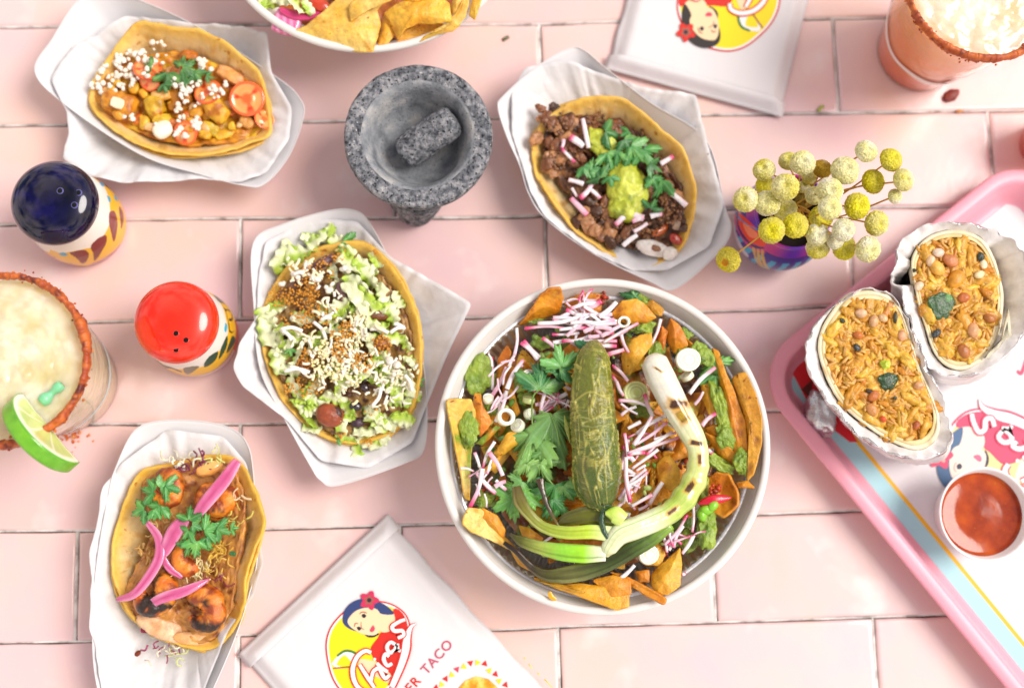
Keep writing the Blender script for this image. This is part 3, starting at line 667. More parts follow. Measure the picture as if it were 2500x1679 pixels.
boat(ZI, [(132,210),(300,105),(560,30),(690,32),(760,90),(870,290),(1000,560),(1050,800),(1080,1080),(1065,1330),(960,1410),(600,1532),(500,1505),(440,1420),(300,1165),(170,900),(135,560)], 3.1, (620,780), 'white paper tray of the shredded lettuce taco')
deli(ZI, [(200,200,2.9),(450,70,2.9),(700,90,3.0),(880,285,3.3),(1100,410,3.5),(1326,540,3.7),(1200,800,3.5),(1090,1065,3.3),(1000,1300,2.9),(760,1440,2.8),(500,1400,2.9),(310,1172,3.3),(70,990,3.5),(18,890,3.5),(60,755,3.5),(148,610,3.3),(160,380,2.9)], (620,780), 'white paper sheet with pointed corners under the shredded lettuce taco', seed=3)
boat(ZJ, [(300,115),(470,60),(700,68),(850,110),(930,190),(965,350),(990,800),(940,1050),(860,1290),(740,1570),(600,1850),(400,1980),(200,1850),(90,1570),(60,1270),(80,900),(150,480),(190,330)], 3.1, (560,950), 'white paper tray of the shrimp taco, at the lower left')
deli(ZJ, [(230,300,3.0),(120,428,3.3),(82,650,3.3),(38,810,3.3),(56,940,3.2),(44,1235,3.3),(75,1340,3.2),(120,1650,3.2),(350,1850,3.0),(640,1700,3.0),(820,1250,3.1),(960,1055,3.3),(1022,870,3.4),(985,600,3.0),(930,300,2.9),(800,150,2.8),(480,110,2.9)], (560,950), 'white paper sheet under the shrimp taco', seed=4)
# ================================================================== food pieces
m_food = MAT('moist_food', attr=True, var=.28, rough=.42, rv=.12, vs=.4, sss=.25, sr=.25, bump=.09, bs=.35, bdet=6, coat=.35, cr=.2)
m_dry = MAT('dry_food', attr=True, rough=.75, sss=.15, sr=.2, bump=.03, bs=.2, bdet=5)
m_corn = MAT('corn_tortilla', attr=True, var=.16, vs=.9, rough=.6, rv=.1, sss=.2, sr=.2, bump=.09, bs=.5, bdet=6, coat=.2, cr=.35, spots=[(.55, .64, '#b9762a', .08)])
m_leaf = MAT('fresh_leaf', attr=True, var=.18, vs=.5, rough=.38, sss=.12, sr=.15, bump=.05, bs=.22, coat=.25, cr=.25)
m_gloss = MAT('glossy_food', attr=True, rough=.22, sss=.3, sr=.3, coat=.8, cr=.08, bump=.012, bs=.5)
m_radish = MAT('raw_radish', attr=True, rough=.32, sss=.45, sr=.35, coat=.4, cr=.12, bump=.008, bs=.15)
C_ = {k: hx(v) for k, v in dict(green='#2f7a3c', dgreen='#17512a', lgreen='#5aa35a', vein='#8fc48a', tom='#d93a12', tomf='#ee6a30', toms='#f2a35c', cheese='#f3eee6', cream='#ead9b8',
     pot='#eba628', poty='#e6bd2c', potd='#b8690f', meat='#7a4a2a', meatd='#4a2a18', meatl='#a9764c', guac='#b4bf30', guacl='#d2d850', guacd='#7f9426', rad='#f4ecee', radp='#d8447e', radr='#d41238',
     corn='#ecc67a', cornl='#f2dcae', cornd='#cf9440', corny='#f0bc3a', crumb='#c98426', crumbd='#8a4c14', lett='#b4d048', lettl='#eaeec2', lettd='#86b23a', pink='#d2568f', pinkl='#e79abb', char='#26130b', shr='#d9691a', shrd='#8f3a12', shrl='#f09a2c').items()}
def leafgeo(c, az, size, tilt=0, roll=0, seed=0, col=None, cup=.25, narrow=1.0):
    r_ = random.Random(seed); nφ, nr = 73, 7; ph = np.linspace(-1.9, 1.9, nφ); lob = np.max([np.exp(-((ph - a)/.36)**2) for a in (-1.12, 0, 1.12)], axis=0)
    tooth = .15*np.abs(((ph*4.1 + r_.random()) % 1)*2 - 1) - .03 + .03*np.sin(ph*23 + seed); R_ = size*(.40 + .50*lob + tooth*1.3) * (1 - .25*(np.abs(ph) > 1.75)); V = []; C = []
    base = (hx('#3f8f48') if col is None else np.asarray(col))*np.array([1.45, 1.12, .70]) + .01
    for i in range(nr):
        s = (i / (nr-1))**.8 if i else 0.03; x = R_*s*np.cos(ph)*1.0; y = R_*s*np.sin(ph)*narrow
        z = cup*size*(s**2)*np.cos(ph*1.5 + seed) * .6 + size*.07*np.sin(ph*5 + seed*1.7)*s**1.5 - .18*size*s*s
        V.append(np.c_[x, y, z]); vein = np.exp(-(np.min(np.abs(ph[:, None] - np.array([-1.12, 0, 1.12])), 1)/.06)**2)
        C.append(mixc(mixc(base, hx('#8fb85a'), .5*sm(-.1, .8, fbm(np.c_[x, y, z]/size, 2.2, seed))), C_['vein'], .6*vein*(1 - s*.6)) * (1.05 + .3*vn(np.c_[x, y, z]/size, 3, seed))[:, None])
    V = np.concatenate(V) @ rotm(az, tilt, roll).T + np.asarray(c); V, F = thicken(V, gridF(nr, nφ), .02); C = np.concatenate(C); return V, F, np.vstack([C, C])
def put_leaf(parent, Z, x, y, h, ang, size, tilt=.2, roll=0, seed=0, col=None, cup=.25, name='cilantro_leaf', narrow=1.0):
    """ang: direction the leaf points, degrees clockwise in the picture"""
    V, F, C = leafgeo(Z.pt(x, y, h), -math.radians(ang), size, tilt, roll, seed, col, cup, narrow); return part(name, MB().add((V, F), C), m_leaf, parent)
def ribbonfood(Z, pts, h, w, th, seed=0, n=22, taper=.35):
    """flat tapering strip: pts picture points, widths in view px"""
    p = Z(pts, h) if not hasattr(h, '__len__') else Z(pts, h); p = spl(p, n); s = np.linspace(0, 1, n); W = w * (taper + (1-taper)*np.sin(np.pi*np.clip(s*1.02, 0, 1))**.6)
    return tube(p, np.c_[W, np.full(n, th)], 10, sq=.35)
def dim(Z, px): return px * Z.k / 38.0
def shell(parent, Z, pts, cen, seed=0, label=None, thick=.13, warm=0):
    o = closed(Z(pts), 200); o[:, :2] += .05*np.c_[vn(o, 2.2, seed), vn(o, 2.2, seed+1)]; o[:, 2] += .12*fbm(o, 1.1, seed+2); c = Z.pt(*cen); V, F = dish(o, c, [.2, .35, .5, .62, .72, .8, .87, .93, .97, 1.0], lambda s: (s**2.6), 0, .09, .55, seed)
    n = len(o); s = np.r_[0, np.repeat([.2, .35, .5, .62, .72, .8, .87, .93, .97, 1.0], n)]
    V[-n:] += np.c_[np.zeros(n), np.zeros(n), .06*fbm(o, 1.5, seed)]; ns = fbm(V, .8, seed+5); C = mixc(C_['corn'], C_['cornl'], .5 + .8*ns); C = mixc(C, C_['cornd'], sm(.1, .5, fbm(V, 1.8, seed+9, 4))*.75); C = mixc(C, hx('#9a5f20'), sm(.38, .6, fbm(V, 2.4, seed+19, 3))*.6)
    C = mixc(C, C_['corny'], sm(.84, 1.0, s)*.75 + warm); V2, F2 = thicken(V, F, thick); return part('tortilla', MB().add((V2, F2), np.vstack([C, C*.92])), m_corn, parent, label)
def heap(parent, name, Z, pts, cen, cols, seed, amp=.22, f=1.3, mat=None, label=None):
    """the lumpy bed of filling inside the fold"""
    o = closed(Z(pts), 170); c = Z.pt(*cen); V, F = dish(o, c, list(np.linspace(.03, 1, 54)), lambda s: s**1.5)
    V[:, 2] += amp*1.3*fbm(V, f, seed, 5) + amp*.8*np.abs(vn(V, f*2.6, seed)) + amp*.4*vn(V, f*6, seed+1); t = fbm(V, 2.6, seed+4, 5); C = mixc(cols[0], cols[1], .5 + 1.2*t)
    if len(cols) > 2: C = mixc(C, cols[2], sm(.15, .4, fbm(V, 2.6, seed+8, 3)))
    return part(name, MB().add(thicken(V, F, .3), np.vstack([C, C])), mat or m_food, parent, label)
def scatter(Z, spots, size, cols, seed=0, sub=1, amp=.3, flatz=.8):
    """spots: (x, y, height, spread px, count)"""
    r_ = random.Random(seed); mb = MB()
    for (x, y, h, sp, n) in spots:
        for k in range(n):
            a, d = r_.random()*6.283, sp*math.sqrt(r_.random()); s_ = size*r_.uniform(.6, 1.35); c = Z.pt(x + d*math.cos(a), y + d*math.sin(a), h + r_.uniform(-.12, .15))
            mb.add(blob(c, (s_, s_*r_.uniform(.6, 1), s_*flatz), r_.random()*6, r_.uniform(-.5, .5), 0, amp, 1.5, sub, r_.randrange(99)), mixc(cols[0], cols[1], np.array([r_.random()]))[0])
    return mb
def tomato_half(parent, Z, x, y, h, r, tilt=.2, az=0, seed=0):
    prof = [(.001, -.55*r), (.5*r, -.48*r), (.85*r, -.25*r), (1.0*r, .0), (.97*r, .05*r), (.86*r, .06*r), (.80*r, .02*r), (.55*r, -.04*r), (.42*r, .03*r), (.2*r, .05*r), (.001, .04*r)]
    c = Z.pt(x, y, h); V, F = lathe(prof, (0, 0, 0), 32, capb=False); rr_ = np.hypot(V[:, 0], V[:, 1])/r; th = np.arctan2(V[:, 1], V[:, 0])
    C = mixc(C_['tom'], C_['tomf'], sm(.6, .8, rr_)*0 + (V[:, 2] > .015*r)); gel = (rr_ < .82) & (rr_ > .4) & (V[:, 2] > -.05*r*1.2) & (np.abs(np.sin(th*1.5)) > .35); C[gel] = C_['toms']
    V = V @ rotm(az, tilt).T + c; return part('tomato_half', MB().add((V, F), C), m_gloss, parent)
def chunk(parent, Z, x, y, h, rx, ry, ang, cols, seed, rz=None, name='potato_chunk', box=.45, amp=.27, mat=None, sub=4):
    V, F = blob(Z.pt(x, y, h), (rx, ry, rz or min(rx, ry)*.8), -math.radians(ang), .15, 0, amp, 1.3, sub, seed, box); t = fbm(V, 1.4, seed, 3); C = mixc(cols[0], cols[1], .5 + t*1.1)
    if len(cols) > 2: C = mixc(C, cols[2], sm(.1, .35, fbm(V, 2.2, seed+3)))
    return part(name, MB().add((V, F), C), mat or m_food, parent)
def strand(Z, x0, y0, x1, y1, h, w, bend, seed, n=8, dz=.1):
    a, b = Z.pt(x0, y0, h), Z.pt(x1, y1, h + dz*((seed % 3)-1)); d = b - a; nrm = np.array([-d[1], d[0], 0]); m = (a+b)/2 + nrm*bend + [0, 0, abs(bend)*.4]; return tube(spl([a, m, b], n), w, 6, sq=.5)

# ------------------------------------------------------------------ taco: cherry tomato, potato and crumbled cheese
c = ZA.pt(1280, 720, .5); T1 = thing('taco', 'open corn taco of potato, halved cherry tomatoes and white crumbled cheese', 'taco', c)
shell(T1, ZA, [(640,670,2.6),(690,520,2.9),(800,370,3.4),(900,240,4.0),(980,170,4.4),(1080,165,4.6),(1230,200,4.7),(1420,215,4.8),(1600,305,4.8),(1720,400,4.6),(1840,510,4.2),(1890,650,3.6),(1915,800,3.1),(1925,950,2.9),(1800,1010,2.9),(1650,1060,3.0),(1400,1102,3.1),(1180,1085,3.2),(960,1010,3.2),(780,900,3.1),(660,770,2.8)], (1270,760,.75), 1, warm=.05)
shell(T1, ZA, [(630,700,2.2),(700,560,2.4),(860,380,2.9),(1000,230,3.4),(1200,230,3.7),(1500,290,3.8),(1750,450,3.6),(1880,620,3.0),(1935,800,2.5),(1945,960,2.2),(1800,1050,2.4),(1600,1095,2.5),(1380,1120,2.5),(1150,1105,2.6),(900,1010,2.6),(720,880,2.5)], (1270,760,.5), 4, 'second outer tortilla')
heap(T1, 'filling', ZA, [(690,640,2.3),(800,470,2.6),(1000,400,3.0),(1300,380,3.2),(1600,480,3.2),(1820,620,2.9),(1890,830,2.6),(1780,980,2.5),(1450,1030,2.5),(1150,1000,2.5),(900,900,2.4),(730,780,2.3)], (1280,720,2.3), (C_['pot'], C_['potd'], C_['poty']), 3, .2, 1.2)
for a in [(850,740,2.9,1.3,.85,15,(hx('#c9780f'), C_['pot'], C_['potd'])), (1110,760,2.9,.85,.75,70,(C_['poty'], hx('#b8860f'), C_['potd'])), (1540,770,3.1,1.15,.8,50,(hx('#e09c2a'), C_['poty'], C_['potd'])), (1350,400,3.4,.62,.42,10,(hx('#d8750f'), C_['potd'])),
          (1160,850,2.8,.7,.45,0,(C_['poty'], hx('#cfa81a'))), (1490,920,2.7,.8,.5,20,(C_['poty'], hx('#c2a01a'))), (1760,870,2.8,.55,.45,40,(hx('#f0bf85'), hx('#e0a04c'))), (1640,540,3.3,1.15,.5,32,(hx('#f0b07a'), hx('#e8a050'))),
          (1000,880,2.5,.6,.3,10,(hx('#c98a14'), C_['potd'])), (1250,760,2.6,.6,.5,0,(hx('#c08018'), C_['potd'])), (1600,960,2.5,.8,.4,-20,(C_['poty'], C_['pot'])), (1150,680,3.1,.75,.4,-15,(hx('#e9b56a'), C_['pot'])), (780,640,2.6,.6,.4,20,(C_['potd'], C_['meat']))]:
    chunk(T1, ZA, *a[:6], a[6], int(a[0]))
r_ = random.Random(31)
for k in range(60):
    a_, d_ = r_.random()*6.283, math.sqrt(r_.random()); x_, y_ = 1270 + 560*d_*math.cos(a_), 730 + 230*d_*math.sin(a_) + 60*d_*math.cos(a_); q_ = [(C_['poty'], C_['pot']), (C_['pot'], C_['potd']), (hx('#e0812a'), hx('#c2540f')), (hx('#f0c890'), hx('#e0a45c'))][k % 4]; s_ = r_.uniform(.18, .45)
    chunk(T1, ZA, x_, y_, 2.75 + r_.uniform(-.1, .25), s_*1.3, s_, r_.uniform(0, 180), q_, 400 + k, s_*.7, 'filling_bit', .3, .45, sub=3)
chunk(T1, ZA, 835, 735, 3.62, .52, .42, 20, (C_['cream'], hx('#f2e2c4')), 5, .14, 'cheese_piece', .5, .08, m_dry)
chunk(T1, ZA, 1160, 925, 3.2, .62, .72, 60, (hx('#f1e3c0'), C_['cheese']), 6, .3, 'cheese_piece', .3, .15, m_dry)
for k, a in enumerate([(1050,490,3.4,.95,.4,1.2), (1065,570,3.3,.78,.5,4), (1255,515,3.3,.55,.5,3), (1480,655,3.5,.95,.25,2.2), (1760,705,3.55,1.18,.18,5), (1320,950,3.0,.8,.4,4.6), (1880,850,2.9,.7,.6,.2), (1300,870,3.0,.5,.6,2)]): tomato_half(T1, ZA, *a[:4], a[4], a[5], k)
part('crumbled_cheese', scatter(ZA, [(880,380,3.1,60,16),(830,450,3.0,40,10),(890,500,3.2,60,14),(760,510,2.9,45,8),(830,580,3.0,80,16),(950,590,3.2,35,6),(700,600,2.8,50,8),(715,640,2.8,25,4),(1080,385,3.5,110,20),(990,385,3.4,40,8),(1440,440,3.8,28,8),(1440,490,3.7,20,4),
    (1270,580,3.7,55,12),(1340,620,3.7,50,14),(1320,690,3.6,45,10),(1410,580,3.7,30,5),(1510,500,3.8,25,4),(1520,670,4.0,50,7),(1560,660,3.9,40,5),(1440,685,3.9,25,4),(1270,770,3.3,40,6),(1400,860,3.2,35,9),(1395,905,3.1,25,5),(1290,850,3.5,30,5),(1265,940,3.4,35,7),(1310,970,3.4,25,4),(880,815,3.0,25,4),(940,840,3.0,22,3),(1405,750,3.3,25,3),(1040,510,3.9,25,3),(1060,545,3.9,20,2),(970,545,3.6,20,2),(1520,620,4.1,12,2),(1600,600,3.7,20,2),(1110,880,3.3,25,3)], .17, (C_['cheese'], hx('#ece2d2')), 3, 2), m_dry, T1, kind='stuff')
for k, a in enumerate([(1080,470,4.1,200,.75), (1190,520,4.0,95,1.25), (1160,600,3.9,70,.7), (1290,470,4.15,-80,.85), (1300,490,4.15,20,1.2), (1380,520,4.0,60,.95), (1470,540,3.95,10,.6)]): put_leaf(T1, ZA, a[0], a[1], a[2], a[3], a[4], .15, .2*(k % 3 - 1), k+3, hx('#2c6b3a'))

# ------------------------------------------------------------------ taco: grilled steak, guacamole, radish
c = ZC.pt(780, 900, .5); T2 = thing('taco', 'corn taco of chopped steak with guacamole, radish sticks and cilantro', 'taco', c)
shell(T2, ZC, [(300,640,2.7),(380,520,3.2),(480,440,3.8),(620,392,4.3),(720,385,4.5),(840,400,4.6),(950,480,4.7),(1060,580,4.7),(1180,680,4.5),(1240,830,4.2),(1270,980,3.8),(1240,1150,3.3),(1180,1290,2.9),(1060,1370,2.7),(930,1412,2.7),(850,1370,2.8),(700,1290,3.0),(560,1190,3.1),(470,1080,3.1),(380,950,3.1),(310,820,3.0)], (770,900,.75), 21, warm=.05)
shell(T2, ZC, [(283,660,2.2),(350,540,2.6),(480,430,3.1),(700,388,3.6),(870,420,3.8),(1100,620,3.8),(1220,800,3.5),(1262,1000,3.0),(1215,1230,2.4),(1080,1385,2.2),(920,1420,2.2),(800,1350,2.4),(640,1262,2.5),(520,1160,2.5),(420,1030,2.5),(330,880,2.5)], (770,900,.5), 24, 'second outer tortilla')
heap(T2, 'chopped_steak', ZC, [(380,560,2.6),(480,490,2.9),(640,520,3.2),(880,570,3.4),(1060,760,3.4),(1180,940,3.1),(1200,1130,2.8),(1080,1300,2.5),(880,1290,2.5),(700,1200,2.5),(560,1020,2.5),(440,850,2.6),(370,700,2.6)], (790,900,2.5), (C_['meat'], C_['meatd'], C_['meatl']), 22, .28, 1.6)
r_ = random.Random(5)
for k in range(95):
    t_ = r_.random(); x, y = [(430+r_.gauss(0, 55), 540+r_.gauss(0, 45)), (450+r_.gauss(0, 55), 740+r_.gauss(0, 70)), (540+r_.gauss(0, 50), 690+r_.gauss(0, 70)), (680+r_.gauss(0, 60), 1060+r_.gauss(0, 90)), (820+r_.gauss(0, 80), 1190+r_.gauss(0, 40)), (1110+r_.gauss(0, 50), 1050+r_.gauss(0, 90)), (700+r_.gauss(0, 80), 560+r_.gauss(0, 20))][k % 7]
    s_ = r_.uniform(.22, .48); t_ = r_.random(); col = C_['meatl'] if t_ > .7 else (C_['meatd'] if t_ < .25 else C_['meat'])
    chunk(T2, ZC, x, y, 2.95 + r_.uniform(-.1, .3), s_*1.3, s_, r_.uniform(0, 180), (col, col*1.35), k, s_*.5, 'steak_piece', .1, .8, mat=m_food, sub=4)
part('steak_crumbs', scatter(ZC, [(430,540,3.2,75,45),(450,740,3.2,80,60),(540,690,3.3,70,40),(680,1080,3.1,110,70),(830,1190,3.1,90,50),(1110,1060,3.4,90,70),(700,560,3.4,90,40),(960,640,3.6,70,30),(1000,1180,3.1,60,30)], .12, (C_['meatd'], C_['meatl']), 33, 2, .55, .6), m_food, T2, kind='stuff')
def guacheap(parent, Z, x, y, h, rx, ry, rz, ang, seed):
    V, F = blob(Z.pt(x, y, h), (rx, ry, rz), -math.radians(ang), 0, 0, .38, 1.3, 5, seed); V = V + (.11*fbm(V, 2.6, seed, 4))[:, None]; t = fbm(V, 1.6, seed+2, 4); C = mixc(C_['guac'], C_['guacl'], .5 + 1.2*t); C = mixc(C, C_['guacd'], sm(.15, .4, fbm(V, 2.3, seed+7, 3))*.7)
    part('guacamole', MB().add((V, F), C), m_food, parent)
guacheap(T2, ZC, 700, 660, 3.5, 1.05, .85, .6, 30, 3); guacheap(T2, ZC, 780, 750, 3.45, 1.1, .9, .6, 50, 13); guacheap(T2, ZC, 855, 930, 3.45, 1.9, 1.3, .7, 75, 5); guacheap(T2, ZC, 840, 1040, 3.4, 1.15, 1.05, .6, 60, 9)
chunk(T2, ZC, 1010, 1290, 2.9, 1.1, .55, 10, (hx('#efe9e2'), hx('#e2d2c8')), 3, .22, 'cream_smear', 0, .25); chunk(T2, ZC, 1115, 1320, 2.8, .6, .45, -30, (hx('#efe9e2'), hx('#e8dcd2')), 4, .22, 'cream_smear', 0, .2)
chunk(T2, ZC, 1150, 1235, 3.0, .48, .34, 30, (hx('#8a1c10'), hx('#b83218')), 5, .2, 'red_salsa', 0, .15, m_gloss); chunk(T2, ZC, 1060, 1180, 3.0, .7, .3, -35, (hx('#9a3a10'), hx('#c2601c')), 6, .2, 'red_salsa', 0, .2, m_gloss)
chunk(T2, ZC, 1035, 1290, 3.15, .36, .22, 20, (C_['meat'], C_['meatl']), 9, .15, 'steak_piece'); chunk(T2, ZC, 1155, 1150, 3.1, .3, .42, 20, (hx('#8a6a54'), hx('#b09078')), 11, .15, 'steak_piece')
def radish(parent, Z, x0, y0, x1, y1, h, w, ends='ss', bend=0, dz=0, seed=0, name='radish_stick', th=None, lab=None, top=None):
    a, b = Z.pt(x0, y0, h), Z.pt(x1, y1, h + dz); d = b - a; nrm = np.array([-d[1], d[0], 0]); m = (a+b)/2 + nrm*bend; n = 14; p = spl([a, m, b], n); rr2 = random.Random(seed + int(x0))
    W = w*(1 + .12*np.sin(np.linspace(0, 3, n) + seed)); V, F = tube(p, np.c_[W, np.full(n, th or w*.75)], 8, sq=.8); s = np.repeat(np.linspace(0, 1, n), 8); C = np.tile(C_['rad'], (len(V), 1))
    e = .10; C = mixc(C, C_['pinkl'], .6*sm(.1, .7, fbm(V, .9, seed+3)+.35)); s0, s1 = ends[0], ends[1]
    for q, ss in ((s, s0), (1 - s, s1)):
        if ss == 'p': C = mixc(C, C_['radr'], 1 - sm(.02, .10, q)); C = mixc(C, C_['pinkl'], .6*(1 - sm(.1, .35, q)))
        if ss == 'P': C = mixc(C, C_['radp'], 1 - sm(.05, .4, q))
    if top: ks = np.tile(np.arange(8), n); side = np.isin(ks, (0, 7, 6) if top > 0 else (2, 3, 4)); C[side] = mixc(C_['radr'], C_['radp'], np.array([.4]))[0]
    if parent is None: return (V, F), C
    return part(name, MB().add((V, F), C), m_radish, parent)
for k, a in enumerate([(595,515,630,690,3.9,.14,'ss'),(520,625,600,680,3.7,.22,'Ps'),(480,640,470,690,3.6,.12,'sp'),(470,695,545,775,3.6,.12,'PP'),(510,880,600,905,3.6,.16,'ss'),(650,905,580,990,3.7,.16,'sP'),(525,990,620,1090,3.4,.17,'pp'),(630,930,700,990,3.6,.12,'sp'),(930,655,990,700,3.8,.14,'pP'),(1060,785,1135,740,3.8,.18,'sP'),(1090,940,1215,1035,3.7,.19,'Ps'),(790,1150,960,1110,3.7,.2,'ps'),(890,1130,960,1100,3.8,.15,'pp'),(835,1275,920,1210,3.4,.15,'ss'),(1000,1100,1070,1085,3.8,.17,'sp'),(530,930,560,980,3.3,.1,'ss'),(980,1140,900,1190,3.5,.14,'ss')]):
    radish(T2, ZC, *a[:6], a[6], (.25 if k == 11 else .03*(k % 3)), .1, k)
for k, a in enumerate([(730,590,4.35,10,1.5,.4),(870,590,4.3,150,.8,.2),(600,800,4.3,60,1.1,.1),(700,870,4.35,-120,1.3,.15),(740,720,4.5,70,1.4,.1),(800,720,4.5,100,1.1,.2),(840,640,4.5,50,1.3,.1),(880,680,4.5,40,1.7,.1),(950,700,4.45,60,1.6,.15),(1000,780,4.4,30,1.25,.2),(1010,870,4.3,60,1.0,.1),(1070,880,4.2,120,1.6,.2),(1000,1050,4.1,-60,1.1,.2),(760,860,4.3,80,.9,.2),(640,830,4.3,-10,1.1,.1)]):
    put_leaf(T2, ZC, a[0], a[1], a[2], a[3], a[4]*.85, a[5], .25*(k % 3 - 1), k+30, hx('#33814a') if k % 3 else hx('#276b3c'))

# ------------------------------------------------------------------ taco: shredded lettuce, tan crumbs, beans and cheese
c = ZI.pt(620, 760, .5); T3 = thing('taco', 'overfilled corn taco under shredded lettuce, tan crumbs and grated cheese', 'taco', c)
shell(T3, ZI, [(215,500,3.0),(320,340,3.1),(480,240,3.3),(690,200,3.8),(800,250,4.2),(900,360,4.5),(980,500,4.6),(1030,640,4.6),(1045,800,4.4),(1035,980,4.0),(980,1150,3.4),(850,1260,3.0),(700,1300,2.8),(560,1280,2.8),(420,1200,2.9),(320,1100,3.0),(240,960,3.1),(190,800,3.1),(175,640,3.0)], (620,780,.75), 41, warm=.12)
shell(T3, ZI, [(200,520,2.4),(330,330,2.6),(500,230,2.8),(720,200,3.2),(900,340,3.6),(1000,520,3.7),(1048,700,3.6),(1045,920,3.3),(1000,1130,2.8),(850,1280,2.4),(640,1310,2.3),(430,1225,2.4),(290,1080,2.5),(200,880,2.5),(165,700,2.4)], (620,780,.5), 44, 'second outer tortilla')
heap(T3, 'bean_filling', ZI, [(240,520,2.8),(400,350,3.0),(620,290,3.3),(800,360,3.7),(940,560,3.8),(1000,800,3.7),(980,1050,3.2),(820,1230,2.9),(600,1260,2.8),(400,1130,2.8),(260,900,2.9),(200,700,2.9)], (620,760,2.9), (hx('#8a5a2c'), hx('#c9a05a'), hx('#5d3b34')), 42, .3, 1.4)
def lettuce(parent, Z, x, y, h, L, W, ang, seed, pale=.3, name='lettuce_shred', tilt=0):
    r2 = random.Random(seed); m, n = 16, 7; u = np.linspace(-.5, .5, m)[:, None] * np.ones((1, n)); v = np.ones((m, 1)) * np.linspace(-.5, .5, n)[None]
    edge = np.abs(v)*2; ruf = np.sin(u*r2.uniform(14, 24) + seed + v*3); z = .13*W*1.6*ruf*edge**1.3 + .25*W*np.cos(u*4 + seed)*v*2 + .12*vn(np.dstack([u*3, v*3, u*0+seed]), 1, seed)
    x_ = u*L + .1*W*np.sin(v*5); y_ = v*W*(1 - .5*np.abs(u)**2*4*.5)*(1 + .12*np.sin(u*17+seed)) + .18*L*(u*u*4)*r2.uniform(-.6, .6); q = np.dstack([x_, y_, z]).reshape(-1, 3) @ rotm(-math.radians(ang), tilt, r2.uniform(-.5, .5)).T
    side = (v + .5 if r2.random() > .5 else .5 - v).ravel(); t = np.clip(side + .35*vn(q, 2, seed), 0, 1); C = mixc(C_['lettl'], C_['lett'], sm(pale, pale + .45, t)); C = mixc(C, C_['lettd'], .55*sm(.55, 1.0, t)*r2.random()); C = C*(1 + .15*ruf.ravel()*edge.ravel())[:, None]
    V, F = thicken(q + Z.pt(x, y, h), gridF(m, n), .03); return part(name, MB().add((V, F), np.vstack([C, C])), m_leaf, parent)
LT = [(300,290,2.9,2.2,1.3,-60),(400,260,3.1,2.2,1.3,-20),(480,190,3.0,1.6,.9,-40),(540,160,2.9,1.4,.7,-70),(440,180,2.8,1.2,.6,10),(600,200,3.2,1.4,.8,10),(640,250,3.5,1.3,.7,20),(300,310,2.7,1.3,.8,20),(670,320,4.0,2.0,1.0,30),(740,340,4.0,1.8,1.0,40),(760,400,4.1,1.6,1.0,60),(700,450,4.1,2.0,1.1,50),(740,520,4.2,2.2,1.1,45),(800,560,4.1,1.6,.8,10),(840,480,4.0,1.6,.8,70),(800,300,3.9,1.2,.7,60),
      (210,620,3.3,1.6,1.2,60),(200,700,3.3,1.8,1.1,80),(260,560,3.3,1.4,.8,-20),(270,760,3.5,2.0,.9,80),(260,860,3.5,1.8,.9,70),(330,700,3.7,1.8,.9,30),(890,600,4.0,1.6,.9,80),(920,520,4.0,1.2,.7,70),(960,760,3.9,1.2,.7,60),(1000,860,3.8,1.2,.6,50),(980,980,3.7,1.8,.8,80),(900,1000,3.8,1.8,.9,60),(1000,1060,3.4,1.4,.7,-30),(860,1180,3.4,1.6,1.0,20),(940,1170,3.3,1.6,1.0,20),(820,1190,3.4,1.4,.9,70),(780,1150,3.5,1.5,.9,50),(700,1370,2.4,1.6,.8,80),(760,1300,2.7,1.6,.8,30),(850,1280,2.6,1.2,.7,-40),(650,1120,3.6,1.6,.8,70),
      (570,1060,3.7,1.6,.8,20),(520,1080,3.5,1.8,.8,-60),(430,1150,3.2,2.0,.8,60),(450,1220,2.9,1.2,.7,10),(400,1100,3.3,1.6,.8,50),(600,1180,3.5,1.5,.8,80),(690,560,4.2,1.6,.8,80),(600,560,4.3,1.6,1.0,-30),(520,600,4.2,1.4,.9,70),(700,640,4.3,1.9,.8,80),(640,860,4.3,1.7,1.0,20),(560,900,4.2,1.8,1.0,-20),(700,900,4.3,1.6,1.0,40),(780,760,4.2,1.5,.7,80),(850,860,4.1,1.6,.9,70),(800,660,4.2,1.5,.8,20),(330,900,3.5,1.4,.7,20),(880,720,4.1,1.5,.8,30),(480,760,4.0,1.8,.8,40),(400,620,3.8,1.5,.8,10),(650,960,4.2,1.5,.8,0),(350,1000,3.3,1.5,.7,60),(740,1240,3.2,1.5,.7,0),(640,1270,2.9,1.4,.7,30)]
r_ = random.Random(77)
for k in range(46):
    a_, d_ = r_.random()*6.283, math.sqrt(r_.random()); x_, y_ = 620 + 370*d_*math.cos(a_)*.95 + 60*d_*math.sin(a_), 780 + 440*d_*math.sin(a_)
    if (x_ < 560 and y_ < 620): continue
    LT.append((x_, y_, 4.15 - .7*d_*d_, r_.uniform(.9, 1.6), r_.uniform(.5, .8), r_.uniform(0, 180)))
for k, a in enumerate(LT): lettuce(T3, ZI, *a, seed=k+1, pale=[.15, .35, .55][k % 3])
lettuce(T3, ZI, 700, 510, 4.55, 2.6, .9, 58, 77, .8); lettuce(T3, ZI, 945, 1170, 3.7, 1.5, .8, 15, 78, .0)
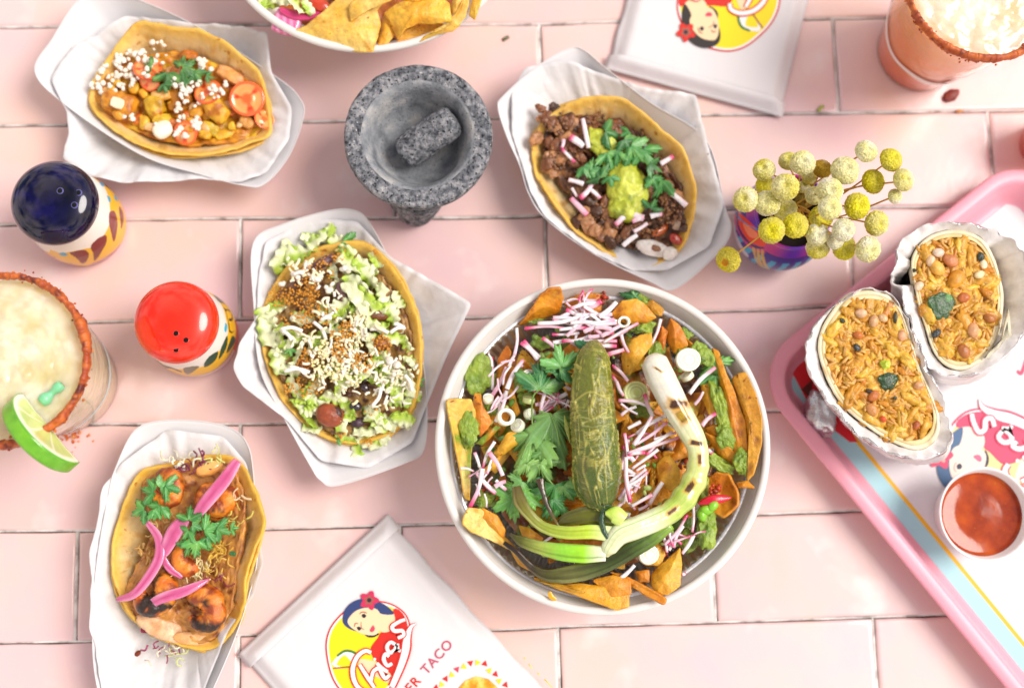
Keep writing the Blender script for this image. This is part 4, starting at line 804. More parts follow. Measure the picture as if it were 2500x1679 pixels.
for k, a in enumerate([(520,310,3.6,1.0,.35,-30,'#5d3f46'),(620,480,3.9,.8,.5,70,'#6a4a4c'),(800,600,3.9,.9,.4,10,'#6b3a1e'),(550,1150,3.5,1.0,.8,20,'#8a3f20'),(690,1100,3.8,.45,.32,10,'#241a24'),(740,1000,3.9,.35,.28,40,'#30242a'),(830,760,4.0,.6,.5,20,'#8a5428'),(700,1190,3.4,.5,.35,0,'#3a2030'),(590,1140,3.7,.5,.35,70,'#4a2420'),(380,430,3.6,.8,.4,-30,'#6b4a3c'),(740,950,4.0,.3,.25,0,'#241a24'),(420,860,3.8,.6,.4,0,'#8a4a1c')]): chunk(T3, ZI, *a[:6], (hx(a[6]), hx(a[6])*1.7), k, None, 'bean', .1, .08, m_gloss if k in (4, 5, 10) else m_food, 2)
part('tan_crumbs', scatter(ZI, [(520,330,4.0,80,60),(430,400,4.1,70,60),(440,470,4.1,60,60),(390,490,4.0,70,50),(270,500,3.6,60,40),(310,520,3.7,40,25),(440,540,4.2,60,50),(420,620,4.2,60,50),(330,640,3.9,50,20),(620,720,4.7,70,80),(620,800,4.7,60,70),(440,830,4.2,55,60),(400,870,4.1,40,30),(730,860,4.6,60,60),(830,760,4.4,55,60),(640,680,4.7,50,40),(400,1000,3.8,60,50),(480,990,3.9,50,30),(780,1110,3.9,50,15),(600,270,4.0,40,25),(760,1300,3.1,20,10),(620,1260,3.2,20,8),(540,600,4.4,60,30),(800,260,4.3,15,6),(320,1000,3.7,30,14)], .085, (C_['crumb'], hx('#d69a3c')), 9, 1, .4), m_dry, T3, kind='stuff')
r_ = random.Random(12); mb = MB()
for k in range(260):
    x, y, sp, h = [(560,800,90,4.6),(660,780,80,4.75),(600,900,90,4.6),(520,880,70,4.4),(700,640,60,4.7),(780,900,60,4.5),(900,900,70,4.2),(850,1040,70,4.1),(420,740,60,4.2),(640,960,80,4.4),(560,560,60,4.5),(380,370,60,4.1),(470,400,30,4.3),(970,940,50,4.0)][k % 14]
    x += r_.gauss(0, sp*.7); y += r_.gauss(0, sp*.7); a = r_.random()*6.28; L = r_.uniform(18, 55); mb.add(strand(ZI, x, y, x + L*math.cos(a), y + L*math.sin(a), h, r_.uniform(.06, .1), r_.uniform(-.2, .2), k), mixc(C_['cheese'], hx('#f2e6b8'), np.array([r_.random()]))[0])
for a in [(300,910,440,915),(330,885,420,930),(350,380,410,375),(460,640,530,740),(500,630,560,620),(830,1000,780,1100),(770,680,870,700),(880,700,960,670),(960,930,1000,1020),(900,650,960,680),(660,640,700,760),(690,620,730,740),(280,680,400,690),(290,690,340,740)]: mb.add(strand(ZI, *a, 4.45, .12, .12, int(a[0])), C_['cheese'])
mb2 = scatter(ZI, [(560,850,4.55,110,150),(650,760,4.6,80,70),(640,930,4.4,90,60),(690,640,4.6,60,30)], .11, (hx('#f4ecc8'), hx('#f2df98')), 19, 1, .4)
mb.V += mb2.V; mb.C += mb2.C; mb.F += [[i + mb.n for i in f] for f in mb2.F]; mb.M += mb2.M; mb.n += mb2.n
part('grated_cheese', mb, m_dry, T3, kind='stuff')
part('onion_bits', scatter(ZI, [(555,460,4.4,30,4),(370,380,4.2,20,2),(290,435,3.8,14,2),(360,610,4.2,20,2),(430,330,4.1,20,2),(480,400,4.3,14,2),(640,330,4.4,30,4),(900,880,4.4,60,5)], .22, (hx('#efe6cf'), C_['cheese']), 6, 2, .12), m_food, T3, kind='stuff')
for k, a in enumerate([(620,200,3.6,30,1.1),(330,790,4.0,80,.5),(1030,965,3.8,-20,.5),(590,1280,2.9,0,.5)]): put_leaf(T3, ZI, *a, .1, 0, k+60, hx('#3d8a45'))

# ------------------------------------------------------------------ taco: charred shrimp and pickled onion
c = ZJ.pt(560, 800, .5); T4 = thing('taco', 'corn taco of charred shrimp with pink pickled onion strips and cilantro', 'taco', c)
shell(T4, ZJ, [(200,640,2.9),(250,500,3.1),(330,350,3.2),(480,310,3.0),(650,270,2.9),(800,255,3.2),(900,310,3.8),(960,430,4.3),(1010,560,4.6),(1020,660,4.6),(970,780,4.5),(920,950,4.4),(915,1080,4.1),(870,1200,3.6),(790,1310,3.0),(680,1350,2.7),(540,1320,2.6),(400,1260,2.7),(280,1160,2.8),(210,1030,2.9),(172,900,3.0),(175,760,3.0)], (560,820,.75), 61, warm=.12)
shell(T4, ZJ, [(190,660,2.2),(260,480,2.4),(340,350,2.6),(600,280,2.4),(820,262,2.6),(950,400,3.3),(1024,600,3.6),(1000,760,3.5),(930,980,3.4),(900,1180,2.9),(770,1345,2.3),(640,1355,2.2),(400,1270,2.2),(230,1110,2.4),(168,900,2.4)], (560,820,.5), 64, 'second outer tortilla')
heap(T4, 'slaw_and_sauce', ZJ, [(340,420,2.8),(500,330,2.9),(780,290,3.1),(890,420,3.5),(920,620,3.6),(870,900,3.4),(830,1150,3.0),(700,1310,2.6),(500,1290,2.6),(330,1190,2.6),(240,1050,2.6),(330,850,2.5),(400,640,2.5)], (600,820,2.3), (hx('#e0a04a'), hx('#c98a4c'), hx('#8a4a22')), 62, .2, 1.2)
chunk(T4, ZJ, 720, 330, 3.3, .9, .45, -20, (hx('#f2a84e'), hx('#efb46a')), 31, .3, 'orange_sauce', 0, .2, m_gloss)
chunk(T4, ZJ, 470, 1230, 2.6, 1.7, .6, 18, (hx('#f4cda4'), hx('#ecb07c')), 32, .28, 'orange_sauce', 0, .55, m_food); chunk(T4, ZJ, 610, 1290, 2.55, 1.1, .4, 8, (hx('#f2c088'), hx('#e8a45c')), 33, .25, 'orange_sauce', 0, .5, m_food)
def shrimp(parent, Z, x, y, h, R_, r0, a0, seed, chr_=.1, sweep=5.2):
    n = 46; s = np.linspace(0, 1, n); a = a0 - s*sweep; rr_ = R_*(1 - .3*s); c = Z.pt(x, y, h); p = np.c_[c[0] + rr_*np.cos(a), c[1] + rr_*np.sin(a), c[2] + .18*np.sin(s*3)]
    rad = r0*np.interp(s, [0, .06, .2, .6, .85, 1], [.55, .9, 1.0, .88, .55, .2])*(1 + .045*np.cos(s*38)); V, F = tube(p, np.c_[rad, rad*.82], 20); V = V + .09*fbm(V, 2.2, seed, 4)[:, None]*(V - c)/R_
    ns = fbm(V, 1.5, seed, 4); C = mixc(C_['shr'], C_['shrl'], .5 + ns*1.3); C = mixc(C, C_['shrd'], sm(-.05, .3, fbm(V, 1.9, seed+5, 4))); C = mixc(C, C_['char'], sm(.32 - chr_, .6 - chr_, fbm(V, 1.3, seed+9, 4)))
    part('shrimp', MB().add((V, F), C), m_gloss2, parent)
m_gloss2 = MAT('charred_shrimp', attr=True, rough=.4, sss=.15, sr=.2, coat=.4, cr=.25, bump=.12, bs=.3, bdet=6)
shrimp(T4, ZJ, 460, 450, 3.5, .84, .70, 2.0, 1, .0); shrimp(T4, ZJ, 750, 480, 3.6, .86, .74, .5, 4, .08); shrimp(T4, ZJ, 610, 830, 3.4, .68, .62, -.8, 8, .1); shrimp(T4, ZJ, 395, 1030, 3.45, .95, .80, 1.2, 12, .42); shrimp(T4, ZJ, 675, 1135, 3.55, .95, .82, 2.4, 17, .22); shrimp(T4, ZJ, 760, 640, 3.0, .5, .4, 2.4, 21, .3)
mb = MB(); r_ = random.Random(3)
for (x, y, h, sp, n, cc) in [(540,320,3.3,60,26,'#f0ead0'),(620,320,3.4,60,12,'#7c2a4c'),(680,280,3.3,40,6,'#8a2f55'),(750,270,3.3,30,8,'#dbe28a'),(640,910,3.4,90,34,'#f0dca0'),(700,880,3.4,60,14,'#d8b050'),(780,780,3.6,60,20,'#e0b23c'),(870,620,3.9,40,10,'#dcc860'),(880,500,3.9,30,6,'#f2d2a8'),(760,950,3.4,50,8,'#8a2f40'),(470,620,3.0,70,14,'#e8c27a'),(350,800,2.8,40,12,'#d9a860'),(460,1320,2.2,70,9,'#e6dcc2'),(500,1340,2.1,60,5,'#9a2a5a'),(540,1380,1.6,50,5,'#d5dc9a'),(400,1330,1.9,40,4,'#a23a66')]:
    for k in range(n):
        X, Y, a, L = x + r_.gauss(0, sp*.6), y + r_.gauss(0, sp*.45), r_.random()*6.28, r_.uniform(25, 70); mb.add(strand(ZJ, X, Y, X + L*math.cos(a), Y + L*math.sin(a), h + r_.uniform(0, .2), r_.uniform(.03, .07), r_.uniform(-.4, .4), k), hx(cc)*r_.uniform(.85, 1.1))
part('cabbage_slaw', mb, m_food, T4, kind='stuff')
def pickled(pts, w, seed, taper=.35, th=.09):
    V, F = ribbonfood(ZJ, pts, 0, dim(ZJ, w)/2*.88, th*.6, seed, 26, taper); s = np.repeat(np.linspace(0, 1, 26), 10); k = np.tile(np.arange(10), 26); C = mixc(hx('#cf4c88'), hx('#e89cc0'), .4 + .7*fbm(np.c_[s*3, np.cos(k*.628)*2.2, np.sin(k*.628)*2.2], 1.6, seed)); C = mixc(C, hx('#b02c68'), .6*((k % 5) == 2)); C = mixc(C, hx('#f0b8d2'), .6*((k % 5) == 4)); part('pickled_onion_strip', MB().add((V, F), C), m_gloss, T4)
pickled([(878,285,4.5),(800,400,4.6),(700,520,4.55),(640,600,4.3)], 90, 1, .6); pickled([(590,610,4.3),(520,690,4.3),(455,820,4.1)], 100, 2, .5); pickled([(360,625,3.9),(430,720,4.1),(435,830,4.2),(370,950,4.2),(290,1040,4.1),(195,1070,3.6)], 66, 3, .4)
pickled([(330,1135,3.8),(440,1065,4.3),(580,1020,4.4),(718,955,4.0)], 70, 4, .15); pickled([(455,820,4.0),(490,890,3.9),(565,945,3.7)], 45, 5, .4)
for k, a in enumerate([(400,450,4.3,180,.9),(400,470,4.4,200,1.2),(440,440,4.4,-30,1.0),(470,430,4.4,20,1.2),(440,540,4.3,120,1.2),(350,560,4.2,160,1.1),(410,560,4.3,60,.9),(600,620,4.7,-90,1.1),(600,680,4.7,130,1.0),(620,650,4.7,20,.9),(690,680,4.6,-20,1.3),(760,670,4.5,20,1.1),(650,740,4.6,100,1.3),(610,760,4.5,120,1.1),(840,670,4.4,0,.6),(700,720,4.5,70,.9)]):
    put_leaf(T4, ZJ, a[0], a[1], a[2], a[3], a[4]*.88, .15, .2*(k % 3 - 1), k+90, hx('#2d7d42') if k % 2 else hx('#3b8f4c'))
chunk(T4, ZJ, 350, 1243, 2.4, .25, .16, 10, (hx('#8a1040'), hx('#a02050')), 3, .08, 'cabbage_fleck'); chunk(T4, ZJ, 850, 810, 4.0, .25, .16, 10, (C_['dgreen'], C_['green']), 4, .08, 'herb_fleck')
solo('meat_crumb', blob(ZJ.pt(315, 1372, 1.3), (.25, .16, .12), .6, 0, 0, .3, 1.5, 2, 4), MAT('brown_crumb', base='#7a2c10', rough=.6), 'small reddish brown crumb fallen on the paper below the shrimp taco', 'crumb')
# ================================================================== heaped bowl
m_chip = MAT('fried_tortilla', attr=True, var=.30, vs=.45, rough=.45, rv=.12, sss=.2, sr=.2, bump=.16, bs=.5, bdet=7, coat=.3, cr=.25, spots=[(.4, .66, '#9a4c0c', .06)])
m_guac = MAT('green_avocado_sauce', attr=True, var=.15, vs=.5, rough=.35, sss=.25, sr=.2, bump=.14, bs=.3, bdet=7, coat=.4, cr=.15)
m_under = MAT('sauced_underlayer', attr=True, var=.4, vs=.4, rough=.3, bump=.12, bs=.6, bdet=6, coat=.6, cr=.12)
def chipgeo(Z, pts, curl, seed, kind, green=0, thick=.16):
    q = Z(pts); n = len(q); o = []; r2 = random.Random(seed)
    for i in range(n):
        a, b = q[i], q[(i+1) % n]
        for t in np.linspace(0, 1, 9, endpoint=False): o.append(a + (b - a)*t)
    o = np.array(o); k = np.roll(o, 1, 0)*.25 + o*.5 + np.roll(o, -1, 0)*.25; o = k; o[:, :2] += .05*np.c_[fbm(o, 2, seed), fbm(o, 2, seed+1)]; c = o.mean(0) + [0, 0, curl]
    V, F = dish(o, c, [.12, .25, .37, .5, .62, .73, .84, .93, 1.0], lambda s: s**1.7, 0, .16, .8, seed); V[:, 2] += .05*fbm(V, 2.2, seed+3)
    base, alt, dark = dict(o=('#eaa024', '#dc8414', '#a4520e'), g=('#f0b42e', '#e8981a', '#b8680e'), y=('#f4c040', '#eea622', '#c87c10'), r=('#d97a16', '#e89a24', '#8f3c0a'), p=('#f5d376', '#f0b93e', '#d4961e'), b=('#cc8a20', '#e4a632', '#94560f'))[kind]
    ns = fbm(V, .7, seed+11, 4); C = mixc(hx(base), hx(alt), .35 + 1.3*ns); C = mixc(C, hx(dark), sm(.18, .6, fbm(V, 1.1, seed+5, 4))*.85)
    if green: C = mixc(C, hx('#7f9a26'), sm(.25 - green*.5, .5 - green*.4, fbm(V, .7, seed+21, 3)))
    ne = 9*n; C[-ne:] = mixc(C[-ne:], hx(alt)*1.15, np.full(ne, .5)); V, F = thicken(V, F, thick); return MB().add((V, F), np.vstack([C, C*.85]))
def chip(Z, pts, curl, seed, kind, label, green=0, grp='fried tortilla chips in the heaped bowl'):
    return solo('tortilla_chip', chipgeo(Z, pts, curl, seed, kind, green), m_chip, label, 'tortilla chip', grp)
def where(x, y):
    d = math.hypot(x - BC[0], y - BC[1]); a = math.degrees(math.atan2(y - BC[1], x - BC[0])) % 360
    s = ['right', 'upper right', 'top', 'upper left', 'left', 'lower left', 'bottom', 'lower right'][int((a + 22.5)//45) % 8]
    return ('near the middle, towards the ' + s) if d < 4.5 else 'by the ' + s + ' rim'
def Z_(x, y): return ZL.pt(x, y, 6.0)[:2]
# underlayer: sauce-soaked broken chips that fill the pan, crevice shade painted in dark
th = np.linspace(0, 2*math.pi, 160, endpoint=False); R_ = 7.75 + .7*fbm(np.c_[np.cos(th)*4, np.sin(th)*4, th*0], .8, 3); R_ += .5*np.cos(th - 2.4) * 0
o = np.c_[BC[0] + R_*np.cos(th), BC[1] + R_*np.sin(th), np.full(160, 3.7)]; V, F = dish(o, BC + [0, 0, 5.0], list(np.linspace(.03, 1, 60)), lambda s: s**2.2)
V[:, 2] += .42*fbm(V, .75, 5, 4) + .3*np.abs(vn(V, 1.9, 9)) - .1; t_ = fbm(V, .9, 14, 4); C = mixc(hx('#6e2e06'), hx('#c0700f'), .45 + 1.2*t_); C = mixc(C, hx('#5f7d1c'), sm(.12, .3, fbm(V, .6, 31, 3))); C = mixc(C, hx('#240c04'), sm(.1, .5, fbm(V, 1.2, 44, 3)))
solo('chip_underlayer', MB().add(thicken(V, F, .4), np.vstack([C, C])), m_under, 'layer of sauce-soaked broken chips filling the foil pan, gap shade painted dark', 'chips', kind='stuff')
r_ = random.Random(44)
for k in range(96):          # broken pieces showing between the toppings
    a, d = r_.random()*6.283, 7.1*math.sqrt(r_.uniform(.05, 1)); cx_, cy_ = BC[0] + d*math.cos(a), BC[1] + d*math.sin(a); sz_ = r_.uniform(.8, 1.7); a2 = r_.random()*6.28; h = 5.15 - .018*d*d
    tl = [r_.uniform(-.5, .7) for _ in range(3)]; pts = [(cx_ + sz_*math.cos(a2 + j*2.1 + r_.uniform(-.3, .3)), cy_ + sz_*math.sin(a2 + j*2.1), h + tl[j]) for j in range(3)]
    class W_:
        def __call__(s, p): return np.array(p)
    solo('tortilla_chip', chipgeo(W_(), pts, r_.uniform(-.2, .35), 300 + k, 'ogryyo'[k % 6], .35 if k % 3 == 0 else 0), m_chip, 'sauced chip piece buried in the heaped bowl, ' + where(cx_, cy_), 'tortilla chip', 'buried chip pieces in the heaped bowl')
CH = [(ZL,[(400,255,5.2),(450,190,6.3),(505,115,7.1),(545,85,7.3),(598,80,7.4),(608,130,6.8),(590,195,5.9),(480,230,5.2)],.25,1,'o',0,'orange chip standing up over the upper left rim of the heaped bowl'),
 (ZL,[(600,140,5.2),(700,100,5.6),(790,110,5.6),(780,190,5.4),(640,200,5.3)],.2,2,'o',0,'reddish orange chip behind the radish pile at the top of the heaped bowl'),
 (ZL,[(300,480,4.9),(310,400,5.2),(350,340,5.6),(368,370,5.6),(345,470,5.2),(290,560,4.8)],.1,3,'r',0,'red-orange upright chip beside the foil at the upper left of the heaped bowl'),
 (ZL,[(355,530,5.2),(380,545,5.3),(412,650,5.5),(390,668,5.4),(362,600,5.2)],.1,4,'y',0,'narrow yellow chip sliver left of the spiral onion ring'),
 (ZL,[(75,592,6.9),(120,584,6.9),(190,590,6.7),(205,640,6.3),(192,740,6.0),(185,900,5.8),(182,1050,5.6),(160,1042,5.7),(128,850,6.1)],-.35,5,'p',.25,'tall pale golden chip leaning on the left rim of the heaped bowl'),
 (ZL,[(200,560,5.9),(230,560,6.1),(245,620,6.2),(285,690,6.2),(255,730,6.0),(225,760,5.8),(190,690,5.9)],.3,6,'r',0,'folded red-orange chip beside the tall golden chip'),
 (ZL,[(205,790,5.7),(230,765,6.0),(300,705,6.1),(325,712,6.1),(290,750,6.0),(235,800,5.8)],.2,7,'r',.3,'curled brown-edged chip strip left of the cilantro'),
 (ZL,[(290,830,5.8),(350,740,6.2),(400,725,6.3),(438,765,6.3),(390,800,6.0),(310,860,5.7)],.35,8,'y',0,'yolk-yellow chip with a red underside above the long cilantro leaf'),
 (ZL,[(490,560,5.5),(510,680,5.7),(565,725,5.8),(560,790,5.6),(520,790,5.6),(490,690,5.4)],.2,9,'o',0,'orange chip directly left of the green pepper'),
 (ZL,[(148,1150,7.1),(170,1080,6.8),(235,1085,6.7),(300,1160,6.5),(350,1225,6.2),(400,1295,5.9),(290,1235,6.6),(190,1190,7.0)],.1,10,'p',0,'long pale golden chip over the lower left rim of the heaped bowl'),
 (ZL,[(210,1110,6.6),(240,1080,6.7),(310,1115,6.7),(345,1180,6.5),(340,1225,6.3),(260,1160,6.6)],.3,11,'o',0,'orange folded chip with a dark red side at the lower left of the heaped bowl'),
 (ZL,[(225,920,5.5),(300,855,5.8),(325,850,5.8),(300,900,5.6),(240,935,5.5)],.1,12,'y',0,'yellow chip edge under the small left radish sticks'),
 (ZL,[(400,1160,5.3),(450,1170,5.4),(520,1220,5.5),(500,1250,5.4),(430,1240,5.2)],.2,13,'g',.4,'green-smeared chip inside the loop of wilted onion leaf'),
 (ZL,[(465,1395,6.0),(560,1430,6.3),(690,1425,6.5),(800,1440,6.7),(910,1470,6.8),(908,1535,7.0),(850,1550,6.9),(720,1500,6.7),(560,1445,6.3)],.25,14,'g',0,'large blistered golden chip along the bottom rim of the heaped bowl'),
 (ZL,[(735,1410,6.4),(830,1385,6.6),(918,1410,6.9),(918,1475,7.0),(820,1490,6.8)],.2,15,'o',0,'orange chip lying on the large blistered chip at the bottom rim'),
 (ZL,[(820,1375,6.3),(880,1380,6.5),(960,1430,6.9),(1078,1500,7.2),(1072,1518,7.2),(960,1465,6.9),(860,1410,6.3)],.05,16,'o',0,'thin edge-on chip poking over the bottom rim of the heaped bowl'),
 (ZL,[(1010,1380,6.0),(1060,1330,6.2),(1140,1260,6.2),(1150,1340,6.6),(1142,1435,6.9),(1085,1478,7.0),(1030,1470,6.8),(1005,1430,6.3)],.4,17,'g',0,'puffed golden brown chip at the lower right of the heaped bowl'),
 (ZL,[(950,1280,5.6),(1040,1235,5.9),(1075,1290,6.1),(1050,1350,6.1),(970,1340,5.8)],.3,18,'y',0,'yellow-orange chip under the lowest onion slice'),
 (ZL,[(930,1370,5.8),(1000,1360,6.0),(1000,1420,6.1),(950,1420,5.9)],.2,19,'r',0,'small red-orange chip above the thin edge-on chip'),
 (ZL,[(1030,880,5.9),(1062,845,6.1),(1090,838,6.2),(1138,900,6.3),(1140,970,6.2),(1100,1010,6.0),(1040,975,5.9)],.35,20,'y',0,'smooth yellow chip inside the curve of the grilled onion'),
 (ZL,[(1010,860,5.4),(1040,850,5.5),(1020,960,5.6),(1030,1000,5.6),(1010,1090,5.5),(985,1060,5.4),(1000,980,5.4)],.1,21,'g',0,'narrow yellow chip strip beside the smooth yellow chip'),
 (ZL,[(1372,495,6.4),(1400,470,6.9),(1438,462,7.1),(1485,560,7.3),(1515,680,7.4),(1512,800,7.3),(1475,930,7.0),(1440,965,6.7),(1452,800,6.5),(1420,640,6.3)],.25,22,'b',0,'tall brown blistered chip along the right rim of the heaped bowl'),
 (ZL,[(1285,350,6.2),(1320,370,6.4),(1350,470,6.5),(1390,560,6.6),(1440,700,6.7),(1450,850,6.6),(1430,935,6.4),(1370,860,6.0),(1340,680,5.8),(1320,520,5.9)],.3,23,'o',.15,'long orange chip with green sauce inside the right rim chip'),
 (ZL,[(1250,735,5.9),(1300,760,6.2),(1360,805,6.4),(1402,845,6.3),(1375,890,5.9),(1310,840,5.8)],.2,24,'o',0,'orange curled chip right of the grilled onion bend'),
 (ZL,[(1255,960,5.7),(1300,920,6.3),(1360,930,6.6),(1400,1010,6.8),(1400,1070,6.8),(1340,1122,6.6),(1280,1095,6.2)],-.6,25,'r',.1,'cupped orange chip with red filling at the right of the heaped bowl'),
 (ZL,[(1395,965,6.5),(1450,958,6.9),(1475,985,7.1),(1440,992,6.9),(1400,990,6.5)],.1,26,'o',0,'small orange chip tip at the end of the right rim chips'),
 (ZL,[(1075,275,5.6),(1095,215,6.0),(1145,260,6.2),(1180,340,6.2),(1110,380,5.8),(1080,330,5.6)],.4,27,'o',0,'rounded orange chip by the foil at the upper right of the heaped bowl'),
 (ZL,[(1025,330,5.5),(1055,250,5.8),(1085,280,5.9),(1065,370,5.6)],.2,28,'r',0,'narrow red-orange chip beside the rounded orange chip'),
 (ZL,[(1160,300,5.8),(1220,350,6.0),(1260,390,6.0),(1200,400,5.8)],.15,29,'o',0,'orange chip edge above the white onion slice'),
 (ZL,[(820,200,6.0),(870,140,6.4),(940,128,6.6),(975,150,6.6),(1035,215,6.4),(990,240,6.2),(900,245,6.0),(840,230,5.9)],.35,30,'g',0,'golden chip right of the radish pile near the top of the heaped bowl'),
 (ZL,[(890,330,5.8),(960,290,6.3),(1010,285,6.5),(1015,340,6.3),(960,410,6.1),(910,480,5.9),(880,470,5.7),(870,390,5.6)],.3,31,'y',.1,'folded yellow-orange chip between the pepper and the onion bulb'),
 (ZL,[(1230,500,5.7),(1275,510,5.9),(1290,600,6.0),(1310,640,6.1),(1270,660,5.9),(1240,580,5.7)],.15,32,'y',0,'yellow chip right of the onion stalk and below the long radish stick'),
 (ZL,[(1255,715,5.6),(1310,700,5.9),(1340,750,6.0),(1300,790,5.8)],.2,33,'o',0,'orange chip beneath the curled chip right of the onion'),
 (ZL,[(870,620,5.5),(910,630,5.6),(905,690,5.7),(880,720,5.5)],.15,34,'y',.2,'small yellow chip close against the right side of the pepper'),
 (ZL,[(905,660,5.6),(945,730,5.7),(940,750,5.7),(895,720,5.5)],.1,35,'g',0,'thin yellow chip shard right of the pepper'),
 (ZL,[(600,1180,5.2),(760,1170,5.4),(900,1260,5.5),(800,1330,5.4),(620,1300,5.2)],.2,36,'r',.3,'dark orange chip under the onion leaves'),
 (ZL,[(330,1200,5.9),(420,1290,6.0),(500,1360,6.1),(520,1400,6.1),(400,1340,6.0)],.1,37,'b',0,'brown chip under the charred tip of the onion leaf')]
for Z, pts, cu, sd_, kd, gr, lab in CH: chip(Z, pts, cu, sd_, kd, lab, gr)
def smear(Z, x, y, h, rx, ry, rz, ang, seed, lab=None):
    V, F = blob(Z.pt(x, y, h), (rx, ry, rz*.75), -math.radians(ang), 0, 0, .75, 1.5, 5, seed); V = V + (.16*fbm(V, 2.2, seed, 4))[:, None]*[.6, .6, 1]; t = fbm(V, 1.1, seed+2, 4)
    C = mixc(hx('#7d9b2c'), hx('#a8bf46'), .45 + 1.2*t); C = mixc(C, hx('#4f7022'), sm(.15, .45, fbm(V, 1.6, seed+7, 3))*.7)
    solo('green_sauce_dollop', MB().add((V, F), C), m_guac, lab or 'green avocado sauce dollop in the heaped bowl, ' + where(*Z.pt(x, y, h)[:2]), 'green sauce', 'green sauce dollops in the heaped bowl')
for k, a in enumerate([(222,480,5.3,.85,1.25,.5,0,'flat green sauce blob against the foil at the upper left of the heaped bowl'),(178,720,6.1,.55,1.2,.4,0,'green sauce smeared on the tall pale golden chip'),(1325,620,6.2,.45,1.6,.4,-15,'green sauce streak along the long orange right chip'),(1350,760,6.3,.5,.8,.35,-20),(1310,880,6.0,1.1,.42,.4,30,'green sauce under the curled orange chip on the right'),(1425,880,6.6,.45,.8,.35,0,'green sauce at the tip of the long orange right chip'),
    (1262,1170,6.2,.55,1.15,.5,8,'green sauce hanging down the foil at the lower right of the heaped bowl'),(1240,1010,5.7,.4,.9,.4,0),(505,330,5.6,.6,.45,.3,0),(480,215,5.3,.7,.35,.3,-20),(975,255,5.7,.7,.45,.35,0),(1240,385,6.1,.75,.55,.35,50,'green sauce behind the white onion slice'),(1035,360,5.5,.5,.5,.3,0),(1150,365,5.8,.6,.35,.3,20),(415,500,5.5,.45,.75,.35,0),(430,580,5.3,.4,.4,.3,0),(280,630,5.4,.4,.5,.3,20),(250,1040,5.4,.6,.5,.35,0,'green sauce under the lower left radish sticks'),(640,1290,5.3,1.0,.4,.3,0),(1180,1230,5.3,.5,.7,.4,0),(560,170,5.5,.5,.3,.25,0),(960,130,5.6,.6,.3,.3,10),(1160,290,5.3,.5,.35,.3,0),(960,640,5.4,.6,.5,.35,0),(720,1350,5.2,.9,.35,.3,0),(1100,620,5.2,.5,.7,.3,0)]):
    smear(ZL, *a[:7], seed=k+200, lab=a[7] if len(a) > 7 else None)
# dark char-blue chip and red sauce at the back
chip(ZL, [(970,160,5.6),(1010,130,5.8),(1070,180,6.0),(1055,210,5.9),(1000,190,5.7)], .15, 71, 'b', 'dark bluish chip at the top right of the heaped bowl')
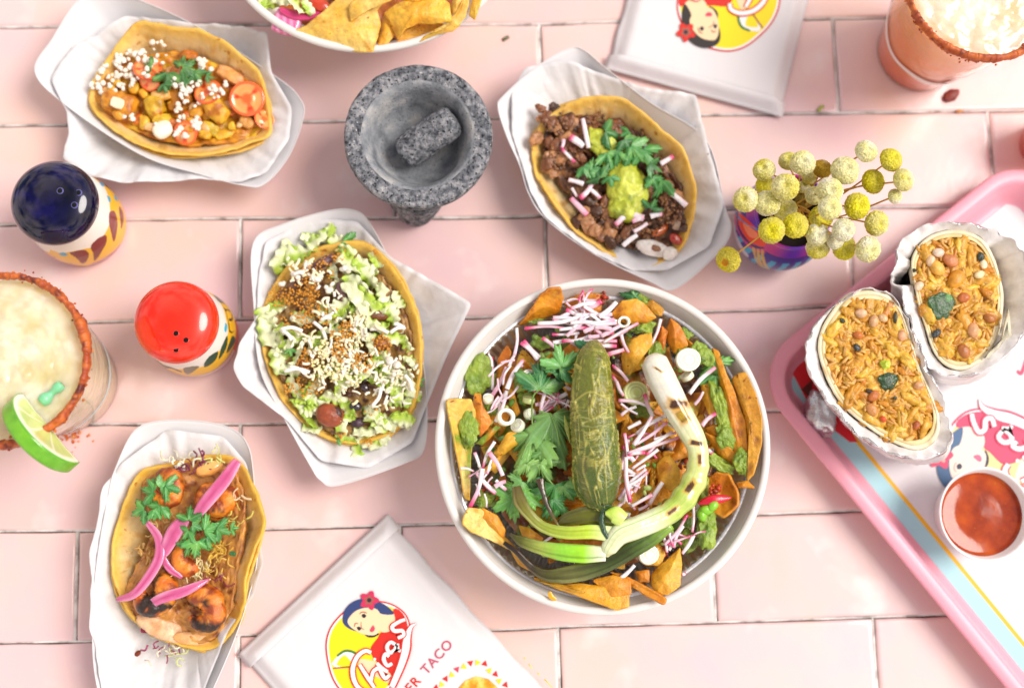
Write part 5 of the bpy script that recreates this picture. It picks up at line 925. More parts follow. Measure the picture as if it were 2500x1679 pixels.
# radish matchsticks
RAD = dict(
 a=('above the green pepper', [(430,265,640,268,6.5,'PP'),(490,242,700,205,6.7,'ss'),(640,175,768,152,6.6,'ps'),(700,165,850,235,6.8,'ss'),(770,212,850,145,7.0,'ss'),(622,300,700,235,6.8,'ss'),(650,262,760,190,6.9,'ss'),(555,292,680,285,6.5,'Ps'),(740,240,840,225,6.9,'sp'),(700,318,852,322,6.8,'sp'),(790,330,950,240,6.9,'sp'),(660,205,830,200,6.8,'ss'),(620,178,705,222,6.7,'Ps'),(720,305,835,280,7.0,'sP'),(600,322,735,300,6.6,'Ps'),(752,262,825,268,7.1,'ss'),(735,335,850,345,6.8,'sP'),(805,385,885,362,6.7,'Pp'),(870,290,905,375,6.4,'sp'),(512,308,570,350,6.3,'Ps'),(560,215,690,232,6.8,'ss'),(690,185,780,140,6.5,'sP'),(640,240,780,250,7.0,'ss'),(700,280,850,240,7.05,'ss'),(680,220,790,300,6.9,'ss'),(560,230,640,190,6.6,'ps'),(730,200,800,260,7.0,'ss'),(590,270,720,262,6.9,'sP'),(690,132,760,140,6.3,'pp'),(560,330,640,318,6.4,'sp'),(780,300,870,250,7.1,'ss'),(640,330,720,350,6.3,'sp'),(830,300,900,270,6.9,'sp')]),
 b=('at the bowl\'s upper left', [(395,262,385,385,6.3,'ss'),(425,408,350,540,6.4,'ps'),(412,330,490,408,6.4,'Ps'),(425,320,500,398,6.35,'Ps'),(282,572,348,440,5.8,'ps'),(278,395,285,545,5.3,'Ps'),(350,548,298,690,6.0,'ss'),(345,560,285,630,5.9,'sp'),(385,385,360,440,5.9,'ss'),(315,600,300,660,5.5,'ss')]),
 c=('between cilantro and pepper', [(505,690,525,552,6.4,'Ps'),(480,612,625,560,6.1,'ss'),(500,650,620,590,6.0,'ss'),(535,530,600,520,6.2,'sp'),(632,590,598,690,5.9,'ss'),(570,490,640,545,5.9,'ss'),(545,520,640,480,6.1,'Ps'),(610,640,560,700,5.7,'ss'),(560,555,612,610,5.9,'ss'),(600,470,640,440,6.0,'ss')]),
 d=('right of the green pepper', [(830,432,902,505,6.3,'Ps'),(850,505,882,572,6.4,'sp'),(858,592,1000,622,6.5,'ps'),(868,606,945,655,6.3,'ss'),(978,562,1015,665,6.6,'Ps'),(1012,662,928,795,6.9,'ss'),(940,745,1052,672,6.6,'ss'),(940,792,1082,690,6.8,'sp'),(900,835,1105,735,7.0,'ss'),(960,815,1132,762,6.7,'sp'),(885,742,902,860,6.8,'ps'),(905,770,868,905,6.5,'ss'),(920,902,1040,815,6.4,'ss'),(892,850,912,1055,7.1,'sP'),(890,985,992,918,6.6,'sp'),(860,1045,985,905,6.4,'ss'),(848,1085,922,1005,6.3,'ss'),(918,1075,1012,1022,6.5,'sp'),(858,1092,912,1115,6.2,'ss'),(1000,1065,1060,965,6.1,'ss'),(880,900,960,960,6.3,'ss'),(930,950,880,1060,6.4,'ss'),(870,660,940,620,6.2,'ss'),(830,480,870,560,6.0,'Ps'),(900,840,980,830,7.0,'PP'),(880,800,930,870,6.8,'Ps'),(1010,700,1080,660,6.2,'ss'),(960,930,930,1010,6.2,'ss'),(950,1090,1000,1060,6.0,'ss'),(1020,770,1120,740,6.9,'sp'),(900,720,960,690,6.5,'ss')]),
 e=('right of the onion stalk', [(1182,562,1300,442,6.9,'sp'),(1205,612,1245,552,6.4,'ss'),(1238,708,1302,652,6.7,'sP'),(1010,335,1052,222,6.0,'ss'),(1265,810,1285,835,6.2,'PP')]),
 f=('below the onion bend', [(1062,1208,1080,1285,6.3,'sp'),(1068,1250,1172,1112,6.5,'sP'),(1108,1262,1152,1162,6.4,'ps'),(1195,1192,1200,1068,6.6,'ps'),(1148,1290,1202,1205,6.1,'ss'),(1090,1275,1130,1190,6.3,'ss'),(1215,1085,1225,1060,6.2,'ss'),(870,1402,932,1342,6.7,'ss'),(1145,1385,1165,1380,5.6,'PP'),(510,1242,572,1200,5.7,'sP'),(780,1312,862,1292,5.9,'sp')]),
 g=('at the bowl\'s left', [(268,828,332,935,6.6,'ps'),(182,1078,240,902,6.5,'Ps'),(240,905,295,780,6.2,'Ps'),(212,922,300,1015,6.4,'sp'),(300,955,348,1000,6.5,'sp'),(203,828,228,900,6.0,'ps'),(295,985,345,960,6.6,'sp'),(465,740,480,820,5.9,'ss'),(410,420,420,440,5.9,'Ps'),(455,770,440,830,5.8,'ss')]))
for kk, (lab, L_) in RAD.items():
    for j, a in enumerate(L_):
        (VF, C) = radish(None, ZL, *a[:4], a[4], random.Random(j*7+ord(kk)).uniform(.085, .145), a[5], random.Random(j).uniform(-.08, .08), random.Random(j+5).uniform(-.15, .2), j + ord(kk), top=(1 if j % 7 == 3 else None))
        ln = math.hypot(a[2]-a[0], a[3]-a[1]); an_ = math.degrees(math.atan2(a[1]-a[3], a[2]-a[0])) % 180; dr = 'level' if (an_ < 20 or an_ > 160) else ('rising to the right' if an_ < 65 else ('upright' if an_ < 115 else 'falling to the right'))
        sz = 'long' if ln > 135 else ('short' if ln < 85 else 'medium'); tp = 'all white' if a[5] == 'ss' else ('pink-tipped' if a[5] in ('sp', 'ps', 'sP', 'Ps') else 'pink at both ends')
        solo('radish_stick', MB().add(VF, C), m_radish, f'{sz} {tp} radish stick, {dr}, {lab}', 'radish', 'raw radish matchsticks in the heaped bowl')
V, F = ribbonfood(ZL, [(1222,1062,6.7),(1290,1045,7.0),(1372,1035,6.8)], 0, .3, .1, 3, 20, .1); s = np.repeat(np.linspace(0, 1, 20), 10); C = mixc(C_['radr'], C_['rad'], sm(.35, .55, s)*(np.tile(np.arange(10) > 4, 20)))
solo('radish_wedge', MB().add((V, F), C), m_radish, 'pointed red-skinned radish sliver on the cupped orange chip', 'radish')
# sliced green onion rings
m_onion = MAT('sliced_onion', attr=True, rough=.3, sss=.5, sr=.4, coat=.5, cr=.1)
def onion_ring(x, y, h, r, th_, az, tilt, seed, lab, hole=.0, cut=0):
    ks = [(1.0, -th_/2), (1.02, 0), (1.0, th_/2), (.9, th_/2+.03), (.80, th_/2), (.76, th_/2-.06), (.72, th_/2+.01), (.55, th_/2+.02), (.5, th_/2-.05), (.45, th_/2+.01), (.25, th_/2+.02), (.001, th_/2)] if not hole else [(1.0, -th_/2), (1.03, 0), (1.0, th_/2), (.9, th_/2+.03), (hole, th_/2), (hole-.02, 0), (hole, -th_/2), (.98, -th_/2)]
    V, F = lathe([(a*r, b) for a, b in ks], (0, 0, 0), 48, capb=not hole); q = np.hypot(V[:, 0], V[:, 1])/r; V[:, 1] *= .88; C = mixc(hx('#f2f0e2'), hx('#cfdc7a'), .85*((np.abs(q - .76) < .03) | (np.abs(q-.5) < .04)) + .35*(q < .3) + .25*(q > .99))
    if seed % 3 == 1: C = C*hx('#dfe8b0')
    solo('onion_ring', MB().add((V @ rotm(az, tilt).T + ZL.pt(x, y, h), F), C), m_onion, lab, 'onion slice', 'sliced green onion rounds in the heaped bowl')
onion_ring(1175,408,6.9,.82,.3,.3,.2,3,'round white onion slice right of the grilled onion bulb'); onion_ring(447,490,6.4,.55,.35,1,.45,6,'spiral pale onion slice beside the dark cilantro leaf')
onion_ring(345,668,6.3,.62,.28,.5,.5,9,'open onion ring at the left of the heaped bowl', .62); onion_ring(935,560,6.0,.85,.35,.2,.3,4,'translucent green onion slice between the pepper and the onion'); onion_ring(400,708,6.2,.5,.3,2.5,.9,12,'pale onion slice lying on its side below the open ring')
onion_ring(265,585,6.1,.38,.3,1.5,.8,15,'small curved onion piece by the foil on the left'); onion_ring(995,1295,6.5,.66,.3,.4,.25,18,'round white onion slice at the bottom, under the grilled onion leaf'); onion_ring(1172,482,6.6,.48,.28,2.2,1.2,21,'half-moon onion piece under the round white slice')
onion_ring(882,236,6.5,.42,.25,.3,.2,24,'tiny green-edged onion ring on the golden chip', .6); onion_ring(455,655,6.0,.42,.3,.1,.7,27,'onion piece beside the cilantro stem', .0); onion_ring(450,590,5.9,.45,.3,1.4,1.2,10,'ribbed pale onion piece below the spiral slice')
# cilantro
def sprig(label, leaves, stems, seed):
    c = ZL.pt(leaves[0][0], leaves[0][1], leaves[0][2] - .3); t = thing('cilantro_sprig', label, 'cilantro', c, 'cilantro sprigs in the heaped bowl')
    for k, a in enumerate(leaves): put_leaf(t, ZL, a[0], a[1], a[2], a[3], a[4], a[5], a[6], seed + k, hx(a[7]), a[8] if len(a) > 8 else .2, 'leaf', a[9] if len(a) > 9 else 1.0)
    for s_ in stems: part('stem', MB().add(tube(spl(ZL(s_), 16), .055, 8), hx('#6f9a45')), m_leaf, t)
sprig('cilantro sprig touching the top left of the green pepper', [(500,545,7.0,-78,1.9,-.15,.2,'#1f6a44'),(560,470,7.1,-60,1.3,.1,0,'#2c7a4c'),(600,440,7.4,-100,1.5,-.2,.1,'#5aa568'),(590,450,7.3,-20,1.2,.2,-.2,'#2a7a50'),(500,470,7.0,170,.9,.2,.2,'#1f6a50')], [[(500,540,7.0),(468,580,6.9),(465,680,6.6),(475,745,6.5)]], 3)
sprig('single dark cilantro leaf behind the top of the green pepper', [(720,355,6.9,-150,1.0,.1,.1,'#1f7050'),(715,350,6.9,-60,.8,.1,0,'#2c7a5c')], [], 13)
sprig('broad light cilantro leaf left of the long leaf', [(472,745,6.7,118,2.7,-.15,.3,'#5f9a5a',.2,.85),(440,880,6.9,70,1.3,.1,.1,'#6fa868'),(420,960,6.8,140,1.0,.1,0,'#5a9a62')], [[(475,740,6.7),(440,800,6.9),(415,860,7.0)]], 23)
sprig('long pale cilantro leaf lying against the left side of the green pepper', [(560,655,7.0,82,3.6,-.05,.1,'#5b9660',.25,.62),(500,880,7.1,60,1.4,.1,.2,'#68a468'),(520,820,7.0,150,1.1,.1,0,'#5f9e64')], [[(548,650,7.0),(575,720,7.1),(590,800,7.1)], [(498,890,7.3),(530,940,7.3),(560,975,7.2)]], 33)
sprig('cilantro leaves at the lower left of the heaped bowl', [(400,985,6.7,110,1.9,0,.2,'#57a04a'),(375,1040,6.6,150,1.5,.1,0,'#4f9a50'),(450,960,6.5,60,1.3,.3,.2,'#2f7f58')], [], 43)
sprig('dark cilantro leaves under the tip of the green pepper', [(570,975,6.9,88,1.9,.05,.1,'#3f8f50'),(610,980,7.0,60,1.3,.2,.2,'#67a86a'),(560,1040,6.8,50,1.3,.1,-.2,'#2f8048'),(590,1070,6.6,120,1.1,.2,0,'#3a8a4c')], [], 53)
sprig('small cilantro leaf peeking from under the green sauce on the right', [(1290,420,6.2,60,1.4,.1,.2,'#4a8f50'),(1300,480,6.1,90,1.2,.1,.1,'#3a8046')], [], 63)
sprig('dark cilantro leaf at the top edge of the heaped bowl', [(930,120,6.0,200,1.0,.1,.1,'#24704a'),(930,115,6.0,-30,.7,.1,.1,'#2c7a4a')], [], 73)
# ------------------------------------------------------------------ blistered green pepper
m_pep = MAT('blistered_pepper_skin', attr=True, var=.15, vs=.35, rough=.26, rv=.1, sss=.2, sr=.3, coat=.7, cr=.15, ci=1.5, bump=.12, bs=.28, bdet=6)
pc = np.array([(757,318,7.3),(750,345,7.5),(745,400,7.75),(742,500,8.0),(742,600,8.1),(748,700,8.15),(755,800,8.15),(762,900,8.1),(768,980,7.95),(780,1050,7.7),(790,1085,7.5),(793,1098,7.45)]); hw = np.array([8, 40, 74, 90, 97, 101, 105, 108, 102, 70, 32, 10.])*.5356/39.6
n, m = 420, 150; path = spl(ZL(pc), n); tt = np.linspace(0, 1, n); rw = np.interp(tt*(len(pc)-1), np.arange(len(pc)), hw); V, F = tube(path, np.c_[rw, rw*.86], m)
ti = np.repeat(tt, m); an = np.tile(np.linspace(0, 2*math.pi, m, endpoint=False), n); ctr = np.repeat(path, m, 0); nrm = V - ctr; rr_ = np.linalg.norm(nrm, axis=1)[:, None] + 1e-6; nrm /= rr_
q = np.c_[np.cos(an)*1.6, np.sin(an)*1.6, ti*11]; lob = .05*np.cos(3*an + .6)
horiz = 1 - np.abs(fbm(q*[.8, .8, 4.2] + fbm(q, 1.2, 8)[:, None]*.9, 1.1, 61, 3))*2.2; mask = sm(-.2, .3, fbm(q, .6, 62)); vert = 1 - np.abs(fbm(q*[2.0, 2.0, .35] + .35*fbm(q, 1.0, 9)[:, None], .9, 66, 2))*4.5
hr, vr = sm(.50, .95, horiz)*mask, sm(.74, 1.0, vert); dd = lob + .05*hr + .06*vr + .06*fbm(q, .9, 70) ; V = V + nrm*(dd*np.clip(rr_[:, 0]/1.0, .1, 1))[:, None]
C = mixc(hx('#737a14'), hx('#4a6012'), sm(.1, .75, ti)); C = mixc(C, hx('#8a7c28'), sm(-.1, .5, fbm(q, .7, 75))*.6); C = mixc(C, hx('#2c4718'), sm(.72, .97, ti + .08*fbm(q, .8, 77))); C = mixc(C, hx('#c4bd58'), .75*vr + .45*hr); C = mixc(C, hx('#4f3a1a'), sm(.42, .62, fbm(q*[1, 1, 1.5], 1.7, 79, 4))*.6)  # cross wrinkle highlights are painted in with the yellow vein colour
# raised pale veins where the skin has lifted, and fine cross wrinkles between them
for vl in ([(668,430),(652,520),(655,600),(688,700),(702,800),(692,900),(715,985)], [(772,430),(764,520),(798,600),(788,690),(762,760),(740,790)], [(812,600),(832,740),(802,850),(822,950)], [(702,800),(722,745),(760,740),(788,830),(765,880)], [(655,600),(720,560),(790,585)], [(690,700),(740,680),(795,650)], [(735,480),(742,560),(726,640),(742,700)], [(800,850),(760,930),(770,1000)]):
    g = spl(np.array([ZL.pt(x, y, 8.4)[:2] for x, y in vl]), 60); dm = np.full(len(V), 9.)
    for gx, gy in g: dm = np.minimum(dm, np.hypot(V[:, 0] - gx, V[:, 1] - gy))
    top = V[:, 2] > ctr[:, 2] - .2; k = np.exp(-((dm + .04*vn(V, 3, 5))/.055)**2)*top; V = V + nrm*(.045*k)[:, None]; C = mixc(C, hx('#c2bb5c'), .65*k)
wr = sm(.55, 1.0, np.sin(ti*210 + 7*fbm(q*[1, 1, .6], .9, 88)))*sm(.0, .35, fbm(q, 1.0, 91)); V = V + nrm*(.025*wr*np.clip(rr_[:, 0], 0, 1))[:, None]; C = mixc(C, hx('#b4b66c'), .45*wr*(1 - sm(.8, .95, ti)))  # wrinkle highlights painted into the skin colour as paler lines
pep = thing('green_pepper', 'whole blistered green chilli pepper with a dark curled stem on top of the heaped bowl', 'pepper', ZL.pt(755, 700, 6.6)); part('flesh', MB().add((V, F), C), m_pep, pep)
sp_ = spl(ZL([(792,1075,7.9),(790,1100,7.95),(782,1130,8.0),(790,1180,8.0),(812,1218,7.95),(850,1246,7.8)]), 30); V, F = tube(sp_, np.interp(np.linspace(0, 1, 30), [0, .08, .2, .6, .95, 1], [.7, .42, .2, .17, .15, .08]), 18); V = V + .03*fbm(V, 3, 4)[:, None]
part('stem', MB().add((V, F), mixc(hx('#12301c'), hx('#2a5230'), .5 + fbm(V, 2, 6))), m_pep, pep)
V, F = tube(spl(ZL([(658,425,8.2),(690,452,8.55),(722,462,8.68),(752,440,8.72)]), 22), np.c_[np.interp(np.linspace(0, 1, 22), [0, .5, 1], [.08, .24, .05]), np.full(22, .035)], 8); V = V + .05*fbm(V, 2, 9)[:, None]; part('peeled_skin', MB().add((V, F), mixc(hx('#8f8a34'), hx('#b8b052'), .5 + fbm(V, 3, 4))), m_pep, pep)
V, F = tube(spl(ZL([(612,660,7.3),(625,720,7.4),(640,790,7.4)]), 16), np.c_[np.interp(np.linspace(0, 1, 16), [0, .5, 1], [.03, .16, .03]), np.full(16, .03)], 8); part('peeled_skin', MB().add((V, F), hx('#a5b04a')), m_pep, pep)
# ------------------------------------------------------------------ grilled green onion
m_gon = MAT('grilled_onion', attr=True, var=.10, vs=.3, rough=.25, sss=.3, sr=.35, coat=.7, cr=.12, bump=.012, bs=.4)
GO = thing('grilled_onion', 'whole grilled green onion with char marks curling round the green pepper', 'green onion', ZL.pt(1200, 900, 6.3))
pc = np.array([(1008,388,7.5),(1022,418,7.6),(1050,485,7.7),(1090,565,7.75),(1135,650,7.75),(1185,735,7.7),(1215,800,7.6),(1222,870,7.55),(1208,945,7.5),(1165,1025,7.5),(1100,1095,7.6),(1015,1140,7.75),(930,1175,7.9),(860,1205,7.85),(815,1265,7.6),(800,1300,7.4)])
hw = np.array([28, 62, 67, 65, 61, 55, 48, 47, 55, 57, 51, 51, 50, 48, 38, 14.])*.5356/39.4
n, m = 240, 64; path = spl(ZL(pc), n); tt = np.linspace(0, 1, n); rw = np.interp(tt*(len(pc)-1), np.arange(len(pc)), hw); rw = rw*(1 + .07*np.sin(tt*95)*sm(.42, .5, tt)*(1 - sm(.62, .7, tt))); V, F = tube(path, np.c_[rw, rw*.82], m)
ti = np.repeat(tt, m); an = np.tile(np.linspace(0, 2*math.pi, m, endpoint=False), n); q = np.c_[np.cos(an)*2, np.sin(an)*2, ti*6]; stri = fbm(q*[4, 4, .3], 1.2, 33)
V = V + .03*fbm(V, 1.5, 4)[:, None]*[0, 0, 1] ; ctr = np.repeat(path, m, 0); V = ctr + (V - ctr)*(1 + .035*stri + .05*fbm(q, .9, 41))[:, None]
C = mixc(hx('#e6e3d4'), hx('#e2e6b4'), sm(.2, .36, ti)); C = C*(1 + .10*stri)[:, None]; C = mixc(C, hx('#c9d86a'), sm(.36, .5, ti)*(.55 + .6*stri)); C = mixc(C, hx('#a9c83c'), sm(.5, .62, ti)*(1 - sm(.66, .74, ti))*.8*(.6+stri)); C = mixc(C, hx('#e9f0cc'), sm(.66, .76, ti)*.8*(.8 + stri)); C = mixc(C, hx('#8fbf2a'), sm(.3, .7, fbm(q*[3, 3, .4], 1, 55))*sm(.55, .65, ti)*.7)
xy = V[:, :2]; up = V[:, 2] > ctr[:, 2] - .1
def scorch(C, x, y, a, b, ang, colr='#3a1c0c', sd_=1):
    c = ZL.pt(x, y, 8.3); d = xy - c[:2]; ca, sa = math.cos(-math.radians(ang)), math.sin(-math.radians(ang)); u_, v_ = d[:, 0]*ca + d[:, 1]*sa, -d[:, 0]*sa + d[:, 1]*ca
    e = np.maximum(np.abs(u_/a), np.abs(v_/b)) + .35*fbm(V, 2.6, sd_, 3); w_ = (1 - sm(.75, 1.0, e))*up; ring = (1 - sm(1.0, 1.55, e))*up; C = mixc(C, hx('#d8a02c'), ring*.75); return mixc(C, mixc(hx(colr), hx('#6b4428'), .5 + fbm(V, 4, 7)), w_)
C = scorch(C, 1130,612,.62,.30,12); C = scorch(C, 1150,665,.45,.35,60,'#d0b030'); C = scorch(C, 1218,785,.42,.14,8,'#2a1420'); C = scorch(C, 1232,858,.12,.32,0,'#7a5030'); C = scorch(C, 1190,985,.42,.17,-50,'#4a3418'); C = scorch(C, 1106,1095,.42,.13,-30,'#5a3a14'); C = scorch(C, 1037,452,.28,.06,35,'#7a5a14'); C = scorch(C, 1072,1050,.3,.08,-45,'#3a2a10')
part('bulb_and_stalk', MB().add((V, F), C), m_gon, GO)
def oleaf(pts, w, cols, seed, th_=.14):
    """hollow green leaf pressed flat, striped lengthwise"""
    n = 70; p = spl(ZL(pts), n); s = np.linspace(0, 1, n); W = np.interp(s, np.linspace(0, 1, len(w)), np.array(w)*.5356/39.4/2); V, F = tube(p, np.c_[W, np.minimum(th_, W*.9)], 28); s_ = np.repeat(s, 28); a = np.tile(np.arange(28), n); q = np.c_[np.cos(a*.2244)*3, np.sin(a*.2244)*3, s_*2.5]
    V = V + (.05*fbm(q*[2.5, 2.5, .5], 1, seed))[:, None]*[0, 0, 1] + .03*fbm(V, 1.4, seed+1)[:, None]; cc = [hx(c) for c in cols]; k = s_*(len(cc)-1); i0 = np.clip(k.astype(int), 0, len(cc)-2); C = mixc(np.array(cc)[i0], np.array(cc)[i0+1], k - i0); st = fbm(q*[3.5, 3.5, .25], 1.3, seed+3); C = C*(1 + .6*st)[:, None]; C = mixc(C, hx('#e8ecb0'), sm(.4, .8, st)*.45); C = mixc(C, hx('#2e2410'), sm(.3, .6, fbm(q*[1, 1, .8], 1.1, seed+8, 3))*.5)
    part('leaf', MB().add((V, F), np.clip(C, 0, 1)), m_gon, GO)
oleaf([(880,1150,7.7),(800,1110,7.6),(700,1115,7.4),(620,1135,7.1),(575,1160,6.9)], [70, 90, 80, 60, 10], ['#a9bc3a', '#75791c', '#65661e', '#504a14'], 1)
oleaf([(830,1200,7.9),(740,1190,7.9),(620,1195,7.6),(520,1170,7.4),(450,1110,7.4),(410,1050,7.3),(395,985,7.0)], [70, 66, 60, 50, 50, 62, 40], ['#e6eeb8', '#b9d43c', '#9cb03a', '#8a8f34', '#6f6824', '#5a4a18'], 2)
oleaf([(800,1290,7.6),(700,1290,7.6),(600,1282,7.4),(500,1262,7.2),(420,1235,7.0),(362,1198,6.9)], [66, 84, 80, 60, 50, 10], ['#f0f2dc', '#9fdc2c', '#8cc93a', '#9aa84a', '#5d6020', '#3a3414'], 3)
oleaf([(1090,1150,7.1),(1010,1215,7.2),(920,1270,7.2),(820,1330,7.0),(700,1370,6.9),(600,1388,6.8),(520,1385,6.7),(450,1340,6.7),(390,1280,6.8),(335,1240,6.8)], [70, 80, 80, 70, 84, 74, 50, 34, 26, 20], ['#86ae2a', '#55751a', '#3c4a18', '#46541e', '#75783c', '#585824', '#3c2e12', '#2e1c0e', '#22140c'], 4)
oleaf([(585,1165,7.0),(545,1090,7.3),(515,1010,7.3),(500,950,7.2)], [12, 20, 26, 40], ['#7a6a28', '#3a2a12', '#2a1a0e', '#4a2e14'], 5)
V, F = tube(spl(ZL([(880,1140,8.1),(840,1110,8.1),(800,1105,8.0)]), 20), np.c_[np.interp(np.linspace(0, 1, 20), [0, .5, 1], [.5, .55, .15]), np.full(20, .3)], 20); part('leaf', MB().add((V, F), mixc(hx('#b6d93a'), hx('#d8e88a'), .5+fbm(V, 1.5, 3))), m_gon, GO)
for k, (x, y, h) in enumerate([(1262,1090,6.8),(1290,1070,6.9),(1240,1110,6.7)]): solo('green_onion_piece', blob(ZL.pt(x, y, h), (.45, .3, .3), k*.8, .2, 0, .15, 1.2, 3, k), MAT('bright_green_vegetable', base='#86c42e', rough=.35, sss=.3, sr=.3, coat=.4, bump=.02, bs=.3), 'bright green onion lump above the hanging green sauce', 'green onion', 'bright green onion lumps')
# fine toppings over everything: thin radish shreds, chopped green onion
r_ = random.Random(91)
for k in range(64):
    zx, zy, sx, sy = [(700,245,120,50), (960,780,90,110), (930,960,70,90), (560,600,60,60), (330,520,50,110), (1120,1200,60,50), (250,950,50,60), (660,150,80,20)][k % 8]
    x, y, a_, L_ = zx + r_.gauss(0, sx*.7), zy + r_.gauss(0, sy*.7), r_.random()*3.14, r_.uniform(25, 60)
    if 640 < x < 870 and 320 < y < 1100: continue
    (VF, C) = radish(None, ZL, x - L_*math.cos(a_), y - L_*math.sin(a_), x + L_*math.cos(a_), y + L_*math.sin(a_), 6.3 + r_.uniform(-.2, .3), r_.uniform(.05, .08), ['ss', 'PP', 'sp', 'Ps'][k % 4], r_.uniform(-.12, .12), r_.uniform(-.2, .2), k)
    solo('radish_shred', MB().add(VF, C), m_radish, 'fine thread of radish among the sticks, ' + where(*Z_(x, y)), 'radish', 'fine radish threads in the heaped bowl')
mb = MB()
for k in range(150):
    a_, d_ = r_.random()*6.283, 8.0*math.sqrt(r_.random()); x, y = BC[0] + d_*math.cos(a_), BC[1] + d_*math.sin(a_); s_ = r_.uniform(.08, .2)
    mb.add(blob([x, y, 5.75 - .012*d_*d_ + r_.uniform(-.1, .2)], (s_*1.5, s_, s_*.6), r_.random()*3, 0, 0, .3, 1.6, 2, k), mixc(hx('#5f9a2a'), hx('#c4dc7a'), np.array([r_.random()]))[0])
solo('chopped_herbs', mb, m_leaf, 'chopped green onion and herb bits sprinkled over the heaped bowl', 'chopped herbs', kind='stuff')
# red and orange bits
mb = MB(); 
for (x, y, h, n_) in [(1300,1000,6.4,14),(780,120,5.6,8),(1060,1290,5.8,6),(700,140,6.2,3),(1150,880,5.9,5),(270,990,5.6,5),(590,1000,5.6,6)]: mb2 = scatter(ZL, [(x, y, h, 28, n_)], .16, (hx('#8f2a10'), hx('#c8401a')), int(x), 2, .25); mb.V += mb2.V; mb.C += mb2.C; mb.F += [[i + mb.n for i in f] for f in mb2.F]; mb.M += mb2.M; mb.n += mb2.n
solo('sausage_crumbs', mb, m_food, 'scattered dark red sausage crumbs among the chips of the heaped bowl', 'crumbs', kind='stuff')
V, F = ribbonfood(ZL, [(545,1462,6.65),(552,1485,6.62),(575,1500,6.6)], 0, .16, .03, 3, 16, .4); solo('orange_drip', MB().add((V, F), hx('#f0a818')), m_gloss, 'orange sauce drip on the rim of the heaped bowl, bottom left', 'sauce')

# ================================================================== bowl of plain chips at the top edge
o = np.c_[TC[0] + 8.9*np.cos(th), TC[1] + 8.9*np.sin(th), np.full(160, 3.6)]; V, F = dish(o, TC + [0, 0, 4.2], list(np.linspace(.03, 1, 40)), lambda s: s**2); V[:, 2] += .4*fbm(V, .8, 6, 4); C = mixc(hx('#a04a10'), hx('#c9741c'), .5 + fbm(V, 1, 8)); C = mixc(C, hx('#4a1c08'), sm(.1, .4, fbm(V, 1.5, 12)))
solo('bean_salad_underlayer', MB().add(thicken(V, F, .3), np.vstack([C, C])), m_under, 'brown bean and sauce layer under the plain chips in the bowl at the top edge', 'salad', kind='stuff')
G2 = 'plain tortilla chips in the bowl at the top edge'
for pts, cu, sd_, kd, lab in [([(1220,440,6.2),(1300,120,6.0),(1400,180,6.0),(1390,300,6.2),(1300,400,6.3)],.25,93,'g','browned chip between the big pale chip and the curled chips'),([(1450,270,5.9),(1640,180,5.9),(1810,200,6.0),(1700,290,6.1),(1540,370,6.1),(1380,390,6.0)],-.3,94,'g','hollow underside of a curled chip in the bowl at the top edge'),
    ([(515,272,6.3),(640,215,6.4),(750,130,6.6),(860,25,6.8),(980,-90,7.0),(1200,-60,7.2),(1320,10,7.2),(1240,90,6.9),(1270,210,6.6),(1240,330,6.5),(1205,438,6.5),(1120,445,6.4),(950,420,6.2),(780,345,6.1)],.35,91,'p','large pale triangular chip in front in the bowl at the top edge'),
    ([(1015,180,7.2),(1080,130,7.4),(1200,70,7.6),(1350,10,7.7),(1420,-60,7.8),(1200,-120,7.8),(1000,40,7.4)],.2,92,'p','pale chip lying across the large triangular chip'),([(1290,110,6.7),(1400,30,7.0),(1560,-20,7.3),(1780,-30,7.4),(1845,30,7.4),(1872,185,7.1),(1720,205,7.0),(1590,200,7.0),(1480,250,6.9),(1410,335,6.6),(1370,250,6.5)],.45,95,'y','arched golden chip right of the big pale chip'),
    ([(1570,358,6.4),(1640,300,6.5),(1760,255,6.7),(1880,170,6.9),(1960,30,7.1),(2010,-40,7.2),(2000,60,7.1),(1975,150,6.9),(1930,220,6.8),(1880,262,6.6),(1760,290,6.5)],.12,96,'p','wavy edge-on chip along the rim of the bowl at the top edge'),([(2010,130,6.9),(2030,20,7.2),(2060,-60,7.4),(2130,-50,7.4),(2100,60,7.2),(2058,172,6.9)],.15,97,'y','narrow chip at the far right of the bowl at the top edge'),
    ([(1850,60,6.9),(1900,-70,7.1),(2000,-80,7.2),(1950,60,7.0),(1880,150,6.9)],.15,98,'p','chip behind the arched golden chip'),([(1440,-10,7.3),(1600,-100,7.5),(1800,-120,7.6),(1700,-20,7.5),(1560,20,7.4)],.2,99,'y','chip overlapping the top of the arched golden chip')]:
    chip(ZT, pts, cu, sd_, kd, lab, 0, G2)
V, F = blob(ZT.pt(480, 190, 5.8), (1.1, 1.0, .35), -.3, 0, 0, .05, 1, 4, 3, .6); solo('pickled_onion_piece', MB().add((V, F), mixc(hx('#f0a8cc'), hx('#d85a98'), .5 + .5*np.sin(V[:, 0]*14))), m_gloss, 'pale pink pickled onion square in the bowl at the top edge', 'pickled onion')
V, F = ribbonfood(ZT, [(420,80,6.2),(560,130,6.1),(740,120,6.0),(820,60,6.0)], 0, .35, .15, 3, 24, .4); solo('pickled_onion_strip', MB().add((V, F), hx('#cf3f77')), m_gloss, 'magenta pickled onion strip left of the big pale chip', 'pickled onion')
t = thing('lettuce_shreds', 'bright green lettuce shreds beside the pickled onion in the bowl at the top edge', 'lettuce', ZT.pt(540, 40, 6.2))
for k, a in enumerate([(560,40,6.6,1.4,.7,50),(660,60,6.5,1.2,.6,60),(330,20,6.1,1.4,.9,0),(300,-30,6.2,1.4,.9,60),(430,-10,6.5,1.4,.8,20)]): lettuce(t, ZT, *a, seed=k+9, pale=.1 if k > 1 else .4)
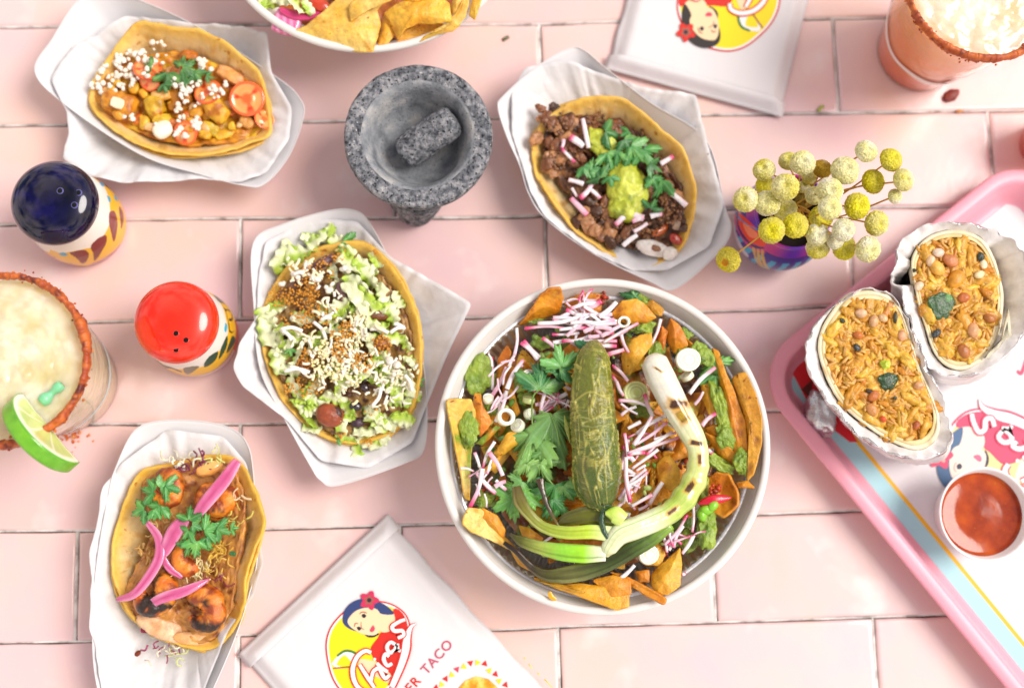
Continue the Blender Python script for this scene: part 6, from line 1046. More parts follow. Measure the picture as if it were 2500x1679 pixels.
chunk(t, ZT, 760, 55, 6.0, .8, .5, 20, (hx('#c23a18'), hx('#e0602c')), 4, .4, 'tomato_piece', .3, .1, m_gloss)
# ================================================================== foil burritos standing on the tray
m_wrapfoil = MAT('crinkled_foil', base='#cfd0d4', rough=.25, rv=.12, vs=.8, metal=1, bump=.12, bs=.7, bdet=3, bump2=(.05, .25))
m_foilback = MAT('foil_paper_side', stops=[(.35, '#cfcac8'), (.6, '#ebe8ea')], vs=1.6, rough=.45, spec=.5, metal=.0, bump=.09, bs=.6, bdet=4, coat=.3, cr=.25)
m_flour = MAT('flour_tortilla', attr=True, var=.07, vs=.8, rough=.6, sss=.3, sr=.3, bump=.03, bs=.5)
def loftimg(Z, pts, levels, n=130, noise=0, nf=1.2, seed=0):
    """levels: (height, scale, dx, dy) of one outline read in the photograph"""
    p = cspl(np.array([q[:2] for q in pts], float), n); c = p.mean(0); R_ = []
    for h, s, dx_, dy_ in levels:
        q = c + (p - c)*s + [dx_, dy_]; w_ = np.array([P(*Z.uv(x, y), h) for x, y in q]); R_.append(w_)
    V = np.vstack(R_)
    if noise: c3 = V.mean(0); d = (V - c3)*[1, 1, 0]; d /= np.linalg.norm(d, axis=1)[:, None]; cr_ = (.5 - np.abs(fbm(V, nf, seed, 3)))*2; V = V + d*noise*(cr_ - .5)[:, None] + [0, 0, 0]
    return V, gridF(len(levels), n, True), n
def burrito(label, Z, cut, foil, levels_f, hc, beans, leaves, gap, seed, tilt_h):
    b = loftimg(Z, cut, [(hc, 1, 0, 0)])[0]; c = b.mean(0); base = P(*Z.uv(*(np.mean([q[:2] for q in foil], 0) + [levels_f[-1][2], levels_f[-1][3]])), .4)
    t = thing('foil_burrito', label, 'burrito', base, 'halved burritos standing in foil')
    # foil: outside skin from the torn top edge down to the pinched foot
    V, F, n = loftimg(Z, foil, levels_f, 170, .16, 1.0, seed); k = np.arange(n); V[:n, 2] += .35*fbm(V[:n], .9, seed+5, 4) + .12*np.sin(k*.9 + seed); V[:n, :2] += (.18*fbm(V[:n], 1.6, seed+6))[:, None]
    hi = tilt_h(V[:n]); V[:n, 2] += hi
    nb = len(levels_f); bot = [(nb-1)*n + i for i in range(n)]; F2 = F + [bot]
    part('foil_wrap', thicken(V, [f[::-1] for f in F2], .05), m_foilback, t)
    # the foil turns in over its edge and hugs the tortilla, except where it gapes
    ct = loftimg(Z, [tuple(np.mean([q[:2] for q in cut], 0) + (np.array(q) - np.mean([q[:2] for q in cut], 0))*1.07) for q in cut], [(hc-.1, 1, 0, 0)], 220)[0]; top = V[:n]; nn = np.array([ct[np.argmin(((ct[:, :2] - v[:2])**2).sum(1))] for v in top]); g_ = np.linalg.norm(top[:, :2] - nn[:, :2], axis=1); dp = .12 + 3.2*sm(gap, gap + .7, g_)
    r1 = top*.75 + nn*.25; r1[:, 2] = top[:, 2] - .05 - dp*.25; r2_ = top*.35 + nn*.65; r2_[:, 2] = hc - dp*.8; r3 = nn.copy(); r3[:, 2] = hc - .10 - dp; Vi = np.vstack([top, r1, r2_, r3]); Vi += (.07*fbm(Vi, 1.8, seed+31, 4))[:, None]; part('foil_inside', (Vi, gridF(4, n, True)), m_foilback, t)
    # bright metal folds along the torn edge
    e = V[:n].copy(); rr2 = random.Random(seed)
    for j in range(14):
        i0 = rr2.randrange(n); L = rr2.randrange(6, 16); idx = [(i0 + q) % n for q in range(L)]; q1 = e[idx] + [0, 0, .05]; q2 = V[n:2*n][idx]*.7 + q1*.3 + [0, 0, .02]; cc = e.mean(0); dd = (q1 - cc)*[1, 1, 0]; dd /= np.linalg.norm(dd, axis=1)[:, None]
        G = np.stack([q1, q1*.5 + q2*.5 + dd*.12, q2 + dd*.12]); G += .06*fbm(G, 3, j)[..., None]; part('bright_foil_fold', sheet(G, .02), m_wrapfoil, t)
    # tortilla walls
    V, F, n = loftimg(Z, cut, [(hc+.05, 1.0, 0, 0), (hc+.08, 1.035, 0, 0), (hc-.05, 1.06, 0, 0), (hc-1.2, 1.06, 4, 6), (hc-3.5, .98, 15, 20)], 140, 0); V[:, 2] += .10*fbm(V, .9, seed+3); R0 = V[:n].copy(); R0[:, 2] -= .9
    V2 = np.vstack([R0, V]); F2 = gridF(6, n, True); C = mixc(hx('#eadbb8'), hx('#f3ead2'), .5 + fbm(V2, 1, 4)); C = mixc(C, hx('#c99c50'), sm(.2, .5, fbm(V2, 1.1, 9))*.6); part('tortilla', MB().add((V2, F2), C), m_flour, t)
    inner = [(x*1.0, y*1.0) for x, y, *_ in cut]; cc = np.mean(inner, 0); V, F, n = loftimg(Z, [tuple(cc + (np.array(q)-cc)*.955) for q in inner], [(hc-.5, .97, 0, 0), (hc+.04, .985, 0, 0), (hc+.07, 1.0, 0, 0), (hc+.03, 1.05, 0, 0), (hc-.3, 1.055, 0, 0)], 140); V[:, 2] += .06*fbm(V, 1.1, seed+13)
    part('tortilla_layer', MB().add((np.vstack([V]), F), mixc(hx('#e3c88c'), hx('#f0e0b8'), .5+fbm(V, 1.3, 3))), m_flour, t)
    # filling surface
    p = np.array([P(*Z.uv(*(cc + (np.array(q)-cc)*.95)), hc-.15) for q in cspl(np.array(inner), 120)]); V, F = dish(p, p.mean(0) + [0, 0, .15], list(np.linspace(.04, 1, 34)), lambda s: s**2); V[:, 2] += .42*fbm(V, 1.5, seed, 5)
    C = mixc(hx('#e0a02a'), hx('#efc050'), .5 + 1.3*fbm(V, 1.3, seed+1, 4)); C = mixc(C, hx('#a8600f'), sm(.15, .45, fbm(V, 1.9, seed+5, 3))*.7); part('egg_filling', MB().add(thicken(V, F, .3), np.vstack([C, C])), m_food, t)
    rr2 = random.Random(seed); poly = np.array([cc + (np.array(q)-cc)*.92 for q in inner]); lo, hi_ = poly.min(0), poly.max(0); k = 0; mb = MB(); mb2 = MB()
    while k < 420:
        x, y = rr2.uniform(lo[0], hi_[0]), rr2.uniform(lo[1], hi_[1])
        if not inside(np.array([x]), np.array([y]), poly)[0]: continue
        k += 1; q = Z.pt(x, y, hc + rr2.uniform(-.1, .12)); tq = rr2.random()
        if k % 2: mb.add(blob(q, (rr2.uniform(.26, .45), .11, .11), rr2.random()*3.1, rr2.uniform(-.4, .4), 0, .2, 1.5, 2, k), mixc(hx('#d2922c'), hx('#e6b464'), np.array([tq]))[0]*(.8 if tq < .2 else 1))
        else: s_ = rr2.uniform(.16, .42); mb2.add(blob(q - [0, 0, .08], (s_*1.9, s_*.9, s_*.55), rr2.random()*3, 0, 0, .75, 1.9, 3, k), mixc(hx('#c97c10'), hx('#f0bf40'), np.array([tq]))[0])
    part('rice_grains', mb, m_food, t, kind='stuff'); part('egg_curds', mb2, m_food, t, kind='stuff')
    for j, (x, y, r_a, col) in enumerate(beans): V, F = blob(Z.pt(x, y, hc + .22), (r_a*1.15, r_a*.85, r_a*.6), j*1.3, 0, 0, .12, 1, 3, j); part('pinto_bean', MB().add((V, F), mixc(hx(col)*.9, hx(col)*1.2, .5 + fbm(V, 1.5, j))), m_food, t)
    for j, (x, y, a, b_, col) in enumerate(leaves): V, F = blob(Z.pt(x, y, hc + .22), (a, b_, .12), j*.7, .1, .1, .4, 1.5, 5, j+4); part('wilted_leaf', MB().add((V, F), mixc(hx(col), hx(col)*1.7, .4 + fbm(V, 2.6, j))), m_food, t)
    return t
cut1 = [(430,650),(500,628),(580,632),(650,668),(700,760),(735,880),(770,980),(815,1090),(850,1180),(850,1270),(810,1325),(740,1345),(640,1310),(540,1250),(420,1150),(345,1030),(305,890),(325,790),(375,710)]
foil1 = [(232,870),(262,800),(320,725),(420,648),(520,600),(610,615),(672,670),(725,770),(770,880),(820,1000),(872,1100),(915,1225),(915,1310),(880,1375),(800,1405),(700,1400),(590,1360),(470,1280),(370,1180),(285,1060),(240,970)]
burrito('burrito half in foil on the left, dark green leaf low in its cut face', ZF, cut1, foil1, [(7.9, 1.0, 0, 0), (7.3, 1.0, 0, 5), (6.0, .99, 8, 18), (4.0, .97, 18, 40), (2.0, .90, 30, 60), (.9, .78, 34, 66), (.45, .6, 34, 66)], 7.7,
  [(495,715,.34,'#d9b08a'),(555,752,.36,'#d8a878'),(600,738,.28,'#e2bc8c'),(555,1110,.36,'#b8682c'),(545,1175,.38,'#c98a4c'),(770,1060,.3,'#d9a070'),(690,820,.3,'#d8a078'),(480,820,.28,'#c8702c'),(760,1250,.26,'#b85a24'),(600,1220,.2,'#d2501c')],
  [(625,1040,.62,.5,'#143a12'),(475,878,.2,.26,'#22282a'),(660,735,.4,.14,'#3a3a2a'),(405,750,.2,.14,'#2f3a24'),(540,1090,.3,.14,'#3a2c24'),(655,1120,.14,.1,'#2a3424'),(610,960,.3,.3,'#a8b82a')], .9, 3, lambda v: 0)
cut2 = [(770,415),(830,360),(910,335),(990,340),(1060,370),(1110,440),(1145,540),(1160,640),(1150,750),(1120,850),(1070,920),(980,965),(900,945),(845,880),(810,780),(780,680),(755,560),(745,480)]
foil2 = [(672,400),(740,330),(830,292),(960,290),(1090,310),(1200,360),(1270,440),(1300,540),(1300,640),(1285,740),(1250,830),(1150,940),(1040,1000),(930,1010),(840,975),(790,900),(745,800),(712,700),(690,600),(640,560),(668,480)]
burrito('burrito half on the right, pale beans in its cut face, foil gaping open', ZF, cut2, foil2, [(7.9, 1.0, 0, 0), (7.3, 1.0, 0, 5), (6.0, .99, -6, 22), (4.0, .95, -14, 60), (2.0, .87, -22, 90), (.9, .76, -26, 100), (.45, .6, -26, 100)], 7.6,
  [(865,425,.34,'#e3cbb8'),(828,465,.34,'#d9b896'),(925,465,.45,'#c98050'),(772,585,.3,'#ead2b4'),(985,895,.42,'#b06a30'),(985,640,.36,'#c06a34'),(1030,795,.42,'#d8a070'),(1110,740,.35,'#b8702c'),(950,550,.55,'#e09a28'),(860,500,.5,'#e8b04a'),(1060,530,.3,'#ecdcae'),(1080,480,.28,'#f0e4c0')],
  [(880,680,.85,.8,'#234a1c'),(855,810,.36,.2,'#2a3034'),(1070,445,.3,.26,'#2a3424'),(905,640,.35,.3,'#5a8a50'),(750,510,.12,.12,'#2a3424')], 1.0, 8, lambda v: 0)
V, F = sheet(np.stack([ZF([(1060,955,7.2),(1150,890,7.5),(1215,820,7.6)]), ZF([(1080,930,7.9),(1170,840,8.2),(1205,720,8.3)]), ZF([(1100,925,7.6),(1160,850,7.7),(1195,690,8.2)])]), .08)
solo('tortilla_flap', MB().add((V, F), hx('#eadfc2')), m_flour, 'loose pale tortilla flap at the right side of the gaping burrito', 'tortilla')
V, F = blob(ZF.pt(300, 1190, 1.8), (1.0, 1.5, 1.1), .2, 0, 0, .3, 2.2, 4, 5); solo('foil_scrap', (V, F), m_wrapfoil, 'crumpled shiny foil scrap at the left foot of the burritos', 'foil')
# ================================================================== drinks
def glass_mat(name, tint=(1, 1, 1), fac=.10):
    m = bpy.data.materials.new(name); m.use_nodes = True; N = m.node_tree.nodes; Lk = m.node_tree.links; N.remove(N['Principled BSDF'])
    tr = N.new('ShaderNodeBsdfTransparent'); tr.inputs['Color'].default_value = (*tint, 1); gl = N.new('ShaderNodeBsdfGlossy'); gl.inputs['Roughness'].default_value = .03
    fr = N.new('ShaderNodeMapRange'); lw = N.new('ShaderNodeLayerWeight'); lw.inputs['Blend'].default_value = .25; pw = N.new('ShaderNodeMath'); pw.operation = 'POWER'; pw.inputs[1].default_value = 2.5; Lk.new(lw.outputs['Facing'], pw.inputs[0]); Lk.new(pw.outputs[0], fr.inputs['Value']); fr.inputs['To Min'].default_value = .04; fr.inputs['To Max'].default_value = .6; mx_ = N.new('ShaderNodeMixShader'); Lk.new(fr.outputs[0], mx_.inputs[0]); Lk.new(tr.outputs[0], mx_.inputs[1]); Lk.new(gl.outputs[0], mx_.inputs[2]); Lk.new(mx_.outputs[0], N['Material Output'].inputs['Surface']); return m
m_glass = glass_mat('clear_glass', (.97, .98, .98))
m_slush = MAT('crushed_ice_drink', attr=True, var=.05, vs=.6, rough=.16, sss=.6, sr=1.0, sc=(1, .8, .5), coat=1, cr=.05, ci=1.4, bump=.16, bs=.7, bdet=4)
m_liquid = MAT('cloudy_iced_drink', attr=True, var=.04, vs=.6, rough=.12, sss=1, sr=1.5, sc=(1, .7, .35), coat=.8, cr=.04, ci=1.4, bump=.10, bs=1.6, bdet=2)
m_ice = MAT('clear_ice_bit', base='#efe6d0', rough=.08, sss=.7, sr=.8, coat=1, cr=.03)
m_chili = MAT('chili_salt', attr=True, rough=.55, bump=.05, bs=.12, coat=.4, cr=.3)
m_band = MAT('pale_painted_band', base='#dfe9e6', rough=.3)
def tumbler(label, c, h, rt, rb, cols, bandcol, seed, chips_only=None):
    t = thing('cocktail_glass', label, 'drink', c, 'chili-rimmed iced cocktails')
    prof = [(rb-.3, 0), (rb-.05, .05), (rb, .25), (rb + .18*(rt-rb)+.12, h*.25), (rb + .45*(rt-rb)+.14, h*.5), (rb + .75*(rt-rb)+.08, h*.8), (rt, h-.1), (rt-.08, h), (rt-.20, h-.1)]
    part('glass', lathe(spl(prof, 50), c, 96), m_glass, t)
    zz = np.linspace(.12, h-.75, 30); pr = np.interp(zz, [p[1] for p in prof[2:7]], [p[0] for p in prof[2:7]]) - .07; V, F = lathe(np.c_[pr, zz], c, 96, capt=False)
    z = (V[:, 2]-c[2])/h; C = mixc(hx(cols[0]), hx(cols[1]), sm(.0, .5, z)); C = mixc(C, hx(cols[2]), sm(.5, .95, z)); VW, FW, CW = V, F, C
    n = 96; S_ = np.linspace(1, .02, 70)[1:]; a = np.linspace(0, 2*math.pi, n, endpoint=False); o = np.c_[c[0] + pr[-1]*np.cos(a), c[1] + pr[-1]*np.sin(a), np.full(n, h-.75)]
    V = np.vstack([np.array([c[0], c[1], 0]) + (o - [c[0], c[1], 0])*[s, s, 1] + [0, 0, .15*(1-s**3)] for s in S_]); F = None; V[:, 2] += sm(0, .12, 1 - np.repeat(S_, n))* .22*np.abs(fbm(V, .8, seed, 4)) * 1.3 + sm(0, .12, 1 - np.repeat(S_, n))*(.10*np.abs(vn(V, 1.6, seed+3)) - .05); C = mixc(hx(cols[3]), hx(cols[4]), .5 + .9*fbm(V, .8, seed+9, 4)); VA = np.vstack([VW, V]); FA = gridF(30 + len(S_), 96, True) + [[(29 + len(S_))*96 + k for k in range(96)]] + [list(range(96))[::-1]]; part('iced_drink', MB().add((VA, FA), np.vstack([CW, C])), m_liquid, t)
    r2 = random.Random(seed)
    for k in range(0):
        a_, d = r2.random()*6.283, pr[-1]*.93*math.sqrt(r2.random()); s_ = r2.uniform(.3, .7); part('ice_chip', blob([c[0]+d*math.cos(a_), c[1]+d*math.sin(a_), h-.42], (s_*1.3, s_, s_*.4), a_*3, r2.uniform(-.4, .4), 0, .3, 1.2, 3, k, .5), m_ice, t)
    # chili salt: broken thick crust over the rim, denser in places
    a = np.linspace(0, 2*math.pi, 620, endpoint=False); q3 = np.c_[np.cos(a)*3, np.sin(a)*3, a*0]; th_ = .24 + .15*fbm(q3, 1.0, seed, 4) + .05*vn(q3, 9, seed); th_ = np.clip(th_, .07, .5)
    path = np.c_[c[0] + (rt-.05 + .05*fbm(q3, 4, 5))*np.cos(a), c[1] + (rt-.05 + .05*fbm(q3, 4, 5))*np.sin(a), h - .05 - .35*th_ + .05*fbm(q3, 6, 7)]; V, F = tube(path, np.c_[th_, th_*1.5], 16, closed=True); V = V + .05*fbm(V, 5, seed, 3)[:, None]
    C = mixc(hx('#a03c10'), hx('#cf6a22'), .5 + 1.2*fbm(V, 3.2, 4, 3)); C = mixc(C, hx('#5f1606'), sm(.1, .5, fbm(V, 2, 8))); part('chili_rim', MB().add((V, F), C), m_chili, t)
    mb = MB()
    for k in range(260): a_ = r2.random()*6.283; rr_ = rt + r2.gauss(.0, .16); s_ = r2.uniform(.04, .11); mb.add(blob([c[0]+rr_*math.cos(a_), c[1]+rr_*math.sin(a_), h - .1 - r2.random()*.4], s_, 0, 0, 0, .3, 2, 1, k), mixc(hx('#8f2408'), hx('#e07a28'), np.array([r2.random()]))[0])
    part('chili_grains', mb, m_chili, t, kind='stuff')
    # wavy painted band on the outside of the glass
    a = np.linspace(0, 2*math.pi, 200, endpoint=False); zb = h*.30 + .6*np.sin(a*2 + seed) + .25*np.sin(a*5); rows = []
    for k in (0, .35, .65, 1): zk = zb + k*(.7 + .2*np.sin(a*3)); rk = np.interp(zk, [p[1] for p in prof], [p[0] for p in prof]) + .03; rows.append(np.c_[c[0] + rk*np.cos(a), c[1] + rk*np.sin(a), zk])
    part('painted_band', (np.vstack(rows), gridF(4, 200, True)), MAT('band_%d' % seed, base=bandcol, rough=.3), t); return t, prof
c1 = at_base((0, 877), 12.0); G1, pf = tumbler('pale yellow iced drink in a chili-rimmed glass with a lime wedge, at the left edge', c1, 12.0, 4.95, 3.35, ['#e6c890', '#eedcb0', '#f0e2b8', '#d6c78e', '#f1ead4'], '#b9dfe2', 3)
c2 = at_base((2405, -43), 11.4); G2_, pf2 = tumbler('orange iced drink in a chili-rimmed glass, in the top right corner', c2, 11.4, 4.95, 3.05, ['#ec5f0c', '#f78a22', '#f9ae54', '#ecc898', '#f8efe2'], '#f0e6e0', 8)
# lime half wheel hooked on the rim
a, b = ZH.pt(35, 1175, 12.3), ZH.pt(303, 1500, 12.3); D = (b - a); L = np.linalg.norm(D)/2; D /= np.linalg.norm(D); mid = (a+b)/2; Hn = np.array([D[1], -D[0], 0]);
if (P(*ZH.uv(60, 1500), 12.3) - mid).dot(Hn) < 0: Hn = -Hn
tl = math.radians(80); A = Hn*math.cos(tl) + np.array([0, 0, 1])*math.sin(tl); Nf = -Hn*math.sin(tl) + np.array([0, 0, 1])*math.cos(tl); mid = mid - A*0.9
lime = thing('lime_wedge', 'green lime half wheel hooked over the rim of the pale yellow drink', 'lime', mid)
n = 72; ph = np.linspace(-.08, math.pi + .08, n); V = []; C = []; hw_ = .50
def rim(rr_, off): return mid + np.outer(np.cos(ph)*rr_, D) + np.outer(np.sin(ph)*rr_, A) + Nf*off
prof_l = [(.995, .40), (1.0, .25), (1.0, 0), (1.0, -.25), (.995, -.40), (.95, -.5)]
rows = [rim(L*1.0*k, o_*1.05) for k, o_ in prof_l]; V = np.vstack(rows); C = mixc(hx('#4f9a14'), hx('#7fc62a'), .5 + .8*fbm(V, 2.0, 3)); part('peel', MB().add((V, gridF(6, n)), C), MAT('lime_peel', attr=True, rough=.35, coat=.5, cr=.15, bump=.03, bs=.12), lime)
rows = []; cs = []
for k in np.linspace(1, .02, 22):
    rows.append(rim(L*k, .42 + .02*math.sin(k*9))); seg = np.abs(((ph/math.pi*4) % 1) - .5)*2; cc_ = mixc(hx('#cfe08a'), hx('#eff2d2'), sm(.82, .96, seg)); cc_ = mixc(cc_, hx('#f4f5e4'), np.full(n, sm(.84, .88, k)*(1 - sm(.95, .98, k)))); cc_ = mixc(cc_, hx('#5aa818'), np.full(n, float(sm(.95, .98, k)))); cs.append(cc_*(1 + .12*fbm(np.c_[ph*9, ph*0+k*4, ph*0], 1, 4))[:, None])
part('flesh', MB().add(thicken(np.vstack(rows), gridF(22, n), .85), np.vstack(cs + cs)), m_gloss, lime)
# green stirrer bits under the surface
p = ZH([(190,1195,11.55),(240,1150,11.5),(285,1110,11.55)]); V, F = tube(spl(p, 14), np.interp(np.linspace(0, 1, 14), [0, .2, .5, .8, 1], [.30, .42, .18, .34, .26]), 14)
solo('drink_pick', (V, F), MAT('green_translucent_plastic', base='#7fd0a0', rough=.3, sss=.5, sr=.5, coat=.5), 'pale green plastic pick half sunk in the pale yellow drink', 'drink pick')
# chili spills
m_spill = MAT('chili_spill', attr=True, rough=.6)
mb = MB(); r_ = random.Random(8)
for k in range(40): x, y = 330 + r_.gauss(0, 45), 1355 + r_.gauss(0, 18); s_ = r_.uniform(.03, .12); mb.add(blob(ZH.pt(x, y, .05), (s_*1.2, s_, .04), r_.random()*3, 0, 0, .3, 2, 1, k), mixc(hx('#c8541c'), hx('#e89858'), np.array([r_.random()]))[0])
solo('chili_powder_spill', mb, m_spill, 'orange chili powder spilled on the tiles beside the pale yellow drink', 'chili powder', kind='stuff')
V, F = blob(ZD.pt(1940, 517, .12), (.62, .42, .2), .5, 0, 0, .25, 1.4, 3, 4); solo('chili_clump', MB().add((V, F), mixc(hx('#5a1408'), hx('#8f2c10'), .5 + fbm(V, 3, 3))), m_chili, 'dark red chili clump on the tiles at the foot of the orange drink', 'chili clump')
V, F = tube(spl(ZD([(1215,605,.06),(1230,590,.14),(1245,575,.08)]), 8), (.12, .06), 8); solo('herb_fleck', MB().add((V, F), hx('#a5b048')), m_leaf, 'tiny green herb fleck on the tiles below the upper right paper bag', 'herb fleck')
V, F = tube(spl(ZB([(1770,258,.06),(1790,245,.12),(1808,235,.06)]), 8), (.13, .05), 8); solo('herb_fleck', MB().add((V, F), hx('#6a6a48')), m_leaf, 'tiny dull green herb fleck on the tiles right of the top chip bowl', 'herb fleck')
V, F = blob(ZD.pt(1985, 605, .05), (.28, .12, .05), .1, 0, 0, .2, 1, 2, 4); solo('sauce_fleck', MB().add((V, F), hx('#c88a3c')), m_leaf, 'small orange fleck in the tile joint below the orange drink', 'sauce fleck')
# red cup at the right edge
c3 = at_base((2612, 312), 4.1); t = thing('red_cup', 'red cup whose side just shows at the right edge of the picture', 'cup', c3); part('side_wall', lathe([(1.6, 0), (1.65, .05), (2.0, 4.0), (2.1, 4.1), (1.95, 4.05), (1.5, .2), (.001, .2)], c3, 64), m_redcap, t)
# ================================================================== painted vase with dried flowers
c = P(1883, 569, 0); vase = thing('painted_vase', 'small round vase painted purple, turquoise and orange like an owl, holding yellow dried flowers', 'vase', c)
prof = [(1.9, 0), (2.05, .1), (2.6, .7), (3.0, 1.6), (3.15, 2.5), (3.08, 3.5), (2.85, 4.5), (2.6, 5.3), (2.5, 5.7), (2.52, 5.95), (2.44, 6.02), (2.3, 5.9), (2.25, 5.5)]
zz = spl(prof, 160); V, F = lathe(zz, c, 300); Lc = V - c; th_ = np.arctan2(Lc[:, 1], Lc[:, 0]); z = Lc[:, 2]; pv = [tuple(p) for p in zz[:130]]
PU, TU, MG = hx('#2c1a86'), hx('#14a4cc'), hx('#c4307c')
C = np.tile(PU, (len(V), 1)); C[(np.sin(th_*22 + .8*np.sin(z*1.1)) > .1) & (z < 3.9)] = TU; C[(z > 4.6)] = mixc(hx('#5a2aa8'), hx('#b8307a'), .5 + .5*np.sin(th_*5))[z > 4.6]; C[z < .35] = MG; C[(np.abs(z - 4.6) < .06)] = hx('#2a1a40')
fr_ = lambda lst: petals(th_, z, C, pv, c, ZE, lst)
fr_([(hx('#d9d2e0'), [(345,760),(370,1000),(440,1180),(500,1270),(440,1250),(370,1120),(335,960)]), (MG, [(362,850),(400,840),(470,1060),(560,1170),(640,1180),(650,1240),(560,1220),(470,1150),(400,1040)]),
 (hx('#e03812'), [(370,820),(420,860),(500,930),(590,1020),(650,1100),(650,1175),(560,1160),(470,1090),(410,980)]), (hx('#f0805a'), [(440,930),(500,980),(570,1040),(590,1090),(520,1090),(470,1030)]), (hx('#1d85c4'), [(360,830),(390,850),(590,1010),(590,1030),(470,960),(370,860)]),
 (hx('#c9a22c'), [(530,1190),(560,1210),(620,1370),(600,1360),(550,1260)]), (hx('#c9a22c'), [(575,1215),(600,1225),(670,1390),(645,1385)]), (hx('#c9a22c'), [(615,1230),(640,1240),(715,1400),(690,1400)]), (hx('#2a1a60'), [(400,840),(410,990),(480,1100),(560,1170),(640,1180),(640,1195),(550,1185),(465,1115),(395,1000),(385,850)])])
part('painted_body', MB().add((V, F), C), MAT('painted_vase_glaze', attr=True, rough=.3, coat=.3, cr=.1), vase)
part('dark_inside', lathe([(2.3, 5.0), (1.8, 4.6), (.001, 4.5)], c, 40, capb=False), MAT('vase_inside', base='#1d120c', rough=.9), vase)
m_bloom = MAT('fuzzy_bloom', attr=True, rough=.9, sss=.15, sr=.12, bump=.09, bs=.08, bdet=2, spots=[(.07, .63, '#9a8c34', .05)])
m_stem = MAT('dry_stem', base='#c99a3c', rough=.7)
FL = [(645,450,105,10.2,'y','fuzzy pale yellow dried flower at the upper left of the bunch'),(875,365,92,9.6,'y','dried flower tucked behind the top cream flower of the bunch'),(1010,385,118,11.4,'c','cream dried flower at the top of the bunch'),(1195,440,90,9.8,'o','brownish gold dried flower right of the top cream flower'),
 (1410,455,135,12.0,'c','largest pale dried flower in the upper middle right of the bunch'),(1610,270,108,12.2,'c','cream dried flower standing highest at the top right'),(1845,355,112,12.0,'b','bright yellow dried flower at the far upper right'),(1675,560,115,10.8,'b','bright yellow dried flower crossed by a bare stem'),
 (1965,545,108,12.3,'y','pale dried flower at the far right end of the longest stem'),(1885,700,72,11.4,'c','small side-on dried flower with a dark brown calyx'),(845,610,128,12.2,'y','round yellow dried flower in front at the left centre'),(650,592,88,9.4,'b','yellow dried flower half hidden under the upper left flower'),
 (470,730,118,11.2,'y','dried flower at the left edge of the bunch'),(675,765,120,11.2,'c','cream dried flower beside the left edge flower'),(845,825,108,9.8,'y','dried flower with a dark notch in the middle of the bunch'),(1265,645,125,12.4,'c','wide cream dried flower in the very centre right'),
 (1120,690,88,10.2,'y','shaded dried flower behind the centre cream flower'),(1265,810,112,12.8,'c','cream and yellow dried flower below the centre'),(1185,900,112,10.4,'b','bright yellow dried flower under the centre flower'),(1525,792,122,11.6,'b','yellow dried flower right of centre above the tile joint'),
 (715,1020,122,12.4,'b','bright yellow dried flower above the painted owl eye'),(942,977,118,12.0,'b','yellow dried flower with a ring-shaped top at the lower centre'),(1710,955,118,11.4,'y','wide dried flower at the lower right end of two stems'),(1395,1017,108,12.6,'w','whitest dried flower of the bunch'),
 (1150,1060,104,11.8,'c','heart-shaped cream dried flower'),(1155,1180,112,10.0,'y','dried flower beneath the heart-shaped one'),(1320,1120,80,11.0,'w','small white dried flower beneath the whitest one'),(1405,1190,112,10.2,'b','olive yellow dried flower at the bottom of the bunch'),
 (1628,1200,122,11.6,'c','dried flower at the lower right bottom of the bunch'),(307,1298,118,8.6,'r','lone yellow dried flower with an orange centre hanging at the lower left'),(1010,735,74,7.6,'d','dark olive dried flower deep inside the bunch'),(1070,520,70,8.6,'y','small dried flower low behind the top flowers'),(1020,610,62,8.2,'y','tiny shaded dried flower in the gap at the top')]
PAL = dict(y=('#d3c84a','#e6dfa0'), c=('#dcd7a6','#e6df8a'), b=('#dcd11c','#cfc45a'), w=('#ebe6d2','#dcd8aa'), o=('#c09a2a','#a5801c'), r=('#dfcb1e','#cfc046'), d=('#8a7422','#6f5c1a'))
mouth = c + [0, 0, 5.6]
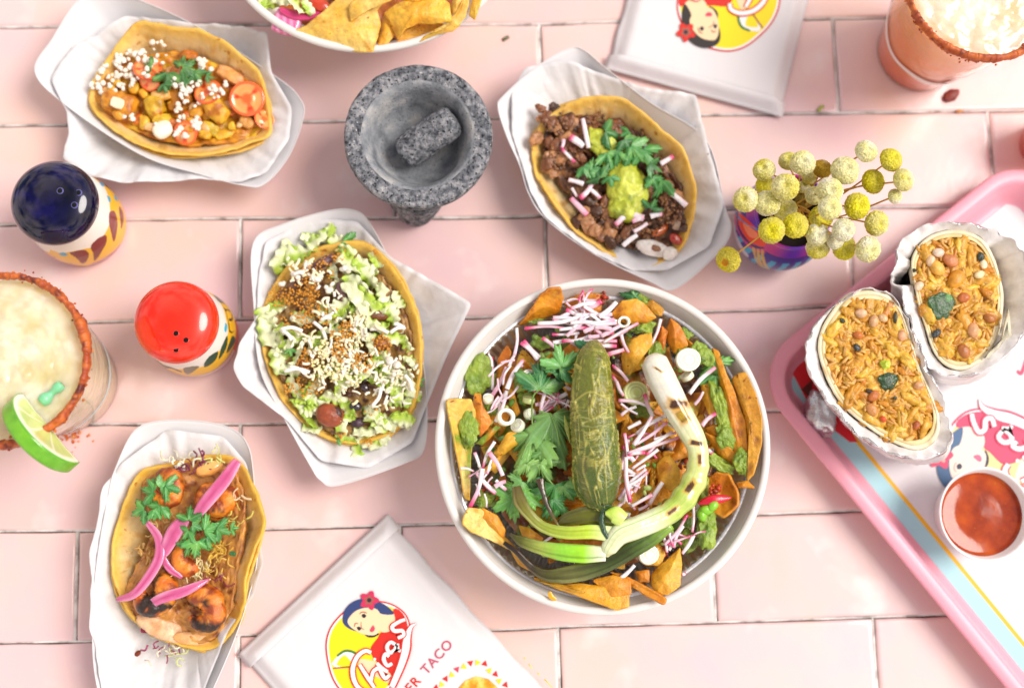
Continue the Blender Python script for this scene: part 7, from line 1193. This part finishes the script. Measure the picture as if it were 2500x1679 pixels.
for k, (x, y, r_px, h, kd, lab) in enumerate(FL):
    q = ZE.pt(x, y, h); r0 = r_px*ZE.k/ (CF/(CP[2]-h)); t = thing('dried_flower', lab, 'flower', q - [0, 0, r0], 'dried flowers in the painted vase')
    d = q - mouth; d[2] = max(d[2], 1.2); d /= np.linalg.norm(d); V0, F = ico(5); z0 = V0[:, 2]; ang = np.arctan2(V0[:, 1], V0[:, 0]); rr_ = np.hypot(V0[:, 0], V0[:, 1])
    V = V0*np.c_[np.ones(len(V0)), np.ones(len(V0)), np.where(z0 < 0, .62, .82)]; V[:, 2] -= .30*np.exp(-(rr_/.30)**2)*(z0 > 0); V *= (1 + .05*fbm(V0, 1.2, k))[:, None]; V *= (1 + .075*vn(V0, 15, k) + .03*vn(V0, 31, k+3))[:, None]
    if k == 24: V[:, 1] *= 1 - .35*np.exp(-((V[:, 0] - .1)/.25)**2)*(V[:, 1] > 0)
    up = d*np.array([.6, .6, 1]); up /= np.linalg.norm(up); s_ = np.cross([0, 1, .01], up); s_ /= np.linalg.norm(s_); u_ = np.cross(up, s_); M_ = np.stack([s_, u_, up], 1)
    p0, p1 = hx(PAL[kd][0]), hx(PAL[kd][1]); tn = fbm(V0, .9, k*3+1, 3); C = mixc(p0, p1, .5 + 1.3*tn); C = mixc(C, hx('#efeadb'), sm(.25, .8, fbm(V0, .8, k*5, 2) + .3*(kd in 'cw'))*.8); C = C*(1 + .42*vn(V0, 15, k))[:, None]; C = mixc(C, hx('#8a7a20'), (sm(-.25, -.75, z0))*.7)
    if kd == 'r': C = mixc(C, hx('#d8701c'), 1 - sm(.2, .34, rr_ + (z0 < 0)*5 + .08*vn(V0, 6, 2)))
    C = mixc(C, p0*.75, (1 - sm(.1, .3, rr_))*(z0 > 0)*.5)
    part('bloom', MB().add(((V @ M_.T)*r0*1.05 + q, F), C), m_bloom, t)
    e = mouth + np.array([.9*math.sin(k*2.4), .9*math.cos(k*2.4), -.7 - (k % 3)*.3]); st = q - up*r0*.45; mdl = (st + e)/2 + np.array([0, 0, .8]) + .3*np.array([math.sin(k), math.cos(k*1.7), 0])
    if kd == 'r': mdl = mouth + (q - mouth)*.55 + [0, 0, .9]
    part('stem', tube(spl([e, mdl, st], 20), .055, 7), m_stem, t)
    part('calyx', lathe([(.06, -.3*r0), (.2*r0+.05, -.1*r0), (.34*r0, .1*r0)], (0, 0, 0), 12, M=M_, capb=False)[0] + st if False else (lathe([(.06, -.3*r0), (.2*r0+.05, -.1*r0), (.34*r0, .1*r0)], st, 12, M=M_, capb=False)), MAT('calyx_brown', base='#6a4420', rough=.8) if k == 0 else MATS['calyx_brown'], t)
